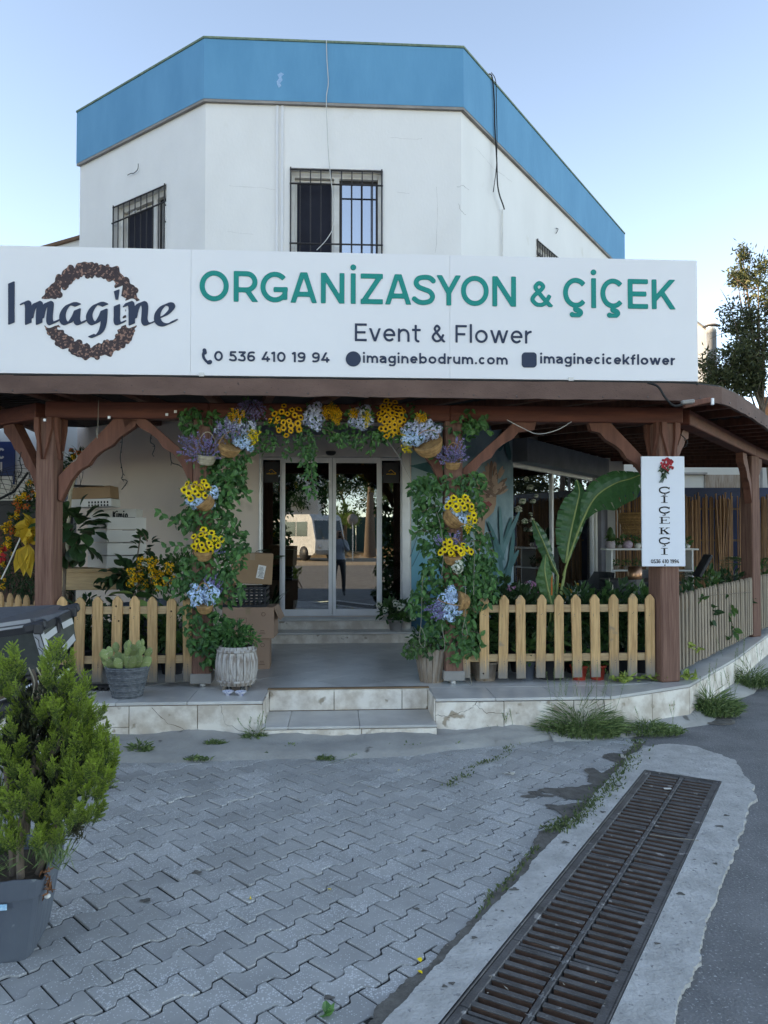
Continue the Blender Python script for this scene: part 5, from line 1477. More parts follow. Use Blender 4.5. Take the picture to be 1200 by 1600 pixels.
def fence(label, P, us, rails, ends, meshes, zb=TZ + .045, off=.045, knots=()):
    t = thing('picket_fence', P.pt((ends[0] + ends[1]) / 2, TZ), label, 'fence', group=None)
    for u in us:
        put('picket', rc.choice(meshes), P.pt(u, zb + rc.uniform(-.006, .006), off), t, rot=(rc.gauss(0, .006), rc.gauss(0, .012), P.rz))
    for z in rails:
        mb = MB(); mb.pbox(P, ends[0], ends[1], z - .033, z + .033, off - .045, off - .0125, bev=.004); build('rail', mb, MT['pine_h'], t)
    for px, py in knots:
        u, z = P.uz(px, py, off)
        mb = MB(); mb.lathe([(.0, .0), (.008, .001), (.0001, .0015)], (0, 0, 0), 8, axis=(P.n.x, P.n.y, 0)); me, c = mb.mesh('knot', knot); put('knot', me, P.pt(u, z, off + .0118), t)
    return t
uP = lambda px: PF.uz(px, 990)[0]
zr1 = PF.uz(200, 953)[1]; zr2 = PF.uz(200, 1030)[1]
fence('pale wooden picket fence to the left of the shop steps, behind the cactus basket', PF, [uP(x) for x in (97, 126, 155, 183.5, 212, 240.5, 268, 296)], (zr1, zr2), (uP(90), uP(302)), pk, knots=((182, 947), (204, 950), (186, 970), (268, 955)))
PFL = Plane((pL + fl_dir * 3.2).x, (pL + fl_dir * 3.2).y, -fl_dir.x, -fl_dir.y)
fence('pale picket fence running back on the left, behind the motorcycle top case', PFL, [3.08 - .155 * k for k in range(19)], (zr1, zr2), (0, 3.1), pk)
zs1 = PF.uz(900, 950)[1]; zs2 = PF.uz(900, 1026)[1]
fence('pale picket fence right of the shop steps, in front of the banana plant', PF, [uP(x) for x in (726, 755, 783.5, 812, 842, 871, 899.5, 928, 956.5, 984.5, 1012.5)], (zs1, zs2), (uP(722), uP(1018)), pk, knots=((755, 1052), (871, 955), (900, 1000)))
PFR = Plane(pR.x, pR.y, fr_dir.x, fr_dir.y)
fence('greyed narrow picket fence receding along the right side of the terrace', PFR, [.20 + .117 * k for k in range(29)], (zs1 - .01, zs2), (.12, 3.58), pkg, off=.04)
PFR2 = Plane(pR2.x, pR2.y, fr_dir.x, fr_dir.y)
fence('far stretch of the greyed picket fence behind the second post on the right', PFR2, [.20 + .117 * k for k in range(28)], (zs1 - .01, zs2), (.12, 3.5), pkg, off=.04)
# == flower parts shared by the baskets
def sunflower_mesh(seed, rad=.034, pet='yellow_petal'):
    r = random.Random(seed); mb = MB()
    for ring_, (n, rr, zz) in enumerate(((13, rad, 0), (11, rad * .8, .004))):
        for k in range(n):
            a = 2 * math.pi * (k + .5 * ring_) / n + r.gauss(0, .06); L = rr * r.uniform(.85, 1.1)
            d = Vector((math.cos(a), math.sin(a), r.uniform(.0, .35) - .05)); x = Vector((-math.sin(a), math.cos(a), 0)) * rad * .17
            b = Vector((math.cos(a) * rad * .25, math.sin(a) * rad * .25, zz)); t = r.random()
            mb.add([b - x * .6, b + d * L * .5 - x * 1.2 , b + d * L * .78, b + d * L * .5 + x * 1.2, b + x * .6], [(0, 1, 2, 3, 4)], 0, t)
    mb.lathe([(rad * .38, .003), (rad * .36, .009), (rad * .22, .012), (.0001, .012)], (0, 0, 0), 10, m=1)
    return mb.mesh('sunflower', [MT[pet], MT['brown_centre']], center=False)[0]
SUNF = [sunflower_mesh(k) for k in range(4)]; GOLDF = [sunflower_mesh(k + 9, pet='gold_petal') for k in range(3)]
def hyd_mesh(seed, mat, rad=.05, n=46):
    r = random.Random(seed); mb = MB()
    for k in range(n):
        z = r.uniform(-.35, 1); a = r.uniform(0, 6.28); s = math.sqrt(max(0, 1 - z * z))
        nrm = Vector((s * math.cos(a), s * math.sin(a), z)); c = nrm * rad * r.uniform(.78, 1.02)
        nrm = (nrm + Vector((r.gauss(0, .3), r.gauss(0, .3), r.gauss(0, .3)))).normalized()
        x = nrm.orthogonal().normalized(); y = nrm.cross(x); ph0 = r.uniform(0, 1.5); t = r.random(); ps = rad * .24
        for q in range(4):
            b = ph0 + q * 1.571; d = x * math.cos(b) + y * math.sin(b); e = x * math.cos(b + .8) + y * math.sin(b + .8); f = x * math.cos(b - .8) + y * math.sin(b - .8)
            mb.add([c, c + f * ps * .72 + nrm * ps * .1, c + d * ps * 1.15 + nrm * ps * .25, c + e * ps * .72 + nrm * ps * .1], [(0, 1, 2), (0, 2, 3)], 0, t)
    mb.blob((0, 0, 0), rad * .72, m=1, n=7)
    return mb.mesh('hydrangea_head', [MT[mat], MT['midleaf']], center=False)[0]
HYB = [hyd_mesh(k, 'blue_petal') for k in range(3)]; HYL = [hyd_mesh(k + 5, 'lilac_petal') for k in range(3)]; HYW = [hyd_mesh(k + 8, 'white_petal') for k in range(2)]
def sprig_mesh(seed, mat, L=.11, n=34, sz=.009, r0=.006):
    r = random.Random(seed); mb = MB()
    mb.tube([(0, 0, 0), (0, 0, L)], .0012, 4, m=1)
    for k in range(n):
        f = r.uniform(.3, 1); a = r.uniform(0, 6.28); rr = r0 * (1.3 - f * .7)
        c = Vector((math.cos(a) * rr * .4, math.sin(a) * rr * .4, L * f)); mb.sleaf(c, (math.cos(a), math.sin(a), 1.2), sz * 1.5, sz * .8, t=r.random())
    return mb.mesh('lavender_sprig', [MT[mat], MT['midleaf']], center=False)[0]
LAV = [sprig_mesh(k, 'lavender') for k in range(3)]; YSP = [sprig_mesh(k + 4, 'gold_petal', .09, 30, .011, .016) for k in range(2)]; YSP2 = [sprig_mesh(k + 7, 'yellow_petal', .08, 30, .010, .016) for k in range(2)]
def aim(d, roll=0):
    q = Vector((0, 0, 1)).rotation_difference(Vector(d)); return (q.to_matrix() @ Matrix.Rotation(roll, 3, 'Z')).to_euler()
def bowl(mb, r0, r1, h, t=.5):
    """woven bowl: stacked coils, slightly uneven"""
    n = 9
    for k in range(n):
        f = k / (n - 1); r = r0 + (r1 - r0) * (f ** .6); z = h * f
        pts = [(math.cos(a) * (r + .0015 * math.sin(a * 14 + k * 3.14)), math.sin(a) * (r + .0015 * math.sin(a * 14 + k * 3.14)), z + .001 * math.sin(a * 7 + k)) for a in [q * 2 * math.pi / 28 for q in range(29)]]
        mb.tube(pts, h / n * .62, 5, caps=False, t=.2 + .6 * ((k * 7) % 5) / 5)
    mb.lathe([(0.0001, .002), (r0, .002), (r1 * .97, h)], (0, 0, 0), 20, t=.1)
def hang_basket(label, px, py, off, axis, rb=.105, hb=.10, mat='wicker', handle=None, flowers=(), group='flower baskets on the entrance arch', P=PF, cat_='flower basket', nobowl=False, name='flower_basket', loops=True):
    """axis = way the basket opens. flowers: (kind, px, py, off, count, spread px) placed on the arch plane"""
    base = P.hit(px, py, off); base = P.pt(P.uz(px, py, off)[0], P.uz(px, py, off)[1], off)
    t = thing(name, base, label, cat_, group=group)
    ax = (P.u * axis[0] + Vector((0, 0, 1)) * axis[2] + P.n * axis[1]).normalized()
    q = Vector((0, 0, 1)).rotation_difference(ax)
    if not nobowl:
        mb = MB(); bowl(mb, rb * .62, rb, hb); me, c = mb.mesh('basket', MT[mat], center=False)
        b = put('basket', me, base - ax * hb * .5, t); b.rotation_euler = q.to_euler()
        RF[b.name] = Vector((0, 0, 0))
        if handle:
            hh, ang = handle
            mb = MB(); pts = [Vector((math.cos(a) * rb * .98, 0, hb + math.sin(a) * hh)) for a in [k * math.pi / 14 for k in range(15)]]
            rot = Matrix.Rotation(ang, 3, 'Z'); mb.tube([rot @ p for p in pts], .004, 5); me, c = mb.mesh('handle', MT['wicker_pale' if mat != 'wicker' else 'wicker'], center=False)
            h_ = bpy.data.objects.new('handle', me); COL.objects.link(h_); h_.parent = b
    for kind, fx, fy, fo, n, sx, sy in flowers:
        for k in range(n):
            g = (k + .5) / n; a = k * 2.399; rr = math.sqrt(g)
            x = fx + math.cos(a) * rr * sx + rp.gauss(0, .6); y = fy + math.sin(a) * rr * sy + rp.gauss(0, .6)
            bulge = fo + .05 * (1 - rr * rr)
            p = P.pt(P.uz(x, y, bulge)[0], P.uz(x, y, bulge)[1], bulge)
            out = (P.n * 1.1 + P.u * (math.cos(a) * rr * .9) + Vector((0, 0, 1)) * (-math.sin(a) * rr * .9 + .15) + Vector((rp.gauss(0, .15), rp.gauss(0, .15), rp.gauss(0, .15)))).normalized()
            if kind == 'sun': put('sunflower', rp.choice(SUNF), p, t, rot=aim(out, rp.uniform(0, 6)), scale=rp.uniform(.85, 1.1))
            elif kind == 'gold': put('sunflower', rp.choice(GOLDF), p, t, rot=aim(out, rp.uniform(0, 6)), scale=rp.uniform(.8, 1.05))
            elif kind in ('hyb', 'hyl', 'hyw'): put('hydrangea_head', rp.choice({'hyb': HYB, 'hyl': HYL, 'hyw': HYW}[kind]), p - out * .03, t, rot=aim(out, rp.uniform(0, 6)), scale=rp.uniform(.7, 1.0))
            else:
                ms = {'lav': LAV, 'ysp': YSP, 'ysp2': YSP2}[kind]
                root = base + Vector((0, 0, .01)) + P.n * .02
                d = (p - root); d = (d.normalized() + Vector((rp.gauss(0, .12), rp.gauss(0, .12), rp.gauss(0, .12)))).normalized()
                nm = 'lavender_sprig' if kind == 'lav' else 'yellow_sprig'
                put(nm, rp.choice(ms), p - d * .08, t, rot=aim(d), scale=rp.uniform(.8, 1.2))
    if flowers:
        mb = MB()
        for kind, fx, fy, fo, n, sx, sy in flowers:
            for k in range(14):
                a = rp.uniform(0, 6.28); rr = rp.uniform(.2, 1.15); x = fx + math.cos(a) * rr * sx; y = fy + math.sin(a) * rr * sy
                u, z = P.uz(x, y, fo); d = P.u * math.cos(a) - Vector((0, 0, 1)) * math.sin(a) + P.n * rp.uniform(-.2, .6)
                mb.leaf(P.pt(u, z, fo - .04), d, .05, .022, t=rp.random())
        build('leaves', mb, MT['ivy'], t)['kind'] = 'stuff'
    return t
G1 = 'flower baskets on the entrance arch'
hang_basket('lavender basket with a tall pale hoop handle, topmost at the outer left of the arch', 322, 718, .16, (.1, .25, 1), .085, .075, 'wicker_pale', (.20, .2), [('lav', 306, 700, .2, 34, 24, 22), ('lav', 336, 698, .2, 16, 16, 22)])
hang_basket('basket of lilac white hydrangea, lavender and yellow sprigs at the upper left of the arch', 357, 702, .17, (.35, .5, .8), .10, .085, 'wicker', (.14, .6), [('hyl', 360, 668, .17, 11, 26, 16), ('hyb', 383, 690, .2, 5, 16, 14), ('lav', 358, 672, .26, 16, 22, 16), ('ysp', 370, 649, .2, 8, 14, 8), ('ysp2', 398, 682, .22, 8, 8, 12), ('hyl', 390, 668, .14, 4, 12, 10)])
hang_basket('basket of yellow sunflowers over pale blue hydrangea, second down on the left post', 322, 786, .17, (-.6, .5, .7), .085, .085, 'wicker', (.17, .1), [('hyb', 310, 784, .17, 9, 24, 11), ('hyb', 333, 770, .18, 5, 9, 10), ('sun', 302, 768, .22, 9, 20, 14), ('sun', 318, 758, .2, 5, 14, 8)])
hang_basket('basket of yellow sunflowers only, third down on the left post', 318, 868, .17, (0, .3, 1), .075, .07, 'wicker', (.18, .1), [('sun', 322, 847, .18, 16, 26, 19), ('lav', 340, 858, .15, 6, 10, 10)])
hang_basket('basket of pale blue hydrangea with lavender tips, lowest on the left post', 320, 950, .17, (0, .4, 1), .07, .07, 'wicker', (.20, .1), [('hyb', 308, 930, .19, 8, 14, 18), ('hyb', 330, 930, .19, 8, 14, 18), ('lav', 328, 910, .14, 9, 12, 12), ('lav', 340, 918, .12, 6, 8, 12)])
hang_basket('dark bunch of lavender hanging under the beam at the top left of the arch', 395, 628, .10, (0, .3, -1), flowers=[('lav', 392, 640, .12, 34, 22, 16)], nobowl=True, name='lavender_bunch', cat_='flower bunch')
hang_basket('round bunch of golden sunflowers hanging left of centre on top of the arch', 450, 640, .1, (0, .3, -1), flowers=[('gold', 448, 656, .12, 20, 27, 24)], nobowl=True, name='sunflower_bunch', cat_='flower bunch')
hang_basket('pale lilac hydrangea bunch hanging between the sunflowers and the yellow sprigs', 490, 640, .1, (0, .3, -1), flowers=[('hyl', 490, 650, .12, 12, 18, 20)], nobowl=True, name='hydrangea_bunch', cat_='flower bunch')
hang_basket('small bunch of golden yellow sprigs at the middle of the arch top', 519, 630, .12, (0, .3, -1), flowers=[('ysp', 512, 644, .15, 14, 10, 12), ('ysp', 526, 650, .15, 14, 8, 14)], nobowl=True, name='yellow_sprig_bunch', cat_='flower bunch')
hang_basket('pale hydrangea bunch with yellow sprigs hanging right of centre on the arch', 563, 636, .1, (0, .3, -1), flowers=[('hyl', 564, 652, .12, 13, 21, 19), ('ysp', 552, 648, .18, 8, 9, 6), ('ysp2', 574, 654, .18, 7, 6, 10)], nobowl=True, name='hydrangea_bunch', cat_='flower bunch')
hang_basket('tall dense bunch of golden sunflowers hanging on the right of the arch top', 612, 635, .1, (0, .3, -1), flowers=[('gold', 612, 654, .13, 30, 23, 30)], nobowl=True, name='sunflower_bunch', cat_='flower bunch')
hang_basket('large wicker basket heaped with pale blue hydrangea at the upper right of the arch', 671, 700, .18, (-.35, .5, .8), .125, .10, 'wicker', (.12, .2), [('hyl', 660, 672, .2, 18, 32, 18), ('hyb', 645, 686, .24, 8, 20, 10), ('ysp2', 632, 690, .22, 12, 8, 16), ('ysp', 657, 652, .2, 8, 10, 5)])
hang_basket('small lavender basket under the knee brace at the top of the right post', 707, 727, .16, (0, .3, 1), .07, .06, 'wicker', (.17, .1), [('lav', 697, 712, .18, 22, 20, 14), ('lav', 716, 706, .18, 18, 14, 18)])
hang_basket('basket of blue hydrangea and sunflowers tilted to the right, high on the right post', 708, 810, .18, (.6, .45, .6), .105, .10, 'wicker', (.17, .7), [('hyb', 708, 795, .2, 9, 13, 18), ('hyb', 722, 812, .2, 6, 12, 10), ('sun', 718, 788, .26, 11, 22, 12), ('ysp2', 734, 822, .2, 9, 6, 12), ('sun', 737, 805, .22, 4, 8, 10)])
hang_basket('small basket of sunflowers and lavender with tiny white blooms, mid height on the right post', 707, 874, .18, (0, .35, 1), .08, .07, 'wicker', (.16, .1), [('sun', 712, 860, .2, 11, 28, 9), ('lav', 706, 845, .16, 18, 24, 10), ('hyw', 716, 884, .24, 3, 3, 8), ('sun', 700, 848, .2, 3, 8, 5)])
hang_basket('wicker basket lying on its side spilling blue hydrangea, low on the right post', 722, 940, .18, (-.9, .3, .1), .085, .09, 'wicker', (.18, 1.57), [('hyb', 700, 948, .2, 12, 22, 22), ('hyb', 706, 926, .18, 4, 10, 8), ('lav', 684, 952, .22, 20, 14, 16)])
# == leafy garlands on the arch
def garland(label, blobs, sprigs, mat='ivy', L=.070, W=.037, name='leaf_garland', P=PF, depth=.13, off0=.06, cat_='garland', dens_=1.2):
    cx = sum(b[0] for b in blobs) / len(blobs); cy = max(b[1] for b in blobs)
    u, z = P.uz(cx, cy); t = thing(name, P.pt(u, TZ, off0), label, cat_)
    mb = MB(); sm = MB()
    for bx, by, rx, ry, n in blobs:
        for k in range(int(n * dens_)):
            a = rp.uniform(0, 6.28); r = rp.random() ** .5; o = off0 + rp.gauss(0, depth * .5)
            x, y = bx + math.cos(a) * rx * r, by + math.sin(a) * ry * r
            u, z = P.uz(x, y, o); tt = min(1, max(0, rp.gauss(.38, .22) + (.25 if rp.random() < .12 else 0)))
            d = Vector((0, 0, -1)) * rp.uniform(.1, 1.2) + P.u * rp.gauss(0, .7) + P.n * rp.uniform(-.1, .7)
            mb.leaf(P.pt(u, z, o), d, L * rp.uniform(.6, 1.15), W * rp.uniform(.7, 1.15), up=P.n + Vector((rp.gauss(0, .5), rp.gauss(0, .5), rp.gauss(0, .5) + .3)), t=tt)
        for k in range(max(1, n // 40)):
            a = rp.uniform(0, 6.28); p = P.pt(*P.uz(bx, by, off0), off0); q = P.pt(*P.uz(bx + math.cos(a) * rx, by + math.sin(a) * ry, off0), off0 + rp.uniform(-.05, .1))
            sm.tube(smooth([p, p.lerp(q, .5) + Vector((0, 0, .03)), q], 4), .0025, 4)
    for pts, n in sprigs:
        path = smooth([P.pt(*P.uz(x, y, off0), off0 + .04) for x, y in pts], 6); sm.tube(path, .0025, 4)
        for k in range(n):
            p = path[int(len(path) * (k + .5) / n)] ; d = Vector((rp.gauss(0, .3), rp.gauss(0, .2), rp.gauss(-.1, .3))) + (path[-1] - path[0]).normalized() * .7 + P.u * (.0) + Vector((0, 0, 1)) * (.8 if k % 2 else -.8)
            mb.leaf(p, d, L * 1.05, W * 1.1, up=P.n, t=rp.uniform(.2, .7))
    build('leaves', mb, MT[mat], t)['kind'] = 'stuff'
    build('stems', sm, MT['bark'], t)['kind'] = 'stuff'
    return t
garland('dark green leafy garland wrapped round the left post of the entrance arch',
        [(300, 655, 22, 20, 70), (330, 650, 26, 14, 60), (345, 735, 30, 22, 110), (372, 730, 16, 26, 60), (355, 760, 30, 26, 120), (330, 800, 40, 20, 110), (295, 812, 24, 16, 60), (345, 825, 40, 24, 130), (360, 850, 30, 20, 80), (340, 880, 40, 26, 140), (300, 880, 18, 16, 40), (310, 915, 42, 24, 130), (350, 920, 32, 26, 90), (305, 955, 22, 18, 60), (330, 985, 38, 32, 190), (345, 1005, 40, 22, 120), (312, 1000, 20, 22, 70), (322, 1030, 14, 14, 26), (385, 665, 14, 14, 40)],
        [([(320, 840), (285, 822), (262, 808), (250, 797)], 9), ([(310, 860), (285, 852), (262, 856)], 8), ([(350, 770), (372, 760), (388, 775)], 7), ([(360, 700), (380, 716), (392, 712)], 6), ([(290, 980), (300, 1000), (296, 1015)], 6), ([(300, 900), (270, 905), (255, 922)], 6)])
garland('dark green leafy garland wrapped round the right post of the entrance arch',
        [(740, 655, 26, 18, 50), (725, 670, 20, 16, 40), (690, 755, 44, 18, 100), (660, 765, 20, 22, 60), (735, 755, 26, 20, 80), (670, 800, 24, 26, 80), (745, 790, 18, 18, 40), (680, 840, 30, 26, 110), (745, 850, 26, 30, 100), (700, 890, 44, 24, 160), (750, 890, 26, 26, 100), (690, 920, 50, 18, 130), (745, 925, 32, 24, 130), (765, 900, 14, 30, 50), (660, 945, 24, 18, 60), (700, 985, 44, 26, 150), (730, 1000, 20, 26, 80), (705, 960, 40, 20, 80), (715, 1025, 14, 12, 26)],
        [([(720, 850), (750, 845), (770, 862)], 7), ([(690, 770), (660, 752), (642, 765)], 7), ([(680, 830), (655, 828), (645, 838)], 6), ([(740, 660), (755, 665), (762, 680)], 6), ([(730, 985), (748, 990), (748, 1010)], 6), ([(700, 790), (668, 795), (650, 808)], 6)])
garland('thin leafy garland trailing along the top of the entrance arch above the door',
        [(430, 650, 26, 16, 60), (415, 690, 18, 20, 50), (478, 690, 16, 24, 60), (484, 720, 13, 28, 60), (487, 755, 9, 24, 36), (560, 685, 44, 14, 90), (530, 672, 30, 14, 50), (600, 680, 26, 14, 50), (640, 645, 20, 16, 40), (450, 700, 12, 16, 20), (580, 700, 10, 8, 8)],
        [([(470, 670), (490, 668), (520, 676), (560, 686), (600, 690)], 12)], L=.055, W=.026)
garland('loose leafy strands trailing over the fence at the foot of the right arch post', [(650, 1010, 18, 14, 40), (668, 1015, 16, 12, 30), (640, 1020, 10, 10, 16)], [([(660, 1010), (645, 1015), (632, 1026)], 6)], mat='midleaf', L=.055, W=.028, off0=.12, name='trailing_plant', cat_='plant')
mb = MB()
for pts in ([(605, 688), (622, 712), (643, 752)], [(690, 900), (693, 860), (688, 820), (682, 800)], [(740, 820), (741, 870), (740, 930)], [(727, 900), (727, 960), (722, 990), (730, 992), (727, 975)], [(660, 900), (658, 970), (655, 1000), (662, 1012), (664, 996), (658, 980)], [(690, 975), (695, 1010), (690, 1020)], [(728, 1030), (733, 1055), (738, 1072), (726, 1062)]):
    mb.tube(smooth([PF.pt(*PF.uz(x, y, .22), .22) for x, y in pts], 5), .0022, 4)
sr = build('hanging_strings', mb, MT['rope']); tag(sr, 'pale loose strings dangling from the baskets on the right arch post', 'string', kind='stuff')
for label, pts in (('knotted dark fairy light wire hanging in the middle of the left bay', [(190, 660), (191, 690), (188, 715), (192, 740), (190, 748), (199, 752), (190, 765)]), ('short dark fairy light wire hanging by the left knee brace of the arch', [(237, 677), (235, 690), (242, 697), (238, 710)]),
                   ('forked dark fairy light wire beside the left arch post', [(266, 703), (268, 722), (278, 726), (286, 731)]), ('fairy light wire hanging in front of the blue neighbour sign', [(33, 706), (31, 720), (34, 735), (29, 745)]), ('dark wires across the knee brace right of the corner post', [(1048, 672), (1062, 678), (1074, 690), (1068, 700)])):
    mb = MB(); pp = [PF.pt(*PF.uz(x, y, .03), .03) for x, y in pts]; mb.tube(smooth(pp, 4), .004, 4)
    for p in smooth(pp, 2): mb.tube([p, p + Vector((rp.uniform(-.02, .02), 0, rp.uniform(-.03, .01)))], .003, 4)
    tag(build('fairy_light_wire', mb, MT['wire']), label, 'wire')
mb = MB(); mb.tube(smooth([PF.pt(*PF.uz(x, y, .1), .1) for x, y in ((792, 656), (815, 668), (840, 678), (870, 672), (893, 659))], 6), .004, 5)
tag(build('sagging_rope', mb, MT['cable_white']), 'white rope sagging below the beam right of the arch', 'rope')
mb = MB(); mb.tube(smooth([PF.pt(*PF.uz(x, y, .12), .12) for x, y in ((154, 625), (153, 660), (152, 685), (150, 670))], 6), .003, 4)
tag(build('hanging_twine', mb, MT['rope']), 'thin pale twine hanging from the beam in the left bay', 'string'); mb = MB()
mb.tube(smooth([PF.pt(*PF.uz(x, y, .13), .13) for x, y in ((116, 700), (120, 716), (108, 722), (98, 706), (108, 712))], 6), .003, 4)
tag(build('tied_string', mb, MT['rope']), 'pale string tied round the knee brace of the left post', 'string')
# == plants and goods
BLM = {}
def blade_mesh(kind, mat, L, W, seed=0, arch=.25, fold=.18, segs=7, name='leaf'):
    """one broad leaf, base at origin, growing along +Z, bending towards +Y"""
    r = random.Random(seed); mb = MB(); rows = []
    for k in range(segs + 1):
        f = k / segs
        wd = {'oval': math.sin(math.pi * min(1, f * .96 + .03)) ** .75, 'lance': math.sin(math.pi * f ** .75) ** .9, 'strap': min(1, f * 8) * (1 - f ** 4) * .9 + .02, 'heart': (math.sin(math.pi * f ** .55)) ** .8}[kind] * W / 2
        z = L * math.sin(f * 1.2) / 1.2 if arch else L * f
        y = arch * L * f * f
        e = r.uniform(-.006, .006) * W * 6
        rows.append([Vector((-wd, y + wd * -fold + e, z)), Vector((-wd * .5, y + -wd * fold * .2, z)), Vector((0, y + wd * fold * .8, z)), Vector((wd * .5, y - wd * fold * .2, z)), Vector((wd, y - wd * fold - e, z))])
    vs = [p for row in rows for p in row]
    fs = [(i * 5 + j, i * 5 + j + 1, (i + 1) * 5 + j + 1, (i + 1) * 5 + j) for i in range(segs) for j in range(4)]
    mb.add(vs, fs, 0, r.random(), True)
    return mb.mesh(name, MT[mat], center=False)[0]
def leafset(kind, mat, L, W, **kw):
    key = (kind, mat, L, W)
    if key not in BLM: BLM[key] = [blade_mesh(kind, mat, L, W, seed=s, **kw) for s in range(5)]
    return BLM[key]
def leaf_rot(d, roll=0):
    d = Vector(d).normalized()
    y = Vector((0, 0, -1)) - d * (-d.z)
    if y.length < .05: y = Vector((d.x + .1, .5, 0))
    y.normalize(); x = y.cross(d)
    m = Matrix((x, y, d)).transposed() @ Matrix.Rotation(roll, 3, 'Z')
    return m.to_euler()
def pot_mb(r0, r1, h, n=18, rim=.012):
    mb = MB(); mb.lathe([(r0, 0), (r1, h - .02), (r1 + rim, h - .02), (r1 + rim, h), (r1 - .006, h), (r1 - .012, h - .03), (0.0001, h - .03)], (0, 0, 0), n); return mb
def potted(name, label, cat_, base, pot, leaves, stems=(), soil=True, group=None, rz=0):
    """base world point; pot = (r0, r1, h, material) or None; leaves = list of (pos, dir, meshes, scale)"""
    t = thing(name, base, label, cat_, rz=rz, group=group, world=False)
    if pot:
        build('pot', pot_mb(*pot[:3]), MT[pot[3]], t)
        mb = MB(); mb.lathe([(pot[1] - .015, pot[2] - .028), (.0001, pot[2] - .022)], (0, 0, 0), 14); build('soil', mb, MT['soil'], t)
    if stems:
        mb = MB()
        for path, r in stems: mb.tube(path, r, 6)
        build('stem', mb, MT['bark'], t)
    for p, d, ms, sc in leaves: put('leaf', rp.choice(ms), p, t, rot=leaf_rot(d, rp.gauss(0, .3)), scale=sc)
    return t
def rosette(n, ms, z0=.0, up=(.3, 1.2), rad=.03, sc=(.7, 1.1), droop=0.0):
    out = []
    for k in range(n):
        a = k * 2.4 + rp.gauss(0, .3); e = rp.uniform(*up)
        out.append((Vector((math.cos(a) * rad * rp.random(), math.sin(a) * rad * rp.random(), z0 + rp.uniform(-.02, .02))), Vector((math.cos(a), math.sin(a), e - droop)), ms, rp.uniform(*sc)))
    return out
def bushy(n, ms, c, r, sc=(.7, 1.1), outw=1.0):
    out = []
    for k in range(n):
        v = Vector((rp.gauss(0, 1), rp.gauss(0, 1), rp.gauss(0, 1))).normalized(); rr = rp.random() ** .4
        p = Vector(c) + Vector((v.x * r[0], v.y * r[1], v.z * r[2])) * rr
        d = v * outw + Vector((0, 0, rp.uniform(-.6, .5)))
        out.append((p, d, ms, rp.uniform(*sc)))
    return out
def G(px, py, z=TZ): return hitz(px, py, z)
def gAt(px, Y, z=TZ): d = ray(px, 900); return Vector((d.x / d.y * Y, Y, z))
bp = PF.pt(uP(374), TZ, .17)
t = thing('barrel_planter', bp, 'whitewashed wooden barrel planter on small legs at the left of the steps', 'planter', world=False)
n = 18; H = .32
for k in range(n):
    mb = MB(); a0, a1 = 2 * math.pi * k / n + .012, 2 * math.pi * (k + 1) / n - .012; vs = []
    for q in range(6):
        f = q / 5; r = .150 + .032 * math.sin(math.pi * f)
        vs += [(math.cos(a0) * r, math.sin(a0) * r, .05 + H * f), (math.cos(a1) * r, math.sin(a1) * r, .05 + H * f), (math.cos(a0) * (r - .016), math.sin(a0) * (r - .016), .05 + H * f), (math.cos(a1) * (r - .016), math.sin(a1) * (r - .016), .05 + H * f)]
    fs = []
    for q in range(5):
        b = q * 4; fs += [(b, b + 1, b + 5, b + 4), (b + 3, b + 2, b + 6, b + 7), (b + 2, b, b + 4, b + 6), (b + 1, b + 3, b + 7, b + 5)]
    fs += [(20, 21, 23, 22), (1, 0, 2, 3)]
    mb.add(vs, fs, 0, rp.random()); build('stave', mb, MT['barrel'], t)
for z, r in ((.085, .164), (.335, .164)):
    mb = MB(); mb.lathe([(r, z - .010), (r + .004, z - .010), (r + .004, z + .010), (r, z + .010)], (0, 0, 0), 28, caps=False); build('hoop', mb, MT['barrel'], t)
for k in range(4):
    a = .8 + k * 1.571; mb = MB(); mb.tube([(math.cos(a) * .12, math.sin(a) * .12, .06), (math.cos(a) * .14, math.sin(a) * .14, 0)], [.014, .011], 6); build('leg', mb, MT['pine'], t)
mb = MB(); mb.lathe([(.15, .345), (.0001, .35)], (0, 0, 0), 16); mb.lathe([(.15, .05), (.0001, .051)], (0, 0, 0), 16); build('soil', mb, MT['soil'], t)
mb = MB()
def clump(mb, c, r, n, L, W, droopy=.0, tm=.4):
    for k in range(n):
        v = Vector((rp.gauss(0, 1), rp.gauss(0, 1), rp.gauss(0, 1))).normalized(); rr = rp.random() ** .5
        p = Vector(c) + Vector((v.x * r[0], v.y * r[1], v.z * r[2])) * rr
        mb.leaf(p, v + Vector((0, 0, rp.uniform(-.5 - droopy, .6 - droopy))), L * rp.uniform(.6, 1.2), W * rp.uniform(.7, 1.2), t=min(1, max(0, rp.gauss(tm, .22))))
clump(mb, (-.02, .0, .46), (.15, .13, .11), 230, .055, .026); clump(mb, (.12, .02, .42), (.06, .08, .05), 60, .05, .02, tm=.8)
for k in range(12): mb.tube([(rp.uniform(-.08, .08), rp.uniform(-.08, .08), .34), (rp.uniform(-.14, .14), rp.uniform(-.12, .12), .55)], .003, 4)
build('leaves', mb, MT['ivy'], t)['kind'] = 'stuff'
bp = PF.pt(uP(676), TZ, -.09)
t = thing('wooden_planter', bp, 'tapered old wooden planter half hidden behind the right arch post', 'planter', world=False)
n = 16
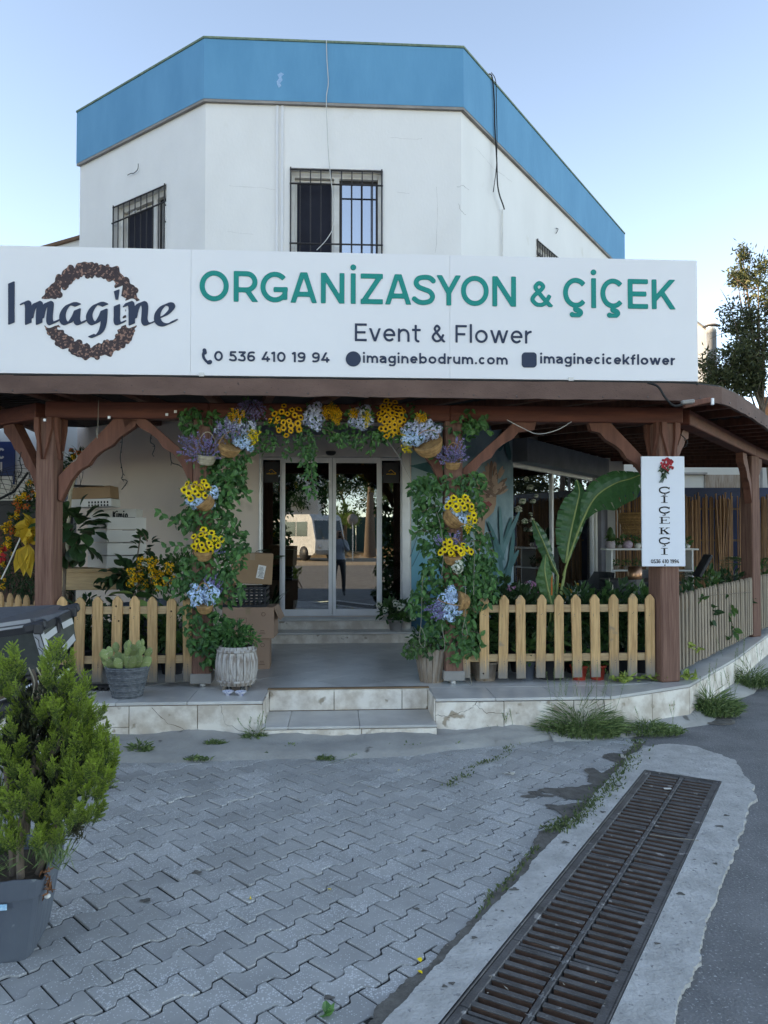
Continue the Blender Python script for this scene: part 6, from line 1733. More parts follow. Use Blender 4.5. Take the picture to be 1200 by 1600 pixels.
for k in range(n):
    mb = MB(); a0, a1 = 2 * math.pi * k / n + .015, 2 * math.pi * (k + 1) / n - .015
    vs = []
    for f in (0, 1):
        r = .105 + .055 * f
        vs += [(math.cos(a0) * r, math.sin(a0) * r, .30 * f), (math.cos(a1) * r, math.sin(a1) * r, .30 * f), (math.cos(a0) * (r - .015), math.sin(a0) * (r - .015), .30 * f), (math.cos(a1) * (r - .015), math.sin(a1) * (r - .015), .30 * f)]
    mb.add(vs, [(0, 1, 5, 4), (3, 2, 6, 7), (2, 0, 4, 6), (1, 3, 7, 5), (4, 5, 7, 6), (1, 0, 2, 3)], 0, rp.random()); build('stave', mb, MT['oldwood'], t)
mb = MB(); mb.lathe([(.14, .28), (.0001, .285)], (0, 0, 0), 14); build('soil', mb, MT['soil'], t)
mb = MB(); clump(mb, (-.03, 0, .38), (.17, .12, .10), 170, .055, .028, tm=.55); build('leaves', mb, MT['midleaf'], t)['kind'] = 'stuff'
cb = G(199, 1088); t = thing('cactus_basket', cb, 'grey wicker basket planted with a prickly pear cactus at the terrace edge', 'potted cactus', world=False)
mb = MB()
for k in range(17):
    f = k / 16; r = .112 + .058 * f; z = .008 + .235 * f; pts = [(math.cos(a) * (r + .003 * math.sin(a * 16 + k * 3.14)), math.sin(a) * (r + .003 * math.sin(a * 16 + k * 3.14)), z) for a in [q * 2 * math.pi / 64 for q in range(65)]]
    mb.tube(pts, .0082, 5, caps=False, t=.2 + .6 * ((k * 5) % 7) / 7)
mb.lathe([(.0001, .004), (.105, .004), (.16, .235)], (0, 0, 0), 24, t=.0)
build('basket', mb, MT['wicker_grey'], t)
mb = MB(); mb.lathe([(.155, .225), (.0001, .235)], (0, 0, 0), 18); build('soil', mb, MT['soil'], t)
def pad(c, d, L, W, th=.012, roll=0):
    d = Vector(d).normalized(); x = d.cross(Vector((math.sin(roll), -math.cos(roll), .1))).normalized(); n_ = x.cross(d)
    mb = MB(); rows = 7; m_ = 10; vs = []
    for i in range(rows + 1):
        f = i / rows; w_ = W / 2 * math.sin(math.pi * min(1, .04 + f * .94)) ** .6 * (.75 + .3 * f); tt = th * math.sin(math.pi * min(1, .05 + f * .92)) ** .5
        for k in range(m_):
            a = 2 * math.pi * k / m_; vs.append(Vector(c) + d * L * f + x * math.cos(a) * w_ + n_ * math.sin(a) * tt)
    fs = [(i * m_ + k, i * m_ + (k + 1) % m_, (i + 1) * m_ + (k + 1) % m_, (i + 1) * m_ + k) for i in range(rows) for k in range(m_)]
    mb.add(vs, fs, 0, rp.random(), True); mb.add(vs, [tuple(range(rows * m_, (rows + 1) * m_))], 0, .5)
    o = build('pad', mb, MT['cactus'], t); return Vector(c) + d * L * .93
random.seed(21)
for k in range(15):
    a = k * 2.4; r = .11 * math.sqrt((k + .5) / 15); c = (math.cos(a) * r, math.sin(a) * r * .8, .225)
    lean = Vector((math.cos(a) * r * 9.5, math.sin(a) * r * 3, 1)); e = pad(c, lean, rnd(.10, .14), rnd(.075, .10), th=.008, roll=rnd(-.5, .5))
    if k % 3 != 1: e2 = pad(e, lean + Vector((rnd(-.5, .5), rnd(-.3, .3), .3)), rnd(.08, .11), rnd(.06, .08), th=.007, roll=rnd(-.6, .6))
    if k in (2, 5): e3 = pad(e2, (rnd(-.2, .2), 0, 1), .06, .035, roll=0)
for k in range(4): pad((-.13 - .012 * k, -.03, .22 + .03 * k), (-1, 0, .9), .07, .05, roll=.3)
for lab, nm, cat_, px, py in (('small blue patterned bowl at the terrace edge, the left one', 'bowl', 'bowl', 356, 1086), ('small blue patterned bowl at the terrace edge, the right one', 'bowl', 'bowl', 376, 1086.5)):
    mb = MB(); mb.lathe([(.018, 0), (.020, .006), (.040, .022), (.050, .034), (.047, .034), (.037, .024), (.0001, .010)], (0, 0, 0), 20)
    pm = M('patterned_ceramic', (.62, .64, .70), (.60, .62, .70), rough=.2, spot=(.08, .12, .40), spotscale=70, spotamt=.08)
    me, c = mb.mesh('bowl', pm, center=False); tag(put('bowl', me, G(px, py)), lab, cat_)
for lab, px, py in (('small tea glass standing behind the left patterned bowl', 358, 1078), ('small tea glass standing behind the right patterned bowl', 379, 1079)):
    mb = MB(); mb.lathe([(.018, 0), (.022, .01), (.019, .035), (.026, .06), (.0245, .06), (.0175, .035), (.0205, .012), (.0001, .008)], (0, 0, 0), 16)
    me, c = mb.mesh('tea_glass', glassmat('tea_glass', (.85, .88, .88), .08), center=False); tag(put('tea_glass', me, G(px, py)), lab, 'glass')
def carton(label, P, u, z, o, size, rz=0, mat='cardboard', tilt=0, flap=False, marks=True, tape=True, name='cardboard_box'):
    base = P.pt(u, z, o); w_, d_, h_ = size
    t = thing(name, base, label, 'box', rz=P.rz + rz, world=False); t.rotation_euler = (0, tilt, P.rz + rz)
    mb = MB(); mb.bbox((0, 0, h_ / 2), size, bev=.003); build('carton', mb, MT[mat], t)
    if tape: mb = MB(); mb.box((0, 0, h_ + .0006), (.05, d_ * .99, .001)); mb.box((0, -d_ / 2 - .0006, h_ * .88), (.05, .001, h_ * .22)); build('tape', mb, M('packing_tape', (.36, .25, .16), rough=.3) if 'packing_tape' not in bpy.data.materials else bpy.data.materials['packing_tape'], t)
    if marks:
        mb = MB(); y = -d_ / 2 - .0012
        pts = [(w_ * .3 + .018 * math.cos(a), y, h_ * .78 + .018 * math.sin(a)) for a in [k * 6.283 / 12 for k in range(13)]]; mb.tube(pts, .0018, 4)
        mb.box((-w_ * .12, y, h_ * .52), (.09, .0006, .003)); mb.box((-w_ * .12, y, h_ * .66), (.09, .0006, .003)); mb.box((-w_ * .12 - .045, y, h_ * .59), (.003, .0006, h_ * .14)); mb.box((-w_ * .12 + .045, y, h_ * .59), (.003, .0006, h_ * .14))
        for q in range(3): mb.box((w_ * .28, y, h_ * .15 + q * .016), (.06 - q * .01, .0006, .004))
        build('printed_marks', mb, M('brown_print', (.12, .07, .05), rough=.9, bump=0) if 'brown_print' not in bpy.data.materials else bpy.data.materials['brown_print'], t)
    if flap: mb = MB(); mb.box((w_ / 2 + .03, 0, h_ - .06), (.008, d_ * .95, .14), Matrix.Rotation(-.45, 3, 'Y')); build('flap', mb, MT[mat], t)
    return t
BX = Plane(0, 7.75, 1, .06)
bu = lambda px, off=0: BX.uz(px, 980, off)[0]
carton('lowest pinkish cardboard box standing on the floor left of the door steps', BX, bu(396), TZ, 0, (.34, .34, .30), .03, 'cardboard2', tape=False)
carton('pinkish cardboard box with a bent flap, second from the floor left of the door', BX, bu(392), TZ + .302, 0, (.50, .38, .30), -.04, 'cardboard2', flap=True)
t = thing('plastic_crate', BX.pt(bu(385), TZ + .605), 'black plastic crate between the cardboard boxes left of the door', 'crate', rz=BX.rz, world=False)
mb = MB()
for z in (0, .06, .12, .17): mb.box((0, -.17, z + .01), (.42, .012, .022)); mb.box((0, .17, z + .01), (.42, .012, .022)); mb.box((-.205, 0, z + .01), (.012, .34, .022)); mb.box((.205, 0, z + .01), (.012, .34, .022))
for k in range(9): mb.box((-.2 + k * .05, -.165, .09), (.014, .010, .17)); mb.box((-.2 + k * .05, .165, .09), (.014, .010, .17))
mb.box((0, 0, .005), (.4, .33, .01)); build('crate_body', mb, MT['black_plastic'], t)
carton('worn brown cardboard box with a white label, tilted on top of the black crate', BX, bu(392), TZ + .83, .02, (.40, .34, .30), .12, 'cardboard', tilt=.05, marks=False)
t = bpy.data.objects[[o.name for o in bpy.data.objects if o.get('label', '').startswith('worn brown')][0]]
mb = MB(); mb.box((.09, -.1715, .12), (.075, .001, .13), Matrix.Rotation(.15, 3, 'Y')); build('shipping_label', mb, MT['pvc'], t)
mb = MB()
for q in range(9): mb.box((.09 + q * .0, -.1725, .07 + q * .012), (.055 - (q % 3) * .01, .001, .004), Matrix.Rotation(.15, 3, 'Y'))
build('label_print', mb, MT['wire'], t)
carton('small brown cardboard box at the left behind the garland', BX, bu(348), TZ + .60, -.1, (.18, .3, .34), -.05, 'cardboard', marks=False, tape=False)
WB = Plane(0, 8.35, 1, .06)
wu = lambda px: WB.uz(px, 850)[0]
def WZ(py, px=190): return WB.uz(px, py)[1]
t = thing('wooden_bench', WB.pt(wu(160), TZ), 'low brown wooden bench carrying the white cartons', 'bench', rz=WB.rz, world=False)
bz = WZ(887) - TZ
mb = MB(); mb.bbox((0, 0, bz - .02), (1.0, .45, .04), bev=.004); build('top', mb, MT['pine_h'], t)
mb = MB(); mb.bbox((0, -.2, bz - .13), (1.0, .03, .18), bev=.004); build('apron', mb, MT['pine_h'], t)
for sx in (-.45, .45):
    for sy in (-.18, .18): mb = MB(); mb.bbox((sx, sy, (bz - .04) / 2), (.07, .05, bz - .04), bev=.004); build('leg', mb, MT['oldwood'], t)
names4 = ('bottom carton', 'second carton from the bottom', 'third carton from the bottom', 'top carton')
bx_h = (WZ(806) - WZ(885)) / 4
for k in range(4):
    t = thing('white_carton', WB.pt(wu(181), TZ + bz + .001 + k * bx_h, -.04), names4[k] + ' of the white stack on the wooden bench', 'box', rz=.80 + (.0, .015, -.01, .006)[k], world=False)
    mb = MB(); mb.bbox((0, 0, bx_h / 2 - .0015), (.44, .44, bx_h - .007), bev=.004, m=0); build('carton', mb, MT['carton_white'], t)
    mb = MB(); mb.box((.02, -.2206, bx_h - .006), (.14, .001, .005)); build('lid_slot', mb, MT['wire'], t)
t = thing('white_carton', WB.pt(wu(160), TZ + bz + .001 + 3.65 * bx_h, -.45), 'flat white carton printed with its name behind the top of the white stack', 'box', rz=WB.rz, world=False)
mb = MB(); mb.bbox((.02, .0, bx_h * .7), (.50, .3, bx_h * .75), bev=.003); build('carton', mb, MT['carton_white'], t)
HZp = Plane(WB.pt(wu(160), 0, -.45 + .152).x, WB.pt(wu(160), 0, -.45 + .152).y, 1, .06)
ga, gz1_ = HZp.uz(176, 799); gb, gz0_ = HZp.uz(200, 809)
def put_text(txt, P, u0, u1, z0, z1, h, mat, parent):
    """letters given in world, parent rotated root: convert"""
    mi = Matrix.Rotation(-parent.rotation_euler.z, 4, 'Z') @ Matrix.Translation(-Vector(parent.location))
    tot = sum(GW_[c] for c in txt) + .13 * (len(txt) - 1); H = z1 - z0; k = (u1 - u0) / (tot * H); x = u0
    for c in txt:
        w_ = GW_[c] * H * k
        o = letter(c, P, x, x + w_, z0, z1, h, .0005, .0015, mat, None)
        o.parent = parent; o.location = mi @ o.location; o.rotation_euler = (0, 0, -parent.rotation_euler.z)
        x += w_ + .13 * H * k
put_text('Kimio', HZp, ga, gb, gz0_ - .01, gz1_, .09, MT['wire'], t)
t = thing('open_carton', WB.pt(wu(142), WZ(793), -.1), 'shallow brown carton with a chequered rim lying open on top of the white stack', 'box', rz=WB.rz, world=False)
t.rotation_euler = (.0, -.03, WB.rz)
mb = MB(); mb.bbox((0, 0, .045), (.46, .34, .085), bev=.003); build('base', mb, MT['carton_white'], t)
mb = MB(); mb.bbox((-.01, .03, .155), (.44, .32, .13), Matrix.Rotation(-.03, 3, 'Y'), bev=.003); build('lid', mb, MT['cardboard'], t)
mb = MB()
for k in range(7):
    for j in range(2): mb.box((.0 + k * .032, -.1712, .018 + j * .032 + (k % 2) * .0), (.016, .001, .022))
build('chequer_print', mb, MT['wire'], t)
mb = MB(); mb.box((-.1, -.02, .235), (.5, .36, .006), Matrix.Rotation(.06, 3, 'Y')); build('lid_flap', mb, MT['black_plastic'], t)
for lab, px, Y, sz, mt in (('grey plastic storage tub in the shade behind the left fence', 262, 8.1, (.5, .4, .35), 'grey_pot'), ('dark plastic tub on the floor behind the left picket fence', 150, 8.0, (.6, .4, .3), 'black_plastic')):
    p = gAt(px, Y); t = thing('storage_tub', p, lab, 'tub', world=False)
    mb = MB(); mb.box((0, 0, sz[2] / 2), sz, taper=1.12); build('tub_body', mb, MT[mt], t); mb = MB(); mb.bbox((0, 0, sz[2] + .012), (sz[0] * 1.18, sz[1] * 1.18, .024), bev=.004); build('rim', mb, MT[mt], t)
for k, px in enumerate((140, 168)):
    t = thing('seedling_tray', G(px, 1078), ('black seedling tray at the foot of the left fence, nearer the conifer', 'black seedling tray at the foot of the left fence beside the cactus')[k], 'tray', world=False)
    mb = MB(); mb.box((0, 0, .035), (.16, .12, .006));
    for a in range(3):
        for b in range(2): mb.lathe([(.014, 0), (.022, .035), (.018, .035), (.0001, .01)], (-.05 + a * .05, -.03 + b * .06, 0), 8)
    build('tray_body', mb, MT['black_plastic'], t)
base = gAt(98, 7.6)
ms = leafset('oval', 'darkleaf', .21, .12)
lv = bushy(90, ms, (.10, 0, 1.34), (.26, .22, .27), (.75, 1.15))
potted('rubber_plant', 'rubber plant with big glossy dark leaves on a thin trunk beside the left post', 'potted plant', base, (.11, .15, .26, 'black_plastic'), lv, stems=[([(0, 0, .2), (.01, 0, .6), (.02, 0, .95), (.0, 0, 1.3)], .018), ([(.02, 0, .95), (.14, .02, 1.3)], .012), ([(.02, 0, .95), (-.1, 0, 1.3)], .01)])
ms = leafset('heart', 'darkleaf', .15, .10)
base = gAt(205, 7.7)
lv = bushy(100, ms, (-.02, .0, .90), (.28, .22, .15), (.6, 1.0)) + bushy(24, ms, (.12, .05, 1.16), (.10, .10, .14), (.6, .9)) + bushy(12, ms, (-.28, 0, .70), (.07, .1, .12), (.6, .9))
potted('wilting_plant', 'dark drooping broad leaved plant in front of the white cartons', 'potted plant', base, (.14, .19, .62, 'grey_pot'), lv, stems=[(smooth([(0, 0, .6), (.05, 0, 1.0), (.1, 0, 1.32), (.16, .0, 1.24)], 4), .007)])
base = gAt(245, 7.5, TZ)
t = thing('flower_vase', base, 'big bunch of yellow and white flowers standing behind the left fence', 'flower arrangement', world=False)
mb = MB(); mb.lathe([(.09, 0), (.13, .4), (.1, .68), (.09, .68), (.11, .4), (.0001, .05)], (0, 0, 0), 16); build('vase', mb, MT['grey_pot'], t)
YB = [hyd_mesh(k + 40, 'gold_petal', .034, 30) for k in range(2)]; OB_ = [hyd_mesh(k + 44, 'orange_petal', .034, 30) for k in range(2)]
for k in range(30): put('yellow_bloom', rp.choice(YB), (rp.uniform(-.22, .22), rp.uniform(-.25, -.05), rp.uniform(.80, 1.06)), t, rot=aim((rp.gauss(0, .4), -1, rp.uniform(0, .8))), scale=rp.uniform(.9, 1.3))
for k in range(9): put('white_bloom', rp.choice(HYW), (rp.uniform(-.24, .24), rp.uniform(-.22, -.05), rp.uniform(.80, 1.08)), t, rot=aim((0, -1, .3)), scale=rp.uniform(.35, .6))
mb = MB(); clump(mb, (0, 0, .90), (.28, .18, .18), 360, .06, .03); clump(mb, (.25, .1, 1.0), (.22, .14, .14), 260, .06, .03); build('leaves', mb, MT['midleaf'], t)['kind'] = 'stuff'
base = gAt(210, 7.1)
ms = leafset('lance', 'paleleaf', .34, .16); t = potted('pale_leaf_plant', 'plant with large yellow green leaves just behind the left picket tops', 'potted plant', base, (.1, .13, .2, 'black_plastic'), [(Vector((0, 0, .76)), Vector((-1, .0, .25)), ms, .9), (Vector((0, 0, .74)), Vector((.9, 0, .1)), leafset('lance', 'midleaf', .34, .18), .9), (Vector((.02, 0, .72)), Vector((.5, -.2, -.5)), ms, .8)], stems=[([(0, 0, .15), (0, 0, .77)], .008)])
for px, Y, hgt, lab in ((135, 7.5, .5, 'dark leafy shrub behind the first pickets right of the left post'), (188, 7.3, .42, 'dark leafy shrub behind the cactus, seen through the pickets'), (270, 7.3, .48, 'dark leafy shrub in a black pot by the left arch post'), (232, 7.4, .4, 'low dark shrub between pickets beside the left arch post')):
    t = thing('potted_shrub', gAt(px, Y), lab, 'potted plant', world=False)
    build('pot', pot_mb(.09, .12, .2), MT['black_plastic'], t)
    hgt *= 1.3; mb = MB(); clump(mb, (0, 0, .2 + hgt * .35), (.18, .16, hgt * .46), 260, .085, .042, tm=.4)
    for k in range(10): mb.leaf((0, 0, .2), (rp.gauss(0, .3), rp.gauss(0, .3), 1), hgt * rp.uniform(.5, .9), .03, t=.5)
    build('leaves', mb, MT['darkleaf' if px < 200 else 'midleaf'], t)['kind'] = 'stuff'
base = gAt(52, 8.1); t = thing('flower_wreath_stand', base, 'tall wreath stand of orange and yellow flowers with a yellow bow behind the left post', 'flower stand', world=False)
def W2(px, py, o=0):
    p = at(px, py, 8.1 + o); return p - Vector(base)
arcp = [(6, 905), (14, 860), (24, 822), (38, 792), (55, 768), (76, 752), (98, 742), (114, 728), (126, 712)]
path = smooth([W2(*p) for p in arcp], 6)
mb = MB()
for p in path: clump(mb, p, (.085, .08, .085), 26, .07, .018, tm=.3)
for k in range(9): clump(mb, W2(20 + k * 9, 900 + (k % 3) * 12), (.16, .1, .12), 60, .11, .014, droopy=.8, tm=.3)
build('greenery', mb, MT['darkleaf'], t)['kind'] = 'stuff'
ORF = [sunflower_mesh(k + 20, pet='orange_petal') for k in range(2)]
for k in range(74):
    p = path[rp.randrange(len(path))] + Vector((rp.gauss(0, .05), -.09 + rp.gauss(0, .02), rp.gauss(0, .05))); orange = rp.random() < .5
    nm = 'orange_flower' if orange else 'yellow_flower'; put(nm, rp.choice(OB_ if orange else YB), p, t, rot=aim((rp.gauss(0, .3), -1, rp.uniform(0, .6))), scale=rp.uniform(.6, 1.1))
mb = MB()
for k in range(34):
    a = rp.uniform(0, 6.28); r = rp.uniform(.02, .13); c = W2(47, 828, -.16); d = Vector((math.cos(a), rp.uniform(-.6, 0), math.sin(a)))
    mb.leaf(c + Vector((rp.gauss(0, .015), rp.gauss(0, .02), rp.gauss(0, .03))), d, rp.uniform(.10, .17), rp.uniform(.09, .13), t=rp.random(), fold=.4)
for k in range(7): mb.leaf(W2(45, 850, -.18), Vector((-.5 + k * .11, -.1, -1)), rp.uniform(.25, .36), .13, up=(0, -1, 0), t=rp.random(), fold=.3)
build('yellow_bow', mb, M('yellow_tulle', (.72, .50, .06), (.62, .40, .05), rough=.7, tint=.25, trans=.3, bump=0), t)
mb = MB(); mb.tube(smooth([W2(2, 905, -.2), W2(12, 885, -.2), W2(24, 858, -.22), W2(33, 838, -.2)]), .008, 5); build('white_ribbon', mb, MT['pvc'], t)
mb = MB();
for k in range(12): mb.leaf(W2(rp.uniform(0, 12), rp.uniform(862, 878), -.2), (rp.gauss(0, 1), -.5, rp.gauss(0, 1)), .07, .04, t=rp.random())
build('red_flowers', mb, M('red_cloth', (.5, .03, .03), rough=.7, tint=.3), t)
for sx in (-.22, .22): mb = MB(); mb.tube([(sx, 0, 0), (sx * .3, 0, 1.2)], .012, 5); build('leg', mb, MT['bark'], t)
mb = MB(); mb.tube(smooth([at(104, 880, 8.0), at(108, 800, 8.0), at(112, 760, 8.0), at(128, 722, 8.0)]),
 .02, 6)
tag(build('driftwood_stalk', mb, MT['wicker_pale']), 'pale bent dry stalk rising behind the left post', 'stalk')
base = gAt(860, 7.45, TZ); t = thing('banana_plant', base, 'tall banana plant with torn broad leaves behind the right picket fence', 'potted plant')
build_pot = pot_mb(.14, .18, .30); me, c = build_pot.mesh('pot', MT['black_plastic'], center=False); put('pot', me, base, t)
banana = leafmat('banana_leaf', (.03, .10, .035), (.07, .19, .06), rough=.35, trans=.3)
banana_l = leafmat('banana_leaf_young', (.07, .17, .06), (.12, .25, .08), rough=.4, trans=.3)
rib = M('leaf_rib', (.30, .36, .12), rough=.5)
def bigleaf(spine, widths, Y, mt, tilt=0.0, droop=0.0, split=0):
    """spine: px points (with depth offset) of the midrib; widths: (left,right) half widths in metres along it"""
    pts = smooth([at(x, y, Y + o) for x, y, o in spine], 8)
    n = len(pts) - 1; view = Vector((0, -1, 0)); mb = MB(); rows = []
    for i, p in enumerate(pts):
        f = i / n; d = (pts[min(i + 1, n)] - pts[max(i - 1, 0)]).normalized()
        x = d.cross(view + Vector((tilt, 0, 0))).normalized(); nn = x.cross(d)
        k = f * (len(widths) - 1); a = int(min(k, len(widths) - 2)); g = k - a
        wl = widths[a][0] + (widths[a + 1][0] - widths[a][0]) * g; wr = widths[a][1] + (widths[a + 1][1] - widths[a][1]) * g
        row = []
        for s, w_ in ((-1, wl), (-.66, wl), (-.33, wl), (0, 0), (.33, wr), (.66, wr), (1, wr)):
            rip = .008 * math.sin(i * 1.7 + s * 3) * abs(s)
            row.append(p + x * (s * w_) + nn * (-abs(s) ** 1.6 * w_ * .35 + rip) + Vector((0, 0, -droop * abs(s) ** 2 * w_)))
        rows.append(row)
    for i in range(n):
        for j in range(6):
            if split and j in (0, 5) and i % split == split - 1:
                q = [rows[i][j], rows[i][j + 1], rows[i + 1][j + 1].lerp(rows[i][j + 1], .0), rows[i + 1][j].lerp(rows[i][j], .55)]
            else: q = [rows[i][j], rows[i][j + 1], rows[i + 1][j + 1], rows[i + 1][j]]
            mb.add(q, [(0, 1, 2, 3)], 0, .35 + .3 * ((i * 7 + j) % 3) / 3 * .5, True)
    o = build('leaf', mb, mt, t)
    rb = MB(); rb.tube([p - Vector((0, .004, 0)) for p in pts], [.010 * (1 - .8 * i / n) + .002 for i in range(n + 1)], 5)
    r_ = build('midrib', rb, rib, o)
bigleaf([(884, 880, 0), (888, 850, 0), (894, 820, 0), (901, 790, -.02), (905, 768, 0), (901, 750, .05)], [(.02, .02), (.10, .07), (.14, .11), (.15, .13), (.12, .10), (.05, .05), (.01, .01)], 7.4, banana, split=7)
bigleaf([(880, 900, .05), (896, 850, 0), (914, 805, -.03), (932, 775, -.05), (960, 756, -.08), (985, 748, -.1), (1003, 741, -.1)], [(.003, .003), (.003, .003), (.02, .01), (.10, .10), (.16, .19), (.15, .18), (.10, .16), (.02, .03)], 7.35, banana, droop=.25, split=4)
bigleaf([(862, 945, 0), (855, 915, 0), (851, 890, 0), (853, 866, .03)], [(.02, .02), (.075, .07), (.085, .08), (.04, .05), (.01, .01)], 7.3, banana_l)
bigleaf([(872, 900, .1), (862, 880, .1), (852, 855, .1), (842, 832, .1), (833, 812, .12)], [(.01, .01), (.05, .05), (.07, .09), (.06, .08), (.01, .01)], 7.5, banana, tilt=.4)
mb = MB()
for x0, y0, x1, y1 in ((868, 1010, 884, 885), (864, 1010, 880, 905), (860, 1010, 862, 945), (866, 1010, 872, 900)): mb.tube([at(x0, y0, 7.42), at((x0 + x1) / 2 - 2, (y0 + y1) / 2, 7.42), at(x1, y1, 7.42)], [.022, .016, .010], 6)
build('stem', mb, rib, t)
for px, c_ in ((862, 'orange_petal'), (869, 'midleaf')):
    mb = MB(); mb.tube([at(px, 930, 7.2), at(px, 905, 7.2), at(px + 1, 898, 7.2)], [.008, .007, .001], 6); build('leaf_sheath', mb, MT[c_], t)
shr = [(745, 7.35, .55, 'midleaf', 'mid green leafy shrub in a brown basket pot behind the first right pickets'), (778, 7.5, .62, 'darkleaf', 'dark shrub left of the banana plant behind the fence'), (815, 7.4, .55, 'darkleaf', 'dark bushy plant in a black pot directly left of the banana plant'),
       (842, 7.7, .66, 'midleaf', 'leafy shrub behind the pot of the banana plant'), (902, 7.35, .60, 'darkleaf', 'dark shrub right of the banana stem behind the pickets'), (935, 7.35, .58, 'midleaf', 'bushy green plant behind the red pots'),
       (968, 7.3, .60, 'darkleaf', 'dark green shrub near the corner post behind the fence'), (1000, 7.4, .56, 'midleaf', 'leafy plant pressed against the last pickets by the corner post')]
for px, Y, hgt, mt, lab in shr:
    t = thing('potted_shrub', gAt(px, Y), lab, 'potted plant', world=False)
    build('pot', pot_mb(.10, .135, .22), MT['black_plastic' if px != 745 else 'oldwood'], t)
    hgt *= rp.uniform(1.0, 1.25); mb = MB(); clump(mb, (0, 0, .22 + hgt * .42), (.20, .18, hgt * .46), 360, .10, .055, tm=.5);
    build('leaves', mb, MT[mt], t)['kind'] = 'stuff'
t = thing('flowering_plant', gAt(818, 8.3), 'pink violet flowering plant low behind the right fence under the shop window', 'potted plant', world=False)
build('pot', pot_mb(.10, .13, .45), MT['carton_white'], t); mb = MB(); clump(mb, (0, 0, .55), (.2, .15, .12), 120, .07, .03); build('leaves', mb, MT['midleaf'], t)['kind'] = 'stuff'
HYP = [hyd_mesh(k + 30, 'pink_petal') for k in range(2)]
for k in range(5): put('bloom', rp.choice(HYP), (rp.uniform(-.16, .16), -.1, rp.uniform(.6, .75)), t, scale=rp.uniform(.7, 1))
for px, lab in ((909, 'red plastic flowerpot behind the pickets, the left of the two'), (938, 'red plastic flowerpot behind the pickets, the right of the two')):
    t = thing('red_flowerpot', PF.pt(uP(px), TZ, -.09), lab, 'flowerpot', world=False)
    build('pot', pot_mb(.058, .075, .13, rim=.008), MT['terracotta_red'], t); mb = MB(); clump(mb, (0, 0, .18), (.09, .07, .07), 60, .07, .035, tm=.7); build('leaves', mb, MT['midleaf'], t)['kind'] = 'stuff'
for px, py, r, h, mt, lab in ((827, 1062, .07, .17, 'grey_pot', 'small dark blue pot behind the fence, left of the large black pot'), (868, 1066, .14, .25, 'black_plastic', 'large black pot low behind the pickets beside the red flowerpots'), (762, 1060, .11, .17, 'oldwood', 'round brown basket pot behind the second right picket')):
    t = thing('flowerpot', PF.pt(uP(px), TZ, -.02 - r), lab, 'flowerpot', world=False)
    build('pot', pot_mb(r * .8, r, h), MT[mt], t); mb = MB(); clump(mb, (0, 0, h + .1), (r * 1.2, r, .12), 80, .09, .04); build('leaves', mb, MT['midleaf'], t)['kind'] = 'stuff'
vari = leafmat('variegated_leaf', (.16, .25, .05), (.42, .50, .12))
for px, py, n, lab in ((978, 1066, 18, 'low yellow green leafy plant in front of the pickets, left of the corner post'), (1032, 1064, 22, 'low yellow green leafy plant at the left foot of the corner post'), (1072, 1062, 16, 'small yellow green plant right of the corner post foot'), (1130, 1000, 8, 'yellow leaf sprig on the receding fence')):
    p = G(px, py); t = thing('ground_plant', p, lab, 'plant', world=False); mb = MB()
    for k in range(n * 2):
        a = rp.uniform(0, 6.28); mb.leaf((rp.gauss(0, .05), rp.gauss(0, .03), rp.uniform(.0, .05)), (math.cos(a), math.sin(a) * .7 - .3, rp.uniform(.1, .9)), rp.uniform(.05, .09), rp.uniform(.03, .045), t=rp.random())
    build('leaves', mb, vari, t)['kind'] = 'stuff'
def climbing(label, P, pts, n, mt, L=.06, W=.05, off=.06):
    t = thing('climbing_plant', P.pt(*P.uz(*pts[0])), label, 'plant'); path = smooth([P.pt(*P.uz(*p), off) for p in pts], 5)
    mb = MB(); mb.tube(path, .003, 4); build('stem', mb, MT['bark'], t)
    mb = MB()
    for k in range(n):
        p = path[rp.randrange(len(path))]; mb.leaf(p, (rp.gauss(0, 1), -.5, rp.gauss(-.2, .7)), L * rp.uniform(.7, 1.3), W * rp.uniform(.7, 1.2), t=rp.random())
    build('leaves', mb, mt, t)['kind'] = 'stuff'
climbing('heart leaved vine hanging through the receding fence', PFR, [(1135, 950), (1133, 965), (1138, 985), (1128, 1000)], 14, MT['midleaf'], .09, .07)
climbing('yellow leaved sprig poking through the near end of the receding fence', PFR, [(1065, 1003), (1075, 1012), (1088, 1010)], 12, vari, .05, .04)
climbing('single broad leaf vine over the top of the receding fence', PFR, [(1085, 935), (1098, 930), (1165, 925)], 6, MT['midleaf'], .09, .06)
def chair(label, p, rz):
    t = thing('rattan_chair', p, label, 'chair', rz=rz, group='dark rattan chairs on the terrace', world=False)
    mb = MB(); mb.bbox((0, 0, .43), (.54, .5, .06), bev=.01); build('seat', mb, MT['dark_metal'], t)
    mb = MB(); vs = []
    for k in range(13):
        a = math.pi * (k / 12) ; x = -math.cos(a) * .29; y = math.sin(a) * .27 + .02; h = .80 if 2 < k < 10 else .68
        vs += [Vector((x, y, .25)), Vector((x * 1.05, y * 1.08, h)), Vector((x * .9, y * .88, .25)), Vector((x * .95, y * .98, h))]
    fs = []
    for k in range(12):
        b = k * 4; fs += [(b, b + 4, b + 5, b + 1), (b + 2, b + 3, b + 7, b + 6), (b + 1, b + 5, b + 7, b + 3)]
    mb.add(vs, fs); build('backrest', mb, MT['black_plastic'], t)
    for sx in (-.23, .23):
        for sy in (-.2, .2): mb = MB(); mb.bbox((sx, sy, .2), (.035, .035, .4), bev=.004); build('leg', mb, MT['black_plastic'], t)
chair('dark rattan tub chair with its back to the fence, between banana plant and post', gAt(962, 8.9), math.pi + .25)
chair('dark rattan tub chair further back beside the shop window', gAt(922, 10.2), -1.2)
chair('dark rattan tub chair hidden behind the white hanging sign', gAt(1028, 10.6), .4)
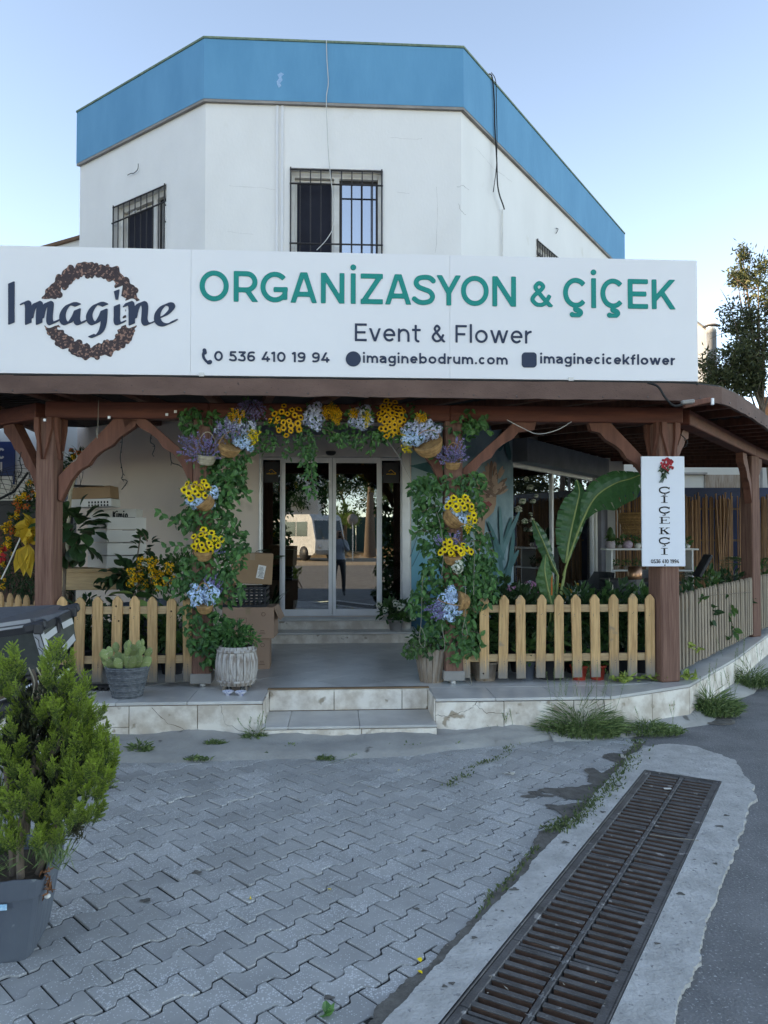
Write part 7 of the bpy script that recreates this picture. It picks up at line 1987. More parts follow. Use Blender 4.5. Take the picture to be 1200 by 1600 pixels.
t = thing('terrace_table', gAt(1000, 9.7), 'dark square table between the rattan chairs on the terrace', 'table', world=False)
mb = MB(); mb.bbox((0, 0, .72), (.8, .8, .03), bev=.006); build('tabletop', mb, MT['dark_metal'], t)
mb = MB(); mb.lathe([(.22, 0), (.2, .02), (.03, .04), (.03, .70), (.2, .705)], (0, 0, 0), 14); build('table_leg', mb, MT['dark_metal'], t)
copper = M('copper', (.50, .26, .15), (.40, .20, .12), rough=.3, metal=.9, scale=10)
mb = MB(); mb.lathe([(.075, 0), (.085, .02), (.085, .17), (.078, .17), (.078, .02), (.0001, .015)], (0, 0, 0), 20); me, c = mb.mesh('copper_pot', copper, center=False)
tag(put('copper_pot', me, gAt(992, 9.6, TZ + .736)), 'shiny copper pot standing on the dark terrace table', 'pot')
SHY = 13.4
sp_ = Plane(0, SHY, 1, .0); s0u = sp_.uz(947, 860)[0]; s1u = sp_.uz(1092, 860)[0]; stz = sp_.uz(1000, 857)[1]
t = thing('white_shelf', sp_.pt((s0u + s1u) / 2, TZ), 'low white shelf unit with plant pots in front of the bamboo screen', 'shelf')
hgt = stz - TZ
for a, b, c, d in ((s0u, s1u, stz - .03, stz), (s0u + .12, s1u - .13, TZ + hgt * .62, TZ + hgt * .62 + .025), (s0u + .12, s1u - .13, TZ + .12, TZ + .145)):
    mb = MB(); mb.pbox(sp_, a, b, c, d, -.35, 0, bev=.004); build('shelf_board', mb, MT['pvc'], t)
for a in (s0u + .09, (s0u + s1u) / 2, s1u - .12): mb = MB(); mb.pbox(sp_, a, a + .03, TZ, stz - .031, -.34, -.01, bev=.003); build('side_panel', mb, MT['pvc'], t)
pat = M('painted_pot', (.50, .48, .46), (.42, .32, .40), rough=.4, scale=30); pat2 = M('violet_pot', (.34, .22, .32), (.5, .42, .48), rough=.4, scale=34)
pots = [(957, 'round blue patterned pot with a cactus at the left end of the white shelf', pat, .085, 1), (971, 'tiny grey pot with a rosette plant, second on the white shelf', MT['trim_grey'], .05, 0), (984, 'round violet pot with a leafy plant on the white shelf', pat2, .09, 0), (1000, 'white bowl with a succulent beside the violet pot on the shelf', MT['pvc'], .06, 0), (1078, 'white cup pot at the right end of the white shelf', MT['pvc'], .05, 0)]
for px, lab, mt, r, cac in pots:
    u = sp_.uz(px, 850)[0]; t = thing('shelf_pot', sp_.pt(u, stz + .001, -.12), lab, 'flowerpot', world=False)
    mb = MB(); mb.lathe([(r * .6, 0), (r * .95, r * .45), (r, r * .9), (r * .8, r * 1.5), (r * .72, r * 1.5), (.0001, r * 1.2)], (0, 0, 0), 16); build('pot', mb, mt, t)
    mb = MB()
    if cac: mb.blob((0, 0, r * 1.5 + .12), .06, squash=2.2); mb.blob((.05, 0, r * 1.5 + .07), .04, squash=1.8)
    clump(mb, (0, 0, r * 1.5 + .05), (r, r, .07), 40, .08, .035, tm=.5); build('leaves', mb, MT['midleaf'], t)['kind'] = 'stuff'
for px, py, lab in ((966, 876, 'small dark pot on the middle board of the white shelf, leftmost'), (982, 876, 'small pot with trailing leaves on the middle board of the white shelf'), (999, 877, 'small brown pot on the middle board of the shelf by the sign')):
    t = thing('shelf_pot', sp_.pt(sp_.uz(px, py)[0], TZ + hgt * .62 + .026, -.12), lab, 'flowerpot', world=False)
    build('pot', pot_mb(.04, .05, .07, rim=.004), MT['oldwood'], t); mb = MB(); clump(mb, (0, 0, .12), (.06, .06, .06), 30, .06, .03); build('leaves', mb, MT['midleaf'], t)['kind'] = 'stuff'
t = thing('wicker_lampshade', at(1004, 832, 12.4), 'large two tier wicker lampshade hanging left of the white hanging sign', 'lampshade')
c0 = at(1003, 818, 12.4)
for z0, z1, r0, r1, nm in ((.02, .16, .34, .36, 'upper_shade'), (-.17, .01, .27, .33, 'lower_shade')):
    mb = MB()
    for k in range(7):
        f = k / 6; mb.tube([c0 + Vector((math.cos(a) * (r0 + (r1 - r0) * f), math.sin(a) * (r0 + (r1 - r0) * f), z0 + (z1 - z0) * f)) for a in [q * 2 * math.pi / 28 for q in range(29)]], .011, 4, caps=False, t=(k * 3 % 5) / 5)
    for q in range(28):
        a = q * 2 * math.pi / 28; mb.tube([c0 + Vector((math.cos(a) * r0, math.sin(a) * r0, z0)), c0 + Vector((math.cos(a) * r1, math.sin(a) * r1, z1))], .010, 4, t=rp.random())
    build(nm, mb, MT['wicker'], t)
mb = MB(); mb.tube([c0 + Vector((0, 0, .14)), c0 + Vector((0, 0, 1.1))], .006, 4); mb.blob(c0, .05); build('lamp_cord', mb, MT['wire'], t)
BY = 14.6
bs = thing('bamboo_screen', at(1060, 900, BY), 'tall screen of brown bamboo canes closing the far side of the terrace', 'screen')
x0, x1 = at(962, 850, BY).x, at(1215, 850, BY).x
ztop_b = at(1060, 776, BY).z; lim = 290; x = x0; k = 0; extra = MB()
gapx = (at(1146, 850, BY).x, at(1153, 850, BY).x)
canes = []
while x < x1:
    w_ = rp.uniform(.010, .017)
    if not (gapx[0] < x < gapx[1]): canes.append((x, w_))
    x += w_ * 1.75
for x, w_ in canes:
    extra.tube([(x, BY + rp.uniform(-.02, .02), TZ), (x + rp.gauss(0, .012), BY + rp.uniform(-.02, .02), ztop_b + rp.gauss(0, .035))], w_, 5, t=rp.random())
for k in range(4): extra.tube([at(1125 + k * 2, 880, BY - .08), at(1118 + k * 7, 772 + k * 3, BY - .08)], .014, 5, t=rp.random())
build('canes', extra, MT['bamboo'], bs)['kind'] = 'stuff'
for z in (.7, 1.5, 2.1): mb = MB(); mb.beam((x0, BY + .05, z), (x1, BY + .05, z), .03, .04); build('cross_rail', mb, MT['bark'], bs)
def fan(name, label, base, n, L, W, mt, h0=.1, pot=True):
    t = thing(name, base, label, 'potted plant', world=False)
    if pot: build('pot', pot_mb(.12, .16, .28), MT['black_plastic'], t)
    for k in range(n):
        a = k * 2.4; e = rp.uniform(.5, 1.4); mb = MB(); d = Vector((math.cos(a), math.sin(a), e)).normalized(); p = Vector((0, 0, h0 + .2)); pts = [p + d * L * f + Vector((0, 0, -.5 * L * f * f)) for f in [q / 8 for q in range(9)]]
        mb.tube(pts, .004, 4)
        for q in range(3, 9):
            for sg in (-1, 1):
                for s2 in (0, .5):
                    pp = pts[q - 1].lerp(pts[q], s2); x = d.cross(Vector((0, 0, 1))).normalized() * sg
                    mb.leaf(pp, x + d * .7 + Vector((0, 0, -.2)), W * (1.1 - abs(q - 6) * .12), .022, up=(0, 0, 1), t=rp.random())
        build('frond', mb, MT[mt], t)
fan('palm_plant', 'feathery dark palm reaching over the receding fence before the bamboo', gAt(1125, 10.8), 9, .75, .22, 'darkleaf', .35)
fan('palm_plant', 'green palm plant beside the second post at the right edge', gAt(1192, 11.5), 10, .8, .2, 'midleaf', .5)
for px, Y, hgt, mt, lab in ((1075, 8.3, .62, 'darkleaf', 'dark shrub just behind the near end of the receding fence'), (1105, 9.4, .75, 'midleaf', 'green shrub in the middle behind the receding fence'), (1140, 10.0, .7, 'darkleaf', 'dark shrub behind the far end of the receding fence'), (1052, 9.2, .5, 'midleaf', 'small shrub right behind the corner post'), (1190, 11.0, .8, 'midleaf', 'dense green shrub right of the second post')):
    t = thing('potted_shrub', gAt(px, Y), lab, 'potted plant', world=False)
    build('pot', pot_mb(.12, .16, .25), MT['black_plastic'], t); mb = MB(); clump(mb, (0, 0, .25 + hgt * .4), (.26, .25, hgt * .45), 240, .10, .05, tm=.45); build('leaves', mb, MT[mt], t)['kind'] = 'stuff'
mb = MB(); mb.bbox(at(1098, 884, 9.2), (.04, .20, .30), Matrix.Rotation(.5, 3, 'Y'), bev=.01); tag(build('chair_arm', mb, MT['black_plastic']), 'black slanted panel sticking up among the plants behind the receding fence', 'panel')
t = thing('hydrangea_pot', FP.pt(FP.uz(615, 990)[0], TZ + .133, .36), 'white hydrangea in a pot on the lower door step', 'potted plant', world=False)
build('pot', pot_mb(.07, .09, .13), MT['trim_grey'], t); mb = MB(); clump(mb, (0, 0, .22), (.20, .14, .12), 150, .09, .06, tm=.4); build('leaves', mb, MT['midleaf'], t)['kind'] = 'stuff'
for p in ((-.20, -.08, .32), (-.13, -.12, .26), (.0, -.1, .34), (.05, -.14, .30), (.21, -.12, .17), (.2, -.05, .30)): put('bloom', rp.choice(HYW), p, t, rot=aim((0, -1, .5)), scale=rp.uniform(.8, 1.1))
t = thing('potted_palm', FP.pt(FP.uz(611, 960)[0], DS, -.35), 'leafy plant in a pale round pot on a thin stand behind the right door glass', 'potted plant', world=False)
mb = MB(); mb.lathe([(.06, .42), (.13, .47), (.15, .54), (.13, .62), (.115, .62), (.0001, .55)], (0, 0, 0), 18); build('pot', mb, MT['carton_white'], t)
for k in range(3): mb = MB(); a = k * 2.09; mb.tube([(math.cos(a) * .13, math.sin(a) * .13, 0), (math.cos(a) * .08, math.sin(a) * .08, .46)], .007, 5); build('stand_leg', mb, MT['dark_metal'], t)
mb = MB(); clump(mb, (0, 0, .85), (.17, .16, .28), 200, .12, .04, tm=.5); build('leaves', mb, MT['midleaf'], t)['kind'] = 'stuff'
fan('potted_palm', 'tall spiky plant behind the left side pane of the door', FP.pt(FP.uz(424, 960)[0], DS, -.35), 9, .7, .2, 'darkleaf', .4)
t = thing('snake_plant', FP.pt(FP.uz(421, 990)[0], TZ + .14, .30), 'dark strap leaved plant in a pot squeezed beside the cartons and the door', 'potted plant', world=False)
build('pot', pot_mb(.07, .09, .16), MT['dark_metal'], t)
for p, d, m_, s in rosette(14, leafset('strap', 'darkleaf', .5, .04), .13, (1.0, 4.0), .05, (.6, 1.1)): put('leaf', rp.choice(m_), p, t, rot=leaf_rot(d), scale=s)
for px, Y, mts, h_, lab in ((806, 8.9, (HYW, HYP), .62, 'bucket of white and pink cut flowers at the foot of the mural'), (838, 9.3, (HYP, HYL), .60, 'bucket of violet and pink cut flowers below the shop window'), (893, 9.6, (YB, HYW), .55, 'bucket of yellow and white cut flowers right of the banana leaf'), (925, 9.2, (HYW, HYB), .50, 'bucket of white and blue cut flowers in front of the dark chairs')):
    t = thing('flower_bucket', gAt(px, Y), lab, 'flower bucket', world=False)
    build('bucket', pot_mb(.11, .14, h_ * .6), MT['grey_pot'], t); mb = MB(); clump(mb, (0, 0, h_ * .6 + .16), (.2, .17, .14), 130, .09, .03); build('leaves', mb, MT['midleaf'], t)['kind'] = 'stuff'
    for k in range(13): put('bloom', rp.choice(mts[k % 2]), (rp.gauss(0, .10), rp.gauss(-.05, .07), h_ * .6 + rp.uniform(.12, .36)), t, rot=aim((rp.gauss(0, .4), -.8, .6)), scale=rp.uniform(.6, 1.0))
wm = RPl
for u, o, z, n, lab in ((1.85, -.25, 1.95, 44, 'cluster of pale pink magnolia blossoms inside the shop window, nearest the mural'), (2.45, -.3, 1.85, 34, 'smaller cluster of cream blossoms inside the shop window')):
    c = wm.pt(u, z, o); t = thing('hanging_blossoms', c, lab, 'flower arrangement')
    mb = MB()
    for k in range(8): mb.tube([c + Vector((0, 0, .6)), c + Vector((rp.gauss(0, .15), rp.gauss(0, .1), rp.gauss(0, .2)))], .006, 4)
    build('stem', mb, MT['bark'], t)
    for k in range(n): put('bloom', rp.choice(HYW), c + Vector((rp.gauss(0, .16), rp.gauss(0, .12), rp.gauss(0, .25))), t, scale=rp.uniform(.8, 1.3))
c = wm.pt(2.55, 1.2, -.5); t = thing('fringed_wall_hanging', c, 'cream fringed macrame hanging inside the shop window', 'wall hanging')
mb = MB()
for k in range(16): mb.tube([c + wm.u * (k - 8) * .018 + Vector((0, 0, .35)), c + wm.u * (k - 8) * .018 + Vector((0, 0, -.25 + .02 * abs(k - 8)))], .008, 4)
build('fringe', mb, MT['carton_white'], t); mb = MB(); mb.tube([c - wm.u * .2 + Vector((0, 0, .36)), c + wm.u * .2 + Vector((0, 0, .36))], .012, 5); build('rod', mb, MT['bark'], t)
t = thing('window_display', wm.pt(2.4, DS, -.6), 'low white display shelf with small flowers inside the shop window', 'shelf')
for z in (.95, 1.25): mb = MB(); mb.pbox(wm, 1.75, 3.6, z, z + .03, -.9, -.4); build('shelf_board', mb, MT['pvc'], t)
for u in (1.76, 2.7, 3.57): mb = MB(); mb.pbox(wm, u, u + .03, DS, 1.25, -.9, -.4); build('side_panel', mb, MT['pvc'], t)
for u, z, mt, ms_ in ((1.95, 1.3, 'yellow', YSP2), (2.9, 1.3, 'pink', LAV)):
    t = thing('vase', wm.pt(u, z, -.6), ('small vase of yellow sprigs on the display shelf', 'small vase of violet sprigs on the display shelf')[mt == 'pink'], 'vase', world=False)
    mb = MB(); mb.lathe([(.03, 0), (.05, .06), (.03, .12), (.025, .12), (.0001, .02)], (0, 0, 0), 12); build('vase_body', mb, MT['pvc'], t)
    for k in range(12): put('sprig', rp.choice(ms_), (0, 0, .1), t, rot=aim((rp.gauss(0, .5), rp.gauss(0, .5), 1)), scale=2)
# == foreground: conifer, motorcycle, weeds
cp = hitz(18, 1500); cpot = Vector((-1.56, 3.14, 0))
t = thing('conifer', cpot, 'golden green thuja in a torn grey plastic pot at the left foreground', 'potted conifer', rz=0, world=False)
def sqring(half, z, rot, n=72, p_=8, rib=0):
    out = []
    for k in range(n):
        a = 2 * math.pi * k / n; c_, s_ = math.cos(a), math.sin(a)
        r = half * (abs(c_) ** p_ + abs(s_) ** p_) ** (-1 / p_) * (1 + rib * (1, .3, -1, .3)[k % 4])
        out.append(Vector((math.cos(a + rot) * r, math.sin(a + rot) * r, z)))
    return out
def loft(mb, rings, m=0, t_=.5, smooth_=True):
    n = len(rings[0]); vs = [p for r in rings for p in r]
    mb.add(vs, [(i * n + k, i * n + (k + 1) % n, (i + 1) * n + (k + 1) % n, (i + 1) * n + k) for i in range(len(rings) - 1) for k in range(n)], m, t_, smooth_)
pr = .16
mb = MB(); H = .335
rg = [sqring(.165, 0, pr), sqring(.168, .01, pr, rib=.016), sqring(.188, .15, pr, rib=.018), sqring(.203, H - .09, pr, rib=.014), sqring(.204, H - .085, pr), sqring(.213, H - .083, pr), sqring(.222, H, pr), sqring(.215, H, pr), sqring(.198, H - .08, pr)]
for i in (6, 7):     # uneven, torn rim
    for k, p in enumerate(rg[i]): p.z += .004 * math.sin(k * .5) + .003 * math.sin(k * 1.7) - (.03 if k in (64, 65) else 0) - (.012 if k in (63, 66) else 0)
loft(mb, rg, smooth_=False); mb.add(rg[0], [tuple(reversed(range(72)))]); build('pot', mb, MT['grey_pot'], t)
mb = MB(); mb.add(sqring(.2, H - .05, pr), [tuple(range(72))]); build('soil', mb, MT['soil'], t)
sp0 = hitz(0, 1420, .2)
def loc(px, py, Y): return at(px, py, Y) - cpot
mb = MB(); mb.box(loc(3, 1418, 2.937), (.035, .003, .022), Matrix.Rotation(.16, 3, 'Z')); st_ = build('sticker', mb, M('blue_sticker', (.1, .4, .65), (.5, .7, .8), rough=.4, scale=60), t)
mb = MB();
for k in range(40): mb.leaf(loc(76 + rp.gauss(0, 3), 1376 + rp.gauss(0, 11), 3.045 + rp.gauss(0, .008)), (rp.gauss(0, .4), -.5, rp.gauss(0, 1)), .03, .008, t=rp.random())
build('coir_tuft', mb, M('coir', (.30, .13, .06), (.2, .09, .05), rough=1, tint=.3), t)['kind'] = 'stuff'
mb = MB(); mb.blob(loc(74, 1400, 3.04), .013, squash=.7); build('foam_crumb', mb, MT['pvc'], t)
mb = MB()
for x0, y0, x1, y1, Y in ((32, 1372, 42, 1230, 3.02), (60, 1365, 92, 1270, 3.1), (20, 1370, 8, 1200, 3.1), (40, 1300, 60, 1150, 3.1), (72, 1130, 66, 1045, 3.15), (70, 1120, 74, 1060, 3.12), (56, 1110, 50, 1046, 3.12), (60, 1200, 110, 1120, 3.1)):
    a = loc(x0, y0, Y); b = loc(x1, y1, Y); mb.tube(smooth([a, a.lerp(b, .5) + Vector((rp.gauss(0, .012), 0, 0)), b], 4), [.016, .015, .015, .014, .013, .012, .011, .010, .008], 7)
build('trunk', mb, MT['bark'], t)
for k in range(5):
    mb = MB(); x = (64, 73, 50, 58, 70)[k]; a = loc(x, 1090, 3.1); mb.tube(smooth([a, a + Vector((.01, 0, .06)), a + Vector((rp.gauss(0, .03), 0, .12))], 3), .003, 5); build('dead_twig', mb, MT['wicker_pale'], t)
def plume(seed):
    r = random.Random(seed); mb = MB(); Lp = .17
    stems = [(Vector((0, 0, 0)), Vector((0, 0, 1)), Lp)]
    for k in range(13):
        f = .12 + .8 * k / 13; sg = 1 if k % 2 else -1; p = Vector((0, 0, Lp * f)); d = Vector((sg * r.uniform(.35, .95), r.gauss(0, .45), 1)).normalized(); stems.append((p, d, Lp * (.44 - .26 * f) * r.uniform(.8, 1.25)))
        for j in range(2):
            p2 = p + d * Lp * .13 * (j + 1) * (1 - f); stems.append((p2, (d + Vector((sg * r.uniform(.2, .5) * (1 if j else -1), r.gauss(0, .3), .3))).normalized(), Lp * .2 * (1.1 - f)))
    for p, d, L in stems:
        n = max(3, int(L / .0052))
        for k in range(n):
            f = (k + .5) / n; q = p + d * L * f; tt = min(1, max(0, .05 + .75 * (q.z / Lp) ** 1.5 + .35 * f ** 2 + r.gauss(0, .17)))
            for sg in (-1, 1):
                x = d.cross(Vector((0, 1, 0))).normalized() * sg; s_ = .0100 * (1.2 - .4 * f)
                dd = d + x * .75 + Vector((0, r.gauss(0, .35), 0))
                mb.sleaf(q, dd, s_, s_ * .45, up=Vector((r.gauss(0, .3), -1, r.gauss(0, .3))), t=tt, fold=.15)
        mb.sleaf(p + d * L * .9, d, .012, .006, up=(0, -1, 0), t=min(1, .6 + .4 * p.z / Lp))
    for i in range(len(mb.m)):
        if r.random() < .05: mb.m[i] = 1
    return mb.mesh('foliage_spray', [MT['thuja'], MT['bark']], center=False)[0]
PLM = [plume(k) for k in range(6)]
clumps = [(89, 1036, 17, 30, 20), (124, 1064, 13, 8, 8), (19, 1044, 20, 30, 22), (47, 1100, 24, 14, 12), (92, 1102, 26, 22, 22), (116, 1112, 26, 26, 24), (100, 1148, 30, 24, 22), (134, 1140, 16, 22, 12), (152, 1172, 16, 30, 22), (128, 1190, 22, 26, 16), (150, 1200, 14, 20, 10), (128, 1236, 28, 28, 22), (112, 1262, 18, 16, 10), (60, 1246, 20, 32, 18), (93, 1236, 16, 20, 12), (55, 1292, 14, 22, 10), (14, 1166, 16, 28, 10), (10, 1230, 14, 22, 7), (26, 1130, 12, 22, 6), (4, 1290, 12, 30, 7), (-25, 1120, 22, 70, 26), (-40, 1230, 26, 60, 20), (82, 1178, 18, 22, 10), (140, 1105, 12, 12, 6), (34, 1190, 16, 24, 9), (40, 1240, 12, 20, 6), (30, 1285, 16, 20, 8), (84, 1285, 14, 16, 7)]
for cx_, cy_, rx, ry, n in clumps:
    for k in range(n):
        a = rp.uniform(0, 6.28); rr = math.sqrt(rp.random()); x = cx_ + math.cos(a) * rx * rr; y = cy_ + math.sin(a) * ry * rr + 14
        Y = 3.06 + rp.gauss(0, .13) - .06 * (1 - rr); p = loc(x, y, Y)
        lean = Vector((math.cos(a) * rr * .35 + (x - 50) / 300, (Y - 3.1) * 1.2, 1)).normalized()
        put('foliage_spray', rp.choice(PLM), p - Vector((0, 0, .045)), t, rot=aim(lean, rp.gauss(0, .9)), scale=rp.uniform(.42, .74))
inner = leafmat('inner_brown_shade_foliage', (.015, .024, .010), (.05, .05, .022), rough=.9, trans=.05)  # brownish inner leaves, darkened to carry the shade inside the crown
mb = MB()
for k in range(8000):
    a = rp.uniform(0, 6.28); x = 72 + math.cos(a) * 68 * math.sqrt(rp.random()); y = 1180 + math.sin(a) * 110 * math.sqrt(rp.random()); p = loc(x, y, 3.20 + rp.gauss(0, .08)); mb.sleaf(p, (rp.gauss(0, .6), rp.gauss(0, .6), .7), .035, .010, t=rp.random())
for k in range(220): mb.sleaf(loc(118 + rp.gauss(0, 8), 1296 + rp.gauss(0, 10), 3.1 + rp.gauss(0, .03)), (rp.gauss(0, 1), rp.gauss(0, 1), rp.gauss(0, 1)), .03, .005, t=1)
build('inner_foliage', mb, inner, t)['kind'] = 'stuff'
mb = MB()
for k in range(150):
    p = loc(rp.gauss(75, 16), rp.uniform(1335, 1362), rp.uniform(2.95, 3.2)); d = Vector((rp.gauss(.1, .5), rp.gauss(0, .5), 1)); mb.sleaf(p, d, rp.uniform(.05, .11), .006, t=rp.random(), fold=.1)
for k in range(60): p = loc(rp.gauss(5, 14), rp.uniform(1345, 1372), rp.uniform(2.95, 3.2)); mb.sleaf(p, Vector((rp.gauss(.1, .7), rp.gauss(0, .5), .5)), .05, .005, t=rp.random())
build('pot_grass', mb, MT['weed'], t)['kind'] = 'stuff'
A_ = at(62, 988, 4.30); B_ = at(113, 962, 4.62); A2 = at(80, 1046, 4.33); B2 = at(119, 1001, 4.62); C_ = at(-70, 1006, 4.52); C2 = at(-52, 1076, 4.52)
D_ = C_ + (B_ - A_); D2 = C2 + (B2 - A2)
mc = thing('motorcycle', (-2.1, 4.6, 0), 'parked motorcycle with a big grey top case behind the conifer at the left', 'motorcycle')
olive = M('top_case_shell', (.075, .083, .078), (.06, .066, .062), rough=.35, metal=.4, scale=20, bump=.05)
def hexa(mb, lo, hi, m=0):
    vs = list(lo) + list(hi); mb.add(vs, [(0, 1, 2, 3), (7, 6, 5, 4), (0, 4, 5, 1), (1, 5, 6, 2), (2, 6, 7, 3), (3, 7, 4, 0)], m)
mb = MB(); hexa(mb, [A2, C2, D2, B2], [A_, C_, D_, B_]); tc = build('top_case', mb, olive, mc)
upv = (A_ - A2).normalized() * .05 + Vector((0, 0, .02)); cen = (A_ + B_ + C_ + D_) / 4
gro = lambda p, k, up: cen + (p - cen) * k + up
mb = MB(); hexa(mb, [gro(A_, 1.03, upv * .02), gro(C_, 1.03, upv * .02), gro(D_, 1.03, upv * .02), gro(B_, 1.03, upv * .02)], [gro(A_, 1.04, upv * .55), gro(C_, 1.04, upv * .55), gro(D_, 1.04, upv * .55), gro(B_, 1.04, upv * .55)]); build('lid_rim', mb, MT['black_plastic'], tc)
L0 = [gro(p, 1.02, upv * .56) for p in (A_, C_, D_, B_)]; Tp = at(20, 984, 4.36)
T_ = [gro(A_, .93, upv * 1.15), gro(C_, .93, upv * 1.15), at(-40, 950, 4.9), at(92, 945, 4.78)]
mb = MB(); hexa(mb, L0, T_); build('lid', mb, M('top_case_lid', (.115, .12, .13), (.085, .09, .10), rough=.35, scale=30, bump=.05), tc)
def strip(mb, a, b, w_, up_, out=.004):
    n_ = (b - a).cross(up_).normalized();
    if n_.y > 0: n_ = -n_
    mb.add([a + n_ * out, b + n_ * out, b + n_ * out + up_ * w_, a + n_ * out + up_ * w_], [(0, 1, 2, 3)])
uv = (A_ - A2).normalized()
mb = MB()
e1_ = (C_ - A_).normalized(); e2_ = (B_ - A_).normalized(); HH = (A_ - A2).length
strip(mb, A2 + uv * .0, A2 + e1_ * .045, HH, uv); strip(mb, A2 + uv * 0, A2 + e2_ * .03, HH, uv)
LB = (B_ - A_).length; LB2 = (B2 - A2).length; e3_ = (B2 - A2).normalized()
strip(mb, A_ + e2_ * .03 - uv * .06, A_ + e2_ * LB * .48 - uv * .045, .036, uv); strip(mb, A2 + e3_ * LB2 * .50 + uv * .008, A2 + e3_ * LB2 * .97 + uv * .008, .04, uv)
strip(mb, A_ + e2_ * LB * .62 - uv * .045, A_ + e2_ * LB * .95 - uv * .045, .036, uv)
strip(mb, gro(A_, 1.04, upv * .62) + e1_ * .05, gro(C_, 1.04, upv * .62), .012, uv, .006); strip(mb, gro(A_, 1.04, upv * .9) + e1_ * .05, gro(C_, 1.0, upv * .9), .022, uv, .002)
build('silver_trim', mb, MT['alu'], tc)
mb = MB()
for a, b in ((.1, .25), (.25, .5), (.5, .8)):
    mb.tube([A2 + e1_ * .004 + uv * HH * a + Vector((0, -.006, 0)), A2 + e1_ * .028 + uv * HH * (a + b) / 2 + Vector((0, -.008, 0)), A2 + e1_ * .02 + uv * HH * b + Vector((0, -.008, 0)), A2 + e1_ * .04 + uv * HH * (b + .1) + Vector((0, -.008, 0))], .0018, 4)
build('trim_grooves', mb, MT['wire'], tc)
for p in (gro(A_, 1.035, upv * .5), gro(B_, 1.035, upv * .5)):
    mb = MB(); mb.bbox(p + e1_ * .03 + Vector((0, .0, .004)), (.12, .06, .055), Matrix.Rotation(.3, 3, 'Z') @ Matrix.Rotation(-.25, 3, 'Y'), bev=.012); mb.bbox(p + Vector((0, -.01, -.012)), (.05, .03, .06), bev=.008); build('corner_guard', mb, MT['black_plastic'], tc)
mb = MB(); q = A_ + e2_ * LB * .55; mb.bbox(q + Vector((0, -.015, -.01)), (.035, .03, .09), bev=.006); mb.tube([q + Vector((-.02, -.03, .03)), q + Vector((.02, -.03, .035)), q + Vector((.03, -.03, .0))], .006, 5); build('latch', mb, MT['dark_metal'], tc)
mb = MB()
for a, b in ((at(60, 1052, 4.45), at(112, 1020, 4.62)), (at(40, 1060, 4.4), at(100, 1048, 4.5)), (at(75, 1060, 4.42), at(20, 1085, 4.5)), (at(95, 1040, 4.6), at(95, 1075, 4.6))): mb.tube([a, b], .014, 6)
build('rear_rack', mb, MT['dark_metal'], mc)
mb = MB(); mb.tube(smooth([at(108, 1046, 4.5), at(92, 1058, 4.45), at(70, 1062, 4.42), at(40, 1075, 4.4)]), .012, 6); build('grab_rail', mb, MT['alu'], mc)
wc = Vector((-2.25, 4.72, .31))
mb = MB(); ringp = [wc + Vector((math.cos(a) * .27, math.sin(a) * .06, math.sin(a) * .27)) for a in [k * 2 * math.pi / 32 for k in range(33)]]; mb.tube(ringp, .055, 8, caps=False)
w1 = build('rear_wheel', mb, MT['black_plastic'], mc); mb = MB()
for k in range(8): a = k * math.pi / 4; mb.tube([wc, wc + Vector((math.cos(a) * .24, math.sin(a) * .05, math.sin(a) * .24))], .012, 5)
mb.tube([wc + Vector((0, -.06, 0)), wc + Vector((0, .06, 0))], .05, 10); build('rim', mb, MT['alu'], w1)
mb = MB(); fw_ = wc + Vector((-1.35, .25, 0)); ringp = [fw_ + Vector((math.cos(a) * .27, math.sin(a) * .06, math.sin(a) * .27)) for a in [k * 2 * math.pi / 32 for k in range(33)]]; mb.tube(ringp, .05, 8, caps=False); build('front_wheel', mb, MT['black_plastic'], mc)
mb = MB(); mb.tube(smooth([wc + Vector((.2, 0, .42)), wc + Vector((-.2, .02, .46)), wc + Vector((-.6, .1, .48)), wc + Vector((-.9, .15, .62)), wc + Vector((-1.1, .2, .5))]), [.07] * 4 + [.11] * 5 + [.14] * 6 + [.13] * 5 + [.05], 8); build('seat_and_tank', mb, MT['black_plastic'], mc)
mb = MB(); mb.tube([wc, wc + Vector((-.6, .1, .1)), wc + Vector((-.95, .2, .5))], .03, 6); mb.tube([fw_, fw_ + Vector((.2, -.03, .55)), fw_ + Vector((.3, -.05, .8))], .025, 6); mb.bbox(wc + Vector((-.62, .1, .12)), (.4, .25, .35), bev=.05); build('frame', mb, MT['dark_metal'], mc)
mb = MB(); mb.lathe([(.11, 0), (.12, .06), (.02, .07)], at(88, 1070, 4.6), 10, axis=(.8, -.6, .1)); mb.bbox(at(60, 1088, 4.6), (.3, .05, .12), Matrix.Rotation(.3, 3, 'Y'), bev=.01); build('mudguard', mb, MT['dark_metal'], mc)
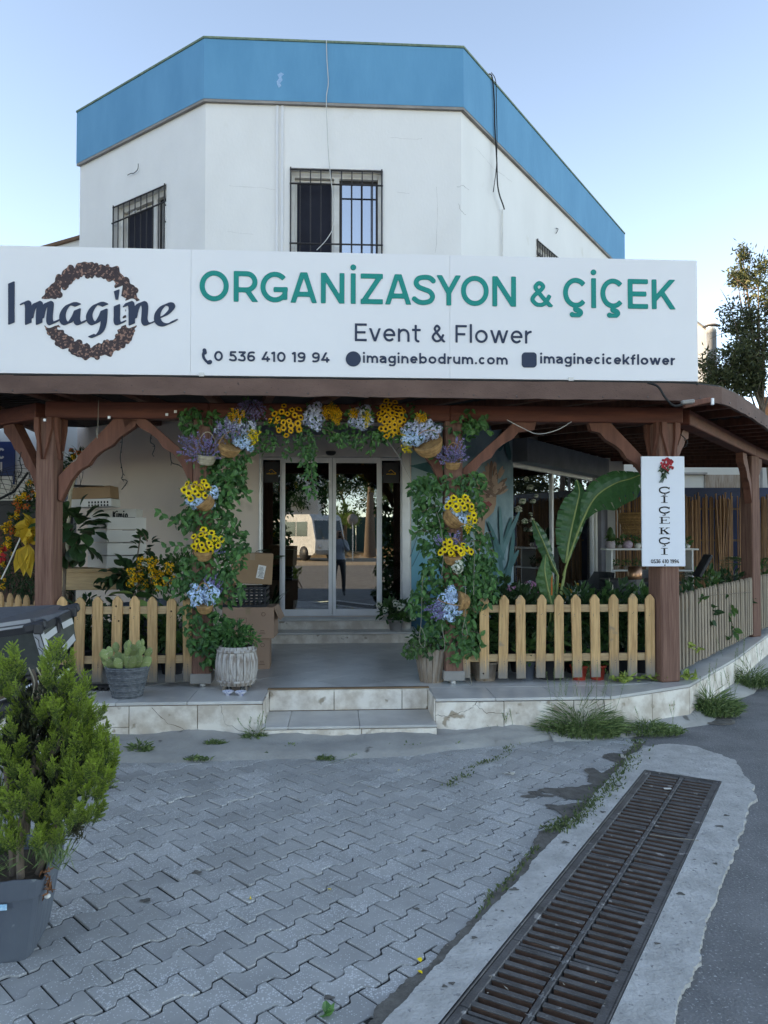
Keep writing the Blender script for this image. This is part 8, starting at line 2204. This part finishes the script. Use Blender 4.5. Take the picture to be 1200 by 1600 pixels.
def weed(label, px, py, spread, h, n, z=0.0, mat='weed', stalks=0, name='weed_clump', gz=0.0, W=.008):
    c = hitz(px, py, z); t = thing(name, c, label, 'weed', world=False); mb = MB()
    for k in range(n):
        a = rp.uniform(0, 6.28); r = math.sqrt(rp.random()) * spread; f = 1 - r / spread
        p = Vector((math.cos(a) * r, math.sin(a) * r * .45, gz)); L = h * rp.uniform(.35, 1) * (.45 + .7 * f); d = Vector((math.cos(a) * .5 + rp.gauss(0, .35), rp.gauss(-.1, .3), rp.uniform(.7, 2.2)))
        d.normalize(); q = p + d * L * .55; mb.sleaf(p, d, L * .6, W, t=rp.random() * .7, fold=.1); mb.sleaf(q, d + Vector((math.cos(a) * .4, -.1, -.7)), L * .5, W * .8, t=rp.random(), fold=.1)
        if rp.random() < .5: mb.leaf(q, (rp.gauss(0, 1), rp.gauss(0, .6), .4), rp.uniform(.02, .04), .014, t=rp.random())
    for k in range(stalks):
        x = rp.uniform(-spread, spread) * .8; p = Vector((x, rp.gauss(0, .04), 0)); tp = p + Vector((rp.gauss(0, .08), rp.gauss(0, .03), h * rp.uniform(1.0, 1.5))); mb.tube([p, p.lerp(tp, .5) + Vector((.01, 0, 0)), tp], .0013, 4, t=.6)
        for q in range(10): mb.sleaf(p.lerp(tp, .7 + .03 * q), (rp.gauss(0, .5), rp.gauss(0, .4), 1), .018, .005, t=1)
    build('blades', mb, MT[mat], t)['kind'] = 'stuff'; return t
weed('large grass clump growing against the travertine wall left of the concrete', 905, 1150, .33, .42, 1600, stalks=18)
weed('spreading grass tuft at the wall beside the large grass clump', 1010, 1146, .30, .17, 800, stalks=3)
weed('bushy weed growing under the bend of the terrace wall at the right', 1110, 1118, .26, .34, 900, stalks=12, W=.011)
weed('weed growing at the wall foot at the far right edge', 1172, 1075, .3, .38, 600, stalks=8)
weed('low grass patch in front of the wall right of the steps', 775, 1150, .22, .18, 420, stalks=5)
weed('small weed beside the right corner of the steps', 690, 1143, .07, .22, 90, stalks=4)
weed('small weed with stalks at the left corner of the steps', 398, 1160, .09, .17, 150, z=.03, stalks=7)
weed('small grass tuft on the cement below the left wall', 337, 1166, .08, .10, 110, z=.03)
weed('dark leafy weed on the cement nearest the conifer', 218, 1178, .07, .17, 120, z=.02, W=.014)
weed('flat weed lying at the edge of the paving below the steps', 310, 1188, .09, .05, 90, z=.01)
weed('tiny tuft on the cement under the steps', 457, 1170, .05, .06, 60, z=.02)
weed('short tuft with one tall stalk on the paving edge', 508, 1188, .07, .06, 70, stalks=1)
weed('flat weed under the right end of the steps', 633, 1168, .12, .04, 90, z=.02)
weed('small weed below the grass patch right of the steps', 714, 1168, .06, .08, 60)
weed('tiny sprig on the paving between steps and drain', 414, 1180, .03, .05, 30, z=.01)
for lab, pts, wd, n in (('mossy weeds along the gap between the paving and the upper part of the concrete', [(996, 1158), (985, 1185), (968, 1210), (950, 1232), (925, 1255), (905, 1275), (880, 1290), (862, 1300)], 9, 900), ('thin moss creeping in the paving joints below the grass patch', [(800, 1165), (780, 1185), (745, 1195), (720, 1215), (700, 1230)], 5, 180), ('dry yellow moss tufts in the lower gap beside the concrete', [(840, 1325), (815, 1350), (795, 1375), (770, 1400), (740, 1440)], 3, 110)):
    path = smooth([hitz(x, y, .005) for x, y in pts], 8); t = thing('moss_strip', path[0], lab, 'moss'); mb = MB()
    for k in range(n):
        f = rp.random(); i = int(f * (len(path) - 1)); p = path[i] + Vector((rp.gauss(0, wd * .0045), rp.gauss(0, wd * .003), 0)); mb.sleaf(p, (rp.gauss(0, .6), rp.gauss(0, .6), rp.uniform(.4, 1.2)), rp.uniform(.012, .035), rp.uniform(.006, .014), t=rp.random())
    build('moss', mb, MT['moss'], t)['kind'] = 'stuff'
mb = MB()
for k in range(60):
    x, y = rp.uniform(150, 1000), rp.uniform(1180, 1590); p = hitz(x, y, .003); mb.sleaf(p + Vector((0, 0, .004)), (rp.gauss(0, 1), rp.gauss(0, 1), .15), rp.uniform(.008, .03), rp.uniform(.002, .007), t=rp.random())
tag(build('plant_debris', mb, MT['rope']), 'scattered dry bits of straw on the paving', 'debris', kind='stuff')
for k, (x, y, lab) in enumerate(((392, 1403, 'yellow petal on the paving nearest the middle'), (517, 1388, 'yellow petal on the paving right of the middle'), (660, 1500, 'yellow petal on the paving beside the concrete'), (622, 1204, 'yellow petal on the paving below the steps'), (660, 1522, 'yellow petal just below another by the concrete edge'), (515, 1180, 'small yellow petal at the top edge of the paving'))):
    mb = MB(); p = hitz(x, y, .004); mb.leaf(p, (rp.gauss(0, 1), rp.gauss(0, 1), .3), .022, .016, t=.5); tag(build('fallen_petal', mb, MT['yellow_petal']), lab, 'petal')
mb = MB(); p = hitz(498, 1588, .004)
for k in range(3): mb.leaf(p + Vector((k * .012, 0, 0)), (1 - .5 * k, .3 * k, .3), .06, .04, t=.9)
tag(build('fallen_leaf', mb, MT['ivy']), 'green fallen leaf at the bottom of the paving', 'leaf')
for x, y, lab in ((797, 1209, 'crumpled white wrapper near the moss strip'), (975, 1184, 'clear plastic scrap at the top of the moss strip')):
    mb = MB(); p = hitz(x, y, .006)
    for k in range(5): mb.leaf(p, (rp.gauss(0, 1), rp.gauss(0, 1), .5), .04, .03, t=.5)
    tag(build('litter', mb, MT['pvc']), lab, 'litter')
mb = MB(); p = hitz(1043, 1232, .012); mb.box(p, (.045, .02, .004)); tag(build('litter', mb, MT['pvc']), 'small white paper scrap on the drain grate', 'litter')
mb = MB(); mb.lathe([(.16, 0), (.16, .004), (.13, .006), (.0001, .004)], hitz(1118, 1126, -.008), 24); tag(build('manhole_cover', mb, MT['dirt']), 'round dark cover in the asphalt under the wall bend', 'cover')
# == surroundings
nb_ = thing('neighbour_house', (-10, 14, 0), 'plain white neighbour house behind the left side of the shop', 'building')
p0 = at(124, 363, 12.4); p1 = at(66, 384, 12.4)
sl = (p0.z - p1.z) / (p0.x - p1.x)
NH = Plane(0, 12.4, 1, 0)
mb = MB(); zl = lambda x: p0.z + sl * (x - p0.x) if x > p1.x - 1 else p0.z + sl * (p1.x - 1 - p0.x)
mb.prism([(-17, 0), (p0.x + .5, 0), (p0.x + .5, p0.z + .02), (p1.x - 1, zl(p1.x - 1)), (-17, zl(-17))], NH, -9, 0, 0)
build('wall', mb, MT['white_wall'], nb_)
mb = MB(); mb.prism([(-17.1, zl(-17)), (p1.x - 1, zl(p1.x - 1)), (p0.x + .5, p0.z + .02), (p0.x + .5, p0.z + .07), (p1.x - 1, zl(p1.x - 1) + .05), (-17.1, zl(-17) + .05)], NH, -9, .06, 0); build('roof_edge', mb, M('brown_edge', (.20, .12, .08), rough=.9), nb_)
n2 = thing('sun_blocking_house', (-16, 10, 0), 'tall white house added out of view on the left to shade the shop', 'building')  # added out of view; keeps the low sun off the shop front
N2 = Plane(-18, -7, 0, 1)          # its face looks towards the shop
mb = MB(); mb.pbox(N2, 0, 33, 0, 14.2, -9, 0); build('wall', mb, MT['white_wall'], n2)
mb = MB(); mb.pbox(N2, -.1, 33.1, 14.201, 14.3, -9.1, .1); build('roof_edge', mb, MT['trim_grey'], n2)
for k in range(9):
    for z_ in (1.0, 4.0, 7.0, 10.0, 12.4): mb = MB(); mb.pbox(N2, 1.5 + k * 3.3, 2.9 + k * 3.3, z_, z_ + 1.3, .001, .05); build('window', mb, MT['dark_metal'], n2)
blu = M('blue_board', (.02, .05, .17), (.018, .045, .15), rough=.5, coord='World')
BB_ = Plane(0, 11.6, 1, 0)
t = thing('blue_sign_board', BB_.pt(-5.9, .5), 'blue sign board with white letters on a white wall left of the shop', 'sign')
a, z1 = BB_.uz(-120, 690); b, z0 = BB_.uz(20, 744); mb = MB(); mb.pbox(BB_, a, b, z0, z1, -.02, 0); build('board', mb, blu, t)
a2, _ = BB_.uz(23, 700); mb = MB(); mb.pbox(BB_, b + .002, a2, BB_.uz(0, 757)[1], z1, -.02, 0); build('border', mb, blu, t)
mb = MB(); mb.pbox(BB_, a, b, BB_.uz(0, 762)[1], z0 - .002, -.02, -.002); build('white_strip', mb, MT['pvc'], t)
letter('C', BB_, BB_.uz(-4, 714)[0], BB_.uz(7, 714)[0], BB_.uz(0, 717)[1], BB_.uz(0, 700)[1], .09, .001, .004, MT['pvc'], t)
letter('I', BB_, BB_.uz(0.5, 730)[0], BB_.uz(3.5, 730)[0], BB_.uz(0, 737)[1], BB_.uz(0, 722)[1], .09, .001, .004, MT['pvc'], t)
mb = MB(); mb.pbox(BB_, a, BB_.uz(57, 700)[0] + .3, 1.2, BB_.uz(0, 690)[1] + .6, -.3, -.03); build('white_panel', mb, MT['pvc'], t)
mb = MB(); mb.pbox(BB_, -9, -4.9, BB_.uz(0, 820)[1], BB_.uz(0, 783)[1], -.5, .2); tag(build('dark_band', mb, MT['black_plastic']), 'long dark band of a low shelter behind the wire netting on the left', 'shelter')  # plain dark box behind the netting
mb = MB(); mb.pbox(BB_, -9, -4.9, 0, BB_.uz(0, 822)[1], -.5, .1); tag(build('brown_wall', mb, M('brown_clad', (.12, .07, .055), rough=.9)), 'low brown wall behind the wreath stand on the left', 'wall')
mb = MB(); NP = Plane(0, 9.2, 1, .2)
for k in range(34):
    x = -12 + k * 4.0; q = [NP.pt(*NP.uz(x + 10 * math.sin(j * .4 + k), 735 + j * 9)) for j in range(6)]; mb.tube(q, .003, 3, caps=False)
for k in range(11): q = [NP.pt(*NP.uz(-60 + j * 14, 738 + k * 5 + 6 * math.sin(j * .7 + k * .5) - j * .9)) for j in range(10)]; mb.tube(q, .003, 3, caps=False)
mb.tube([NP.pt(*NP.uz(-20, 790)), NP.pt(*NP.uz(22, 768)), NP.pt(*NP.uz(44, 738))], .014, 5)
tag(build('wire_netting', mb, MT['wire']), 'tangled wire netting on a bent pole behind the left post', 'netting')
BR = Plane(0, 20, 1, 0)
t = thing('rear_outbuilding', BR.pt(7, 0), 'low cream outbuilding with a brown board behind the bamboo screen', 'building')
mb = MB(); a = BR.uz(900, 800)[0]; b = BR.uz(1225, 800)[0]; mb.pbox(BR, a, b, 0, BR.uz(0, 690)[1], -5, 0); build('wall', mb, MT['cream_wall'], t)
mb = MB(); mb.pbox(BR, BR.uz(1100, 750)[0], BR.uz(1175, 750)[0], BR.uz(0, 768)[1], BR.uz(0, 742)[1], .001, .06); build('brown_board', mb, MT['oldwood'], t)
mb = MB(); mb.pbox(BR, BR.uz(905, 700)[0], BR.uz(1100, 700)[0], BR.uz(0, 742)[1], BR.uz(0, 739)[1], .001, .2); build('ledge', mb, MT['trim_grey'], t)
BS = Plane(0, 15.2, 1, 0)
mb = MB(); mb.pbox(BS, BS.uz(975, 780)[0], BS.uz(1230, 780)[0], .3, BS.uz(0, 762)[1], -.03, 0); tag(build('blue_tarpaulin', mb, M('blue_tarp', (.015, .03, .09), (.025, .045, .13), rough=.5, scale=3)), 'dark blue sheet showing above and behind the bamboo screen', 'tarpaulin')
BW = Plane(0, 21, 1, 0)
t = thing('white_building', BW.pt(9, 0), 'white building corner showing right of the large sign', 'building')
mb = MB(); a = BW.uz(1086, 520)[0]; b = BW.uz(1103, 520)[0]; mb.prism([(a, 0), (b, 0), (b, BW.uz(0, 516)[1]), (a, BW.uz(0, 502)[1])], BW, -3, 0); build('wall', mb, MT['white_wall'], t)
mb = MB(); mb.prism([(a, BW.uz(0, 503)[1]), (b + .05, BW.uz(0, 517)[1]), (b + .05, BW.uz(0, 514)[1]), (a, BW.uz(0, 500)[1])], BW, -3, .05); build('roof_edge', mb, MT['trim_grey'], t)
mb = MB(); mb.pbox(BW, BW.uz(1104, 560)[0], BW.uz(1106, 560)[0], 3, BW.uz(0, 516)[1], 0, .06); build('downpipe', mb, MT['dark_metal'], t)
t = thing('chimney_pipe', at(1110, 560, 20.5), 'metal chimney pipe with a round rain cap right of the large sign', 'chimney')
c = at(1112, 560, 20.5); zc1 = at(1112, 512, 20.5).z; mb = MB(); mb.lathe([(.13, 3.0), (.13, zc1 - .16), (.135, zc1 - .16), (.135, zc1)], (c.x, c.y, 0), 16); build('pipe', mb, MT['alu'], t)
mb = MB(); mb.lathe([(.22, zc1 + .04), (.14, zc1 + .09), (.0001, zc1 + .12)], (c.x, c.y, 0), 18); mb.lathe([(.0001, zc1 + .05), (.22, zc1 + .04)], (c.x, c.y, 0), 18, caps=False)
for k in range(3): a = k * 2.1; mb.tube([(c.x + math.cos(a) * .12, c.y + math.sin(a) * .12, zc1 - .02), (c.x + math.cos(a) * .12, c.y + math.sin(a) * .12, zc1 + .06)], .008, 4)
build('rain_cap', mb, MT['trim_grey'], t)
OB = Plane(0, 19.2, 1, 0)
t = thing('orange_sign_board', OB.pt(OB.uz(1190, 620)[0], 0), 'orange sign board with a dark round letter at the right edge above the roof', 'sign')
mb = MB(); mb.pbox(OB, OB.uz(1188, 625)[0], OB.uz(1290, 625)[0], OB.uz(0, 660)[1], OB.uz(0, 620)[1], -.1, 0); build('board', mb, M('orange_board', (.60, .24, .10), rough=.5), t)
cu, cz = OB.uz(1189, 624); mb = MB(); mb.tube([OB.pt(cu + .06 * math.cos(a), cz + .05 * math.sin(a), .02) for a in [k * .5236 for k in range(13)]], .014, 5); mb.tube([OB.pt(cu + .03, cz - .03, .02), OB.pt(cu + .085, cz - .05, .02)], .013, 5); build('letter', mb, MT['wire'], t)
for px in (1192, 1280): mb = MB(); mb.tube([OB.pt(OB.uz(px, 625)[0], 0, -.14), OB.pt(OB.uz(px, 625)[0], 4.5, -.14)], .04, 6); build('pole', mb, MT['trim_grey'], t)
def tree(name, label, base, H, blobs, mat, nleaf, L=.09, W=.028, trunk_r=.16, limbs=9, seed=1, mt2=None):
    r = random.Random(seed); t = thing(name, base, label, 'tree', world=False)
    mb = MB(); top = Vector(blobs[0][0]); tr = smooth([Vector((0, 0, -.1)), Vector((r.gauss(0, .1), 0, H * .3)), Vector((top.x * .5, top.y * .5, H * .6)), Vector((top.x, top.y, top.z))], 5)
    mb.tube(tr, [trunk_r * (1 - .88 * i / (len(tr) - 1)) for i in range(len(tr))], 8); build('trunk', mb, MT['bark'], t)
    mb = MB()
    for c, rr, n in blobs:
        c = Vector(c); i = min(len(tr) - 2, max(2, int(len(tr) * min(.95, c.z / H * .75)))); a = tr[i]
        mid = a.lerp(c, .5) + Vector((0, 0, -.1)); mb.tube(smooth([a, mid, c], 4), [trunk_r * .3 * (1 - .1 * q) for q in range(9)], 5)
        for k in range(5): v = Vector((r.gauss(0, 1), r.gauss(0, 1), r.gauss(.2, 1))).normalized() * max(rr) * .9; mb.tube([c, c + v * .5 + Vector((0, 0, .03)), c + v], [.012, .008, .004], 4)
    build('limbs', mb, MT['bark'], t)
    mb = MB()
    for c, rr, n in blobs:
        c = Vector(c); subs = []
        for q in range(max(4, n // 70)):
            v = Vector((r.gauss(0, 1), r.gauss(0, 1), r.gauss(0, 1))).normalized() * r.uniform(.35, 1.0); subs.append(c + Vector((v.x * rr[0], v.y * rr[1], v.z * rr[2])))
        for k in range(n):
            s = r.choice(subs); p = s + Vector((r.gauss(0, 1), r.gauss(0, 1), r.gauss(0, 1))) * (.13 * max(rr) + .03)
            mb.sleaf(p, (p - c) * .6 + Vector((r.gauss(0, .5), r.gauss(0, .5), r.gauss(0, .5))), L * r.uniform(.6, 1.3), W * r.uniform(.7, 1.3), t=min(1, max(0, r.gauss(.4, .25))))
    build('crown', mb, MT[mat], t); t.children[-1]['kind'] = 'stuff'
    return t
def TB(px, py, rx, ry, n, Y=17.5, base=None, dy=.6):
    p = at(px, py, Y) - base; k = Y / 1200; return ((p.x, p.y + rp.gauss(0, .2), p.z), (rx * k, dy, ry * k), n)
base = Vector((at(1215, 800, 17.5).x, 17.5, 0))
bl = [TB(1163, 398, 7, 22, 240, base=base, dy=.2), TB(1165, 430, 22, 16, 420, base=base, dy=.4), TB(1150, 440, 12, 16, 180, base=base, dy=.3), TB(1190, 420, 14, 22, 300, base=base), TB(1180, 455, 20, 14, 360, base=base), TB(1192, 480, 20, 18, 480, base=base), TB(1165, 495, 22, 12, 380, base=base), TB(1135, 488, 16, 9, 180, base=base), TB(1150, 515, 26, 12, 420, base=base), TB(1188, 520, 20, 18, 500, base=base),
      TB(1150, 545, 24, 14, 500, base=base), TB(1185, 560, 22, 16, 500, base=base), TB(1125, 560, 18, 14, 420, base=base), TB(1145, 580, 26, 14, 600, base=base), TB(1108, 590, 16, 10, 380, base=base), TB(1180, 595, 26, 14, 600, base=base), TB(1150, 605, 30, 8, 700, base=base), TB(1125, 598, 20, 12, 600, base=base), TB(1105, 570, 10, 16, 260, base=base), TB(1165, 575, 26, 20, 800, base=base), TB(1230, 520, 26, 90, 1500, base=base, dy=1), TB(1260, 560, 30, 70, 1200, base=base, dy=1)]
tree('roadside_tree', 'tall loose dark tree with a sunlit tip at the right edge behind the roof', base, at(1165, 385, 17.5).z, bl, 'treeleaf', 0, L=.12, W=.042, trunk_r=.11, seed=5)
for k, (x_, y_, h_) in enumerate(((13.5, 17.5, 6.5), (17.5, 20.5, 7.5), (15.5, 23.5, 8.0))):
    r_ = random.Random(k + 60); tree('roadside_tree', ('leafy tree beyond the right edge, nearest the roadside tree', 'leafy tree further along the street to the right', 'tall leafy tree behind the others on the right')[k], (x_, y_, 0), h_, [((r_.gauss(0, .8), r_.gauss(0, .8), h_ * .62 + r_.uniform(-1.6, 1.6)), (1.4, 1.4, 1.1), 900) for q in range(7)], 'treeleaf', 0, L=.2, W=.08, trunk_r=.18, seed=k + 70)
# == across the street (seen mirrored in the door)
def mir(px, py, D):
    """point whose mirror image in the door glass appears at px,py at virtual depth D"""
    p = at(px, py, D); o = FP.pt(0, 0, -.05); n_ = FP.n; d = (p - Vector((o.x, o.y, p.z))).dot(n_)
    return p - n_ * (2 * d)
def mirz(px, D, z=0):
    p = mir(px, 860, D); return Vector((p.x, p.y, z))
bus_c = mirz(462, 47); bus = thing('minibus', bus_c, 'white minibus with a blue wave stripe parked across the street behind the camera', 'bus', rz=.95, world=False)
white_paint = M('bus_paint', (.75, .75, .74), rough=.3, bump=0); bl_ = 3.4; W2_ = 1.1
def body_prof(mb, prof, y0, y1, m=0):
    n = len(prof); vs = [(x, y0, z) for x, z in prof] + [(x, y1, z) for x, z in prof]
    mb.add(vs, [tuple(range(n)), tuple(reversed(range(n, 2 * n)))] , m); mb.add(vs, [(i, n + i, n + (i + 1) % n, (i + 1) % n) for i in range(n)], m)
mb = MB(); body_prof(mb, [(-3.3, .35), (3.1, .35), (3.35, .5), (3.4, 1.15), (3.05, 2.45), (2.8, 2.7), (-3.2, 2.75), (-3.35, 2.5)], -1.08, 1.08); build('body', mb, white_paint, bus)
glassd = M('bus_glass', (.06, .09, .09), rough=.1, spec=.8, bump=0)
mb = MB(); mb.add([(3.40, -.98, 1.25), (3.40, .98, 1.25), (3.09, .95, 2.35), (3.09, -.95, 2.35)], [(0, 1, 2, 3)]); build('windscreen', mb, glassd, bus)
for sy in (-1, 1):
    for k in range(5): mb = MB(); x = -3.0 + k * 1.15; mb.box((x + .5, sy * 1.085, 1.85), (1.05, .02, .85)); build('window', mb, glassd, bus)
    mb = MB(); mb.tube([(-2.5 + q * .25, sy * 1.10, .95 + .22 * math.sin(q * .9)) for q in range(14)], .035, 4); build('wave_stripe', mb, blu, bus)
    for x in (-2.2, 2.3): mb = MB(); mb.lathe([(.0001, -.12), (.42, -.12), (.44, 0), (.42, .12), (.0001, .12)], (x, sy * .98, .44), 20, axis=(0, 1, 0)); build('wheel', mb, MT['black_plastic'], bus)
for sy in (-.75, .75): mb = MB(); mb.lathe([(.14, 0), (.13, .04), (.0001, .06)], (3.37, sy, .85), 14, axis=(1, 0, .0)); build('headlight', mb, MT['alu'], bus)
mb = MB(); mb.bbox((3.36, 0, .52), (.14, 2.1, .22), bev=.03); build('bumper', mb, MT['trim_grey'], bus)
def wide(px0, px1, D): a, b = mirz(px0, D), mirz(px1, D); return Plane(a.x, a.y, (b - a).x, (b - a).y), (b - a).length
P_, L_ = wide(700, 520, 62); t = thing('mesh_fence', P_.pt(L_ / 2, 0), 'green screened fence on the far side of the street behind the camera', 'fence')
for k in range(10): mb = MB(); mb.pbox(P_, L_ * k / 10 + .02, L_ * (k + 1) / 10 - .02, .1, 2.9, -.03, 0); build('screen_panel', mb, M('green_screen', (.05, .10, .09), rough=.9) if 'green_screen' not in bpy.data.materials else bpy.data.materials['green_screen'], t)
mb = MB(); mb.add([(-90, -17, -.006), (90, -21, -.006), (90, -140, -.006), (-90, -140, -.006)], [(3, 2, 1, 0)]); build('dusty_verge', mb, M('dusty_ground', (.46, .37, .27), (.36, .29, .21), rough=1, scale=.6, coord='World', bump=.4, bscale=8), kind='structure')
mb = MB(); n = 40; vs = []
for i in range(n + 1):
    for j in range(8):
        p = mirz(760 - 360 * i / n, 50 + j * 2.0, 0); vs.append((p.x, p.y, max(-.02, .8 * math.sin(min(1, j / 5) * 1.57) * (.6 + .4 * math.sin(i * .5)) + rp.gauss(0, .08) - .1)))
mb.add(vs, [(i * 8 + j, i * 8 + j + 1, (i + 1) * 8 + j + 1, (i + 1) * 8 + j) for i in range(n) for j in range(7)], smooth=True)
build('dry_bank', mb, M('dry_grass', (.36, .24, .12), (.25, .17, .09), rough=1, scale=2, coord='World'), kind='structure')
sp1 = mirz(551, 44); t = thing('road_sign', sp1, 'round road sign on a pole across the street behind the camera', 'sign', world=False)
mb = MB(); mb.tube([(0, 0, 0), (0, 0, 2.2)], .035, 6); build('pole', mb, MT['alu'], t); mb = MB(); mb.lathe([(.0001, 0), (.32, 0), (.32, .02), (.0001, .02)], (0, 0, 2.4), 20, axis=(0, 1, 0)); build('sign_plate', mb, MT['trim_grey'], t)
def streettree(lab, px, D, H, R_, n, mat='midleaf', cz=.65, seed=1, name='street_tree', tr=.25):
    b = mirz(px, D); r = random.Random(seed); bl = [((r.gauss(0, R_ * .3), r.gauss(0, R_ * .3), H * cz + r.uniform(-.3, 1) * R_ * .5), (R_ * .6, R_ * .6, R_ * .45), n // 6) for k in range(6)]
    tree(name, lab, b, H, bl, mat, 0, L=.28, W=.14, trunk_r=tr, seed=seed)
streettree('broad dark street tree behind the bus', 420, 60, 7, 3.2, 3000, seed=2)
streettree('leafy street tree over the left of the bus', 455, 66, 7.5, 3.4, 3000, seed=3)
streettree('street tree with a thick pale trunk right of the round road sign', 578, 52, 7.5, 2.6, 2600, seed=4, tr=.45, cz=.8)
streettree('far street tree behind the green fence', 615, 64, 7, 3.2, 2800, seed=6)
streettree('pink flowering oleander beside the white house', 538, 58, 4.2, 1.6, 1200, mat='paleleaf', seed=8, name='oleander')
for k, (px, D) in enumerate(((395, 78), (440, 84), (500, 88), (545, 84), (590, 80), (640, 76), (665, 70))):
    streettree(('first', 'second', 'third', 'fourth', 'fifth', 'sixth', 'seventh')[k] + ' tree of the far row across the street, counted from the left', px, D, 10.5, 5.0, 2400, mat='darkleaf', cz=.55, seed=30 + k)
P_, L_ = wide(480, 506, 66); t = thing('far_house', P_.pt(L_ / 2, 0), 'plain white house far across the street behind the camera', 'building')
mb = MB(); mb.pbox(P_, -2, L_, 0, 6, -6, 0); build('wall', mb, MT['white_wall'], t)
for k in range(3): mb = MB(); mb.pbox(P_, -1.6 + k * 1.0, -1.1 + k * 1.0, 3.6, 4.8, .001, .02); build('window', mb, glassd, t)
pe = thing('person', (.05, -.38, 0), 'person in a pale shirt and dark trousers holding up a phone to photograph the shop', 'person', world=False)
me = bpy.data.meshes.new('body'); V = [(0, 0, .95), (0, 0, 1.12), (0, 0, 1.32), (0, .0, 1.45), (0, .02, 1.52), (0, .03, 1.62), (0, .02, 1.72),
     (.18, 0, 1.40), (.24, .05, 1.18), (.13, .26, 1.34), (.06, .36, 1.56), (-.18, 0, 1.40), (-.24, .05, 1.18), (-.13, .26, 1.34), (-.06, .36, 1.56),
     (.10, 0, .88), (.12, .02, .50), (.13, -.02, .09), (.14, .12, .04), (-.10, 0, .88), (-.12, .02, .50), (-.13, -.02, .09), (-.14, .12, .04)]
E_ = [(0, 1), (1, 2), (2, 3), (3, 4), (4, 5), (5, 6), (3, 7), (7, 8), (8, 9), (9, 10), (3, 11), (11, 12), (12, 13), (13, 14), (0, 15), (15, 16), (16, 17), (17, 18), (0, 19), (19, 20), (20, 21), (21, 22)]
RR = [(.16, .11), (.15, .10), (.17, .11), (.09, .07), (.06, .06), (.085, .10), (.07, .08), (.07, .06), (.05, .05), (.036, .036), (.03, .03), (.07, .06), (.05, .05), (.036, .036), (.03, .03), (.10, .10), (.065, .065), (.045, .045), (.04, .03), (.10, .10), (.065, .065), (.045, .045), (.04, .03)]
me.from_pydata(V, E_, []); o = bpy.data.objects.new('body', me); COL.objects.link(o); o.parent = pe
sk = o.modifiers.new('skin', 'SKIN');
me.skin_vertices.new() if not me.skin_vertices else None
for i, r in enumerate(RR): me.skin_vertices[0].data[i].radius = r
me.skin_vertices[0].data[0].use_root = True
ss = o.modifiers.new('sub', 'SUBSURF'); ss.levels = 2; ss.render_levels = 2
pm = bpy.data.materials.new('person_clothes'); pm.use_nodes = True; nt = pm.node_tree; b = nt.nodes['Principled BSDF']; g = node(nt, 'ShaderNodeTexCoord'); sp = node(nt, 'ShaderNodeSeparateXYZ'); nt.links.new(g.outputs['Object'], sp.inputs[0])
mr = node(nt, 'ShaderNodeMapRange'); mr.inputs['From Max'].default_value = 2.0; nt.links.new(sp.outputs['Z'], mr.inputs['Value']); cr = node(nt, 'ShaderNodeValToRGB'); cr.color_ramp.interpolation = 'CONSTANT'
e = cr.color_ramp.elements; e[0].color = (.02, .022, .03, 1); e[1].position = .475; e[1].color = (.28, .33, .40, 1); x = e.new(.735); x.color = (.40, .24, .17, 1); x = e.new(.845); x.color = (.03, .02, .015, 1)
nt.links.new(mr.outputs[0], cr.inputs[0]); nt.links.new(cr.outputs[0], b.inputs['Base Color']); me.materials.append(pm)
mb = MB()
for sx in (-1, 1):
    for k in range(4): mb.tube([(sx * .06, .36, 1.55 + k * .016), (sx * .03, .385, 1.56 + k * .018), (sx * .012, .39, 1.56 + k * .019)], .009, 5)
    mb.tube([(sx * .06, .35, 1.55), (sx * .04, .35, 1.54), (sx * .02, .36, 1.55)], .010, 5)
build('fingers', mb, M('skin', (.40, .24, .17), rough=.6), pe)
mb = MB(); mb.bbox((0, .372, 1.585), (.075, .009, .155), bev=.003); ph_ = build('phone', mb, MT['black_plastic']); ph_.location = Vector(pe.location) + ph_.location; tag(ph_, 'black phone held upright by the person taking the photograph', 'phone')
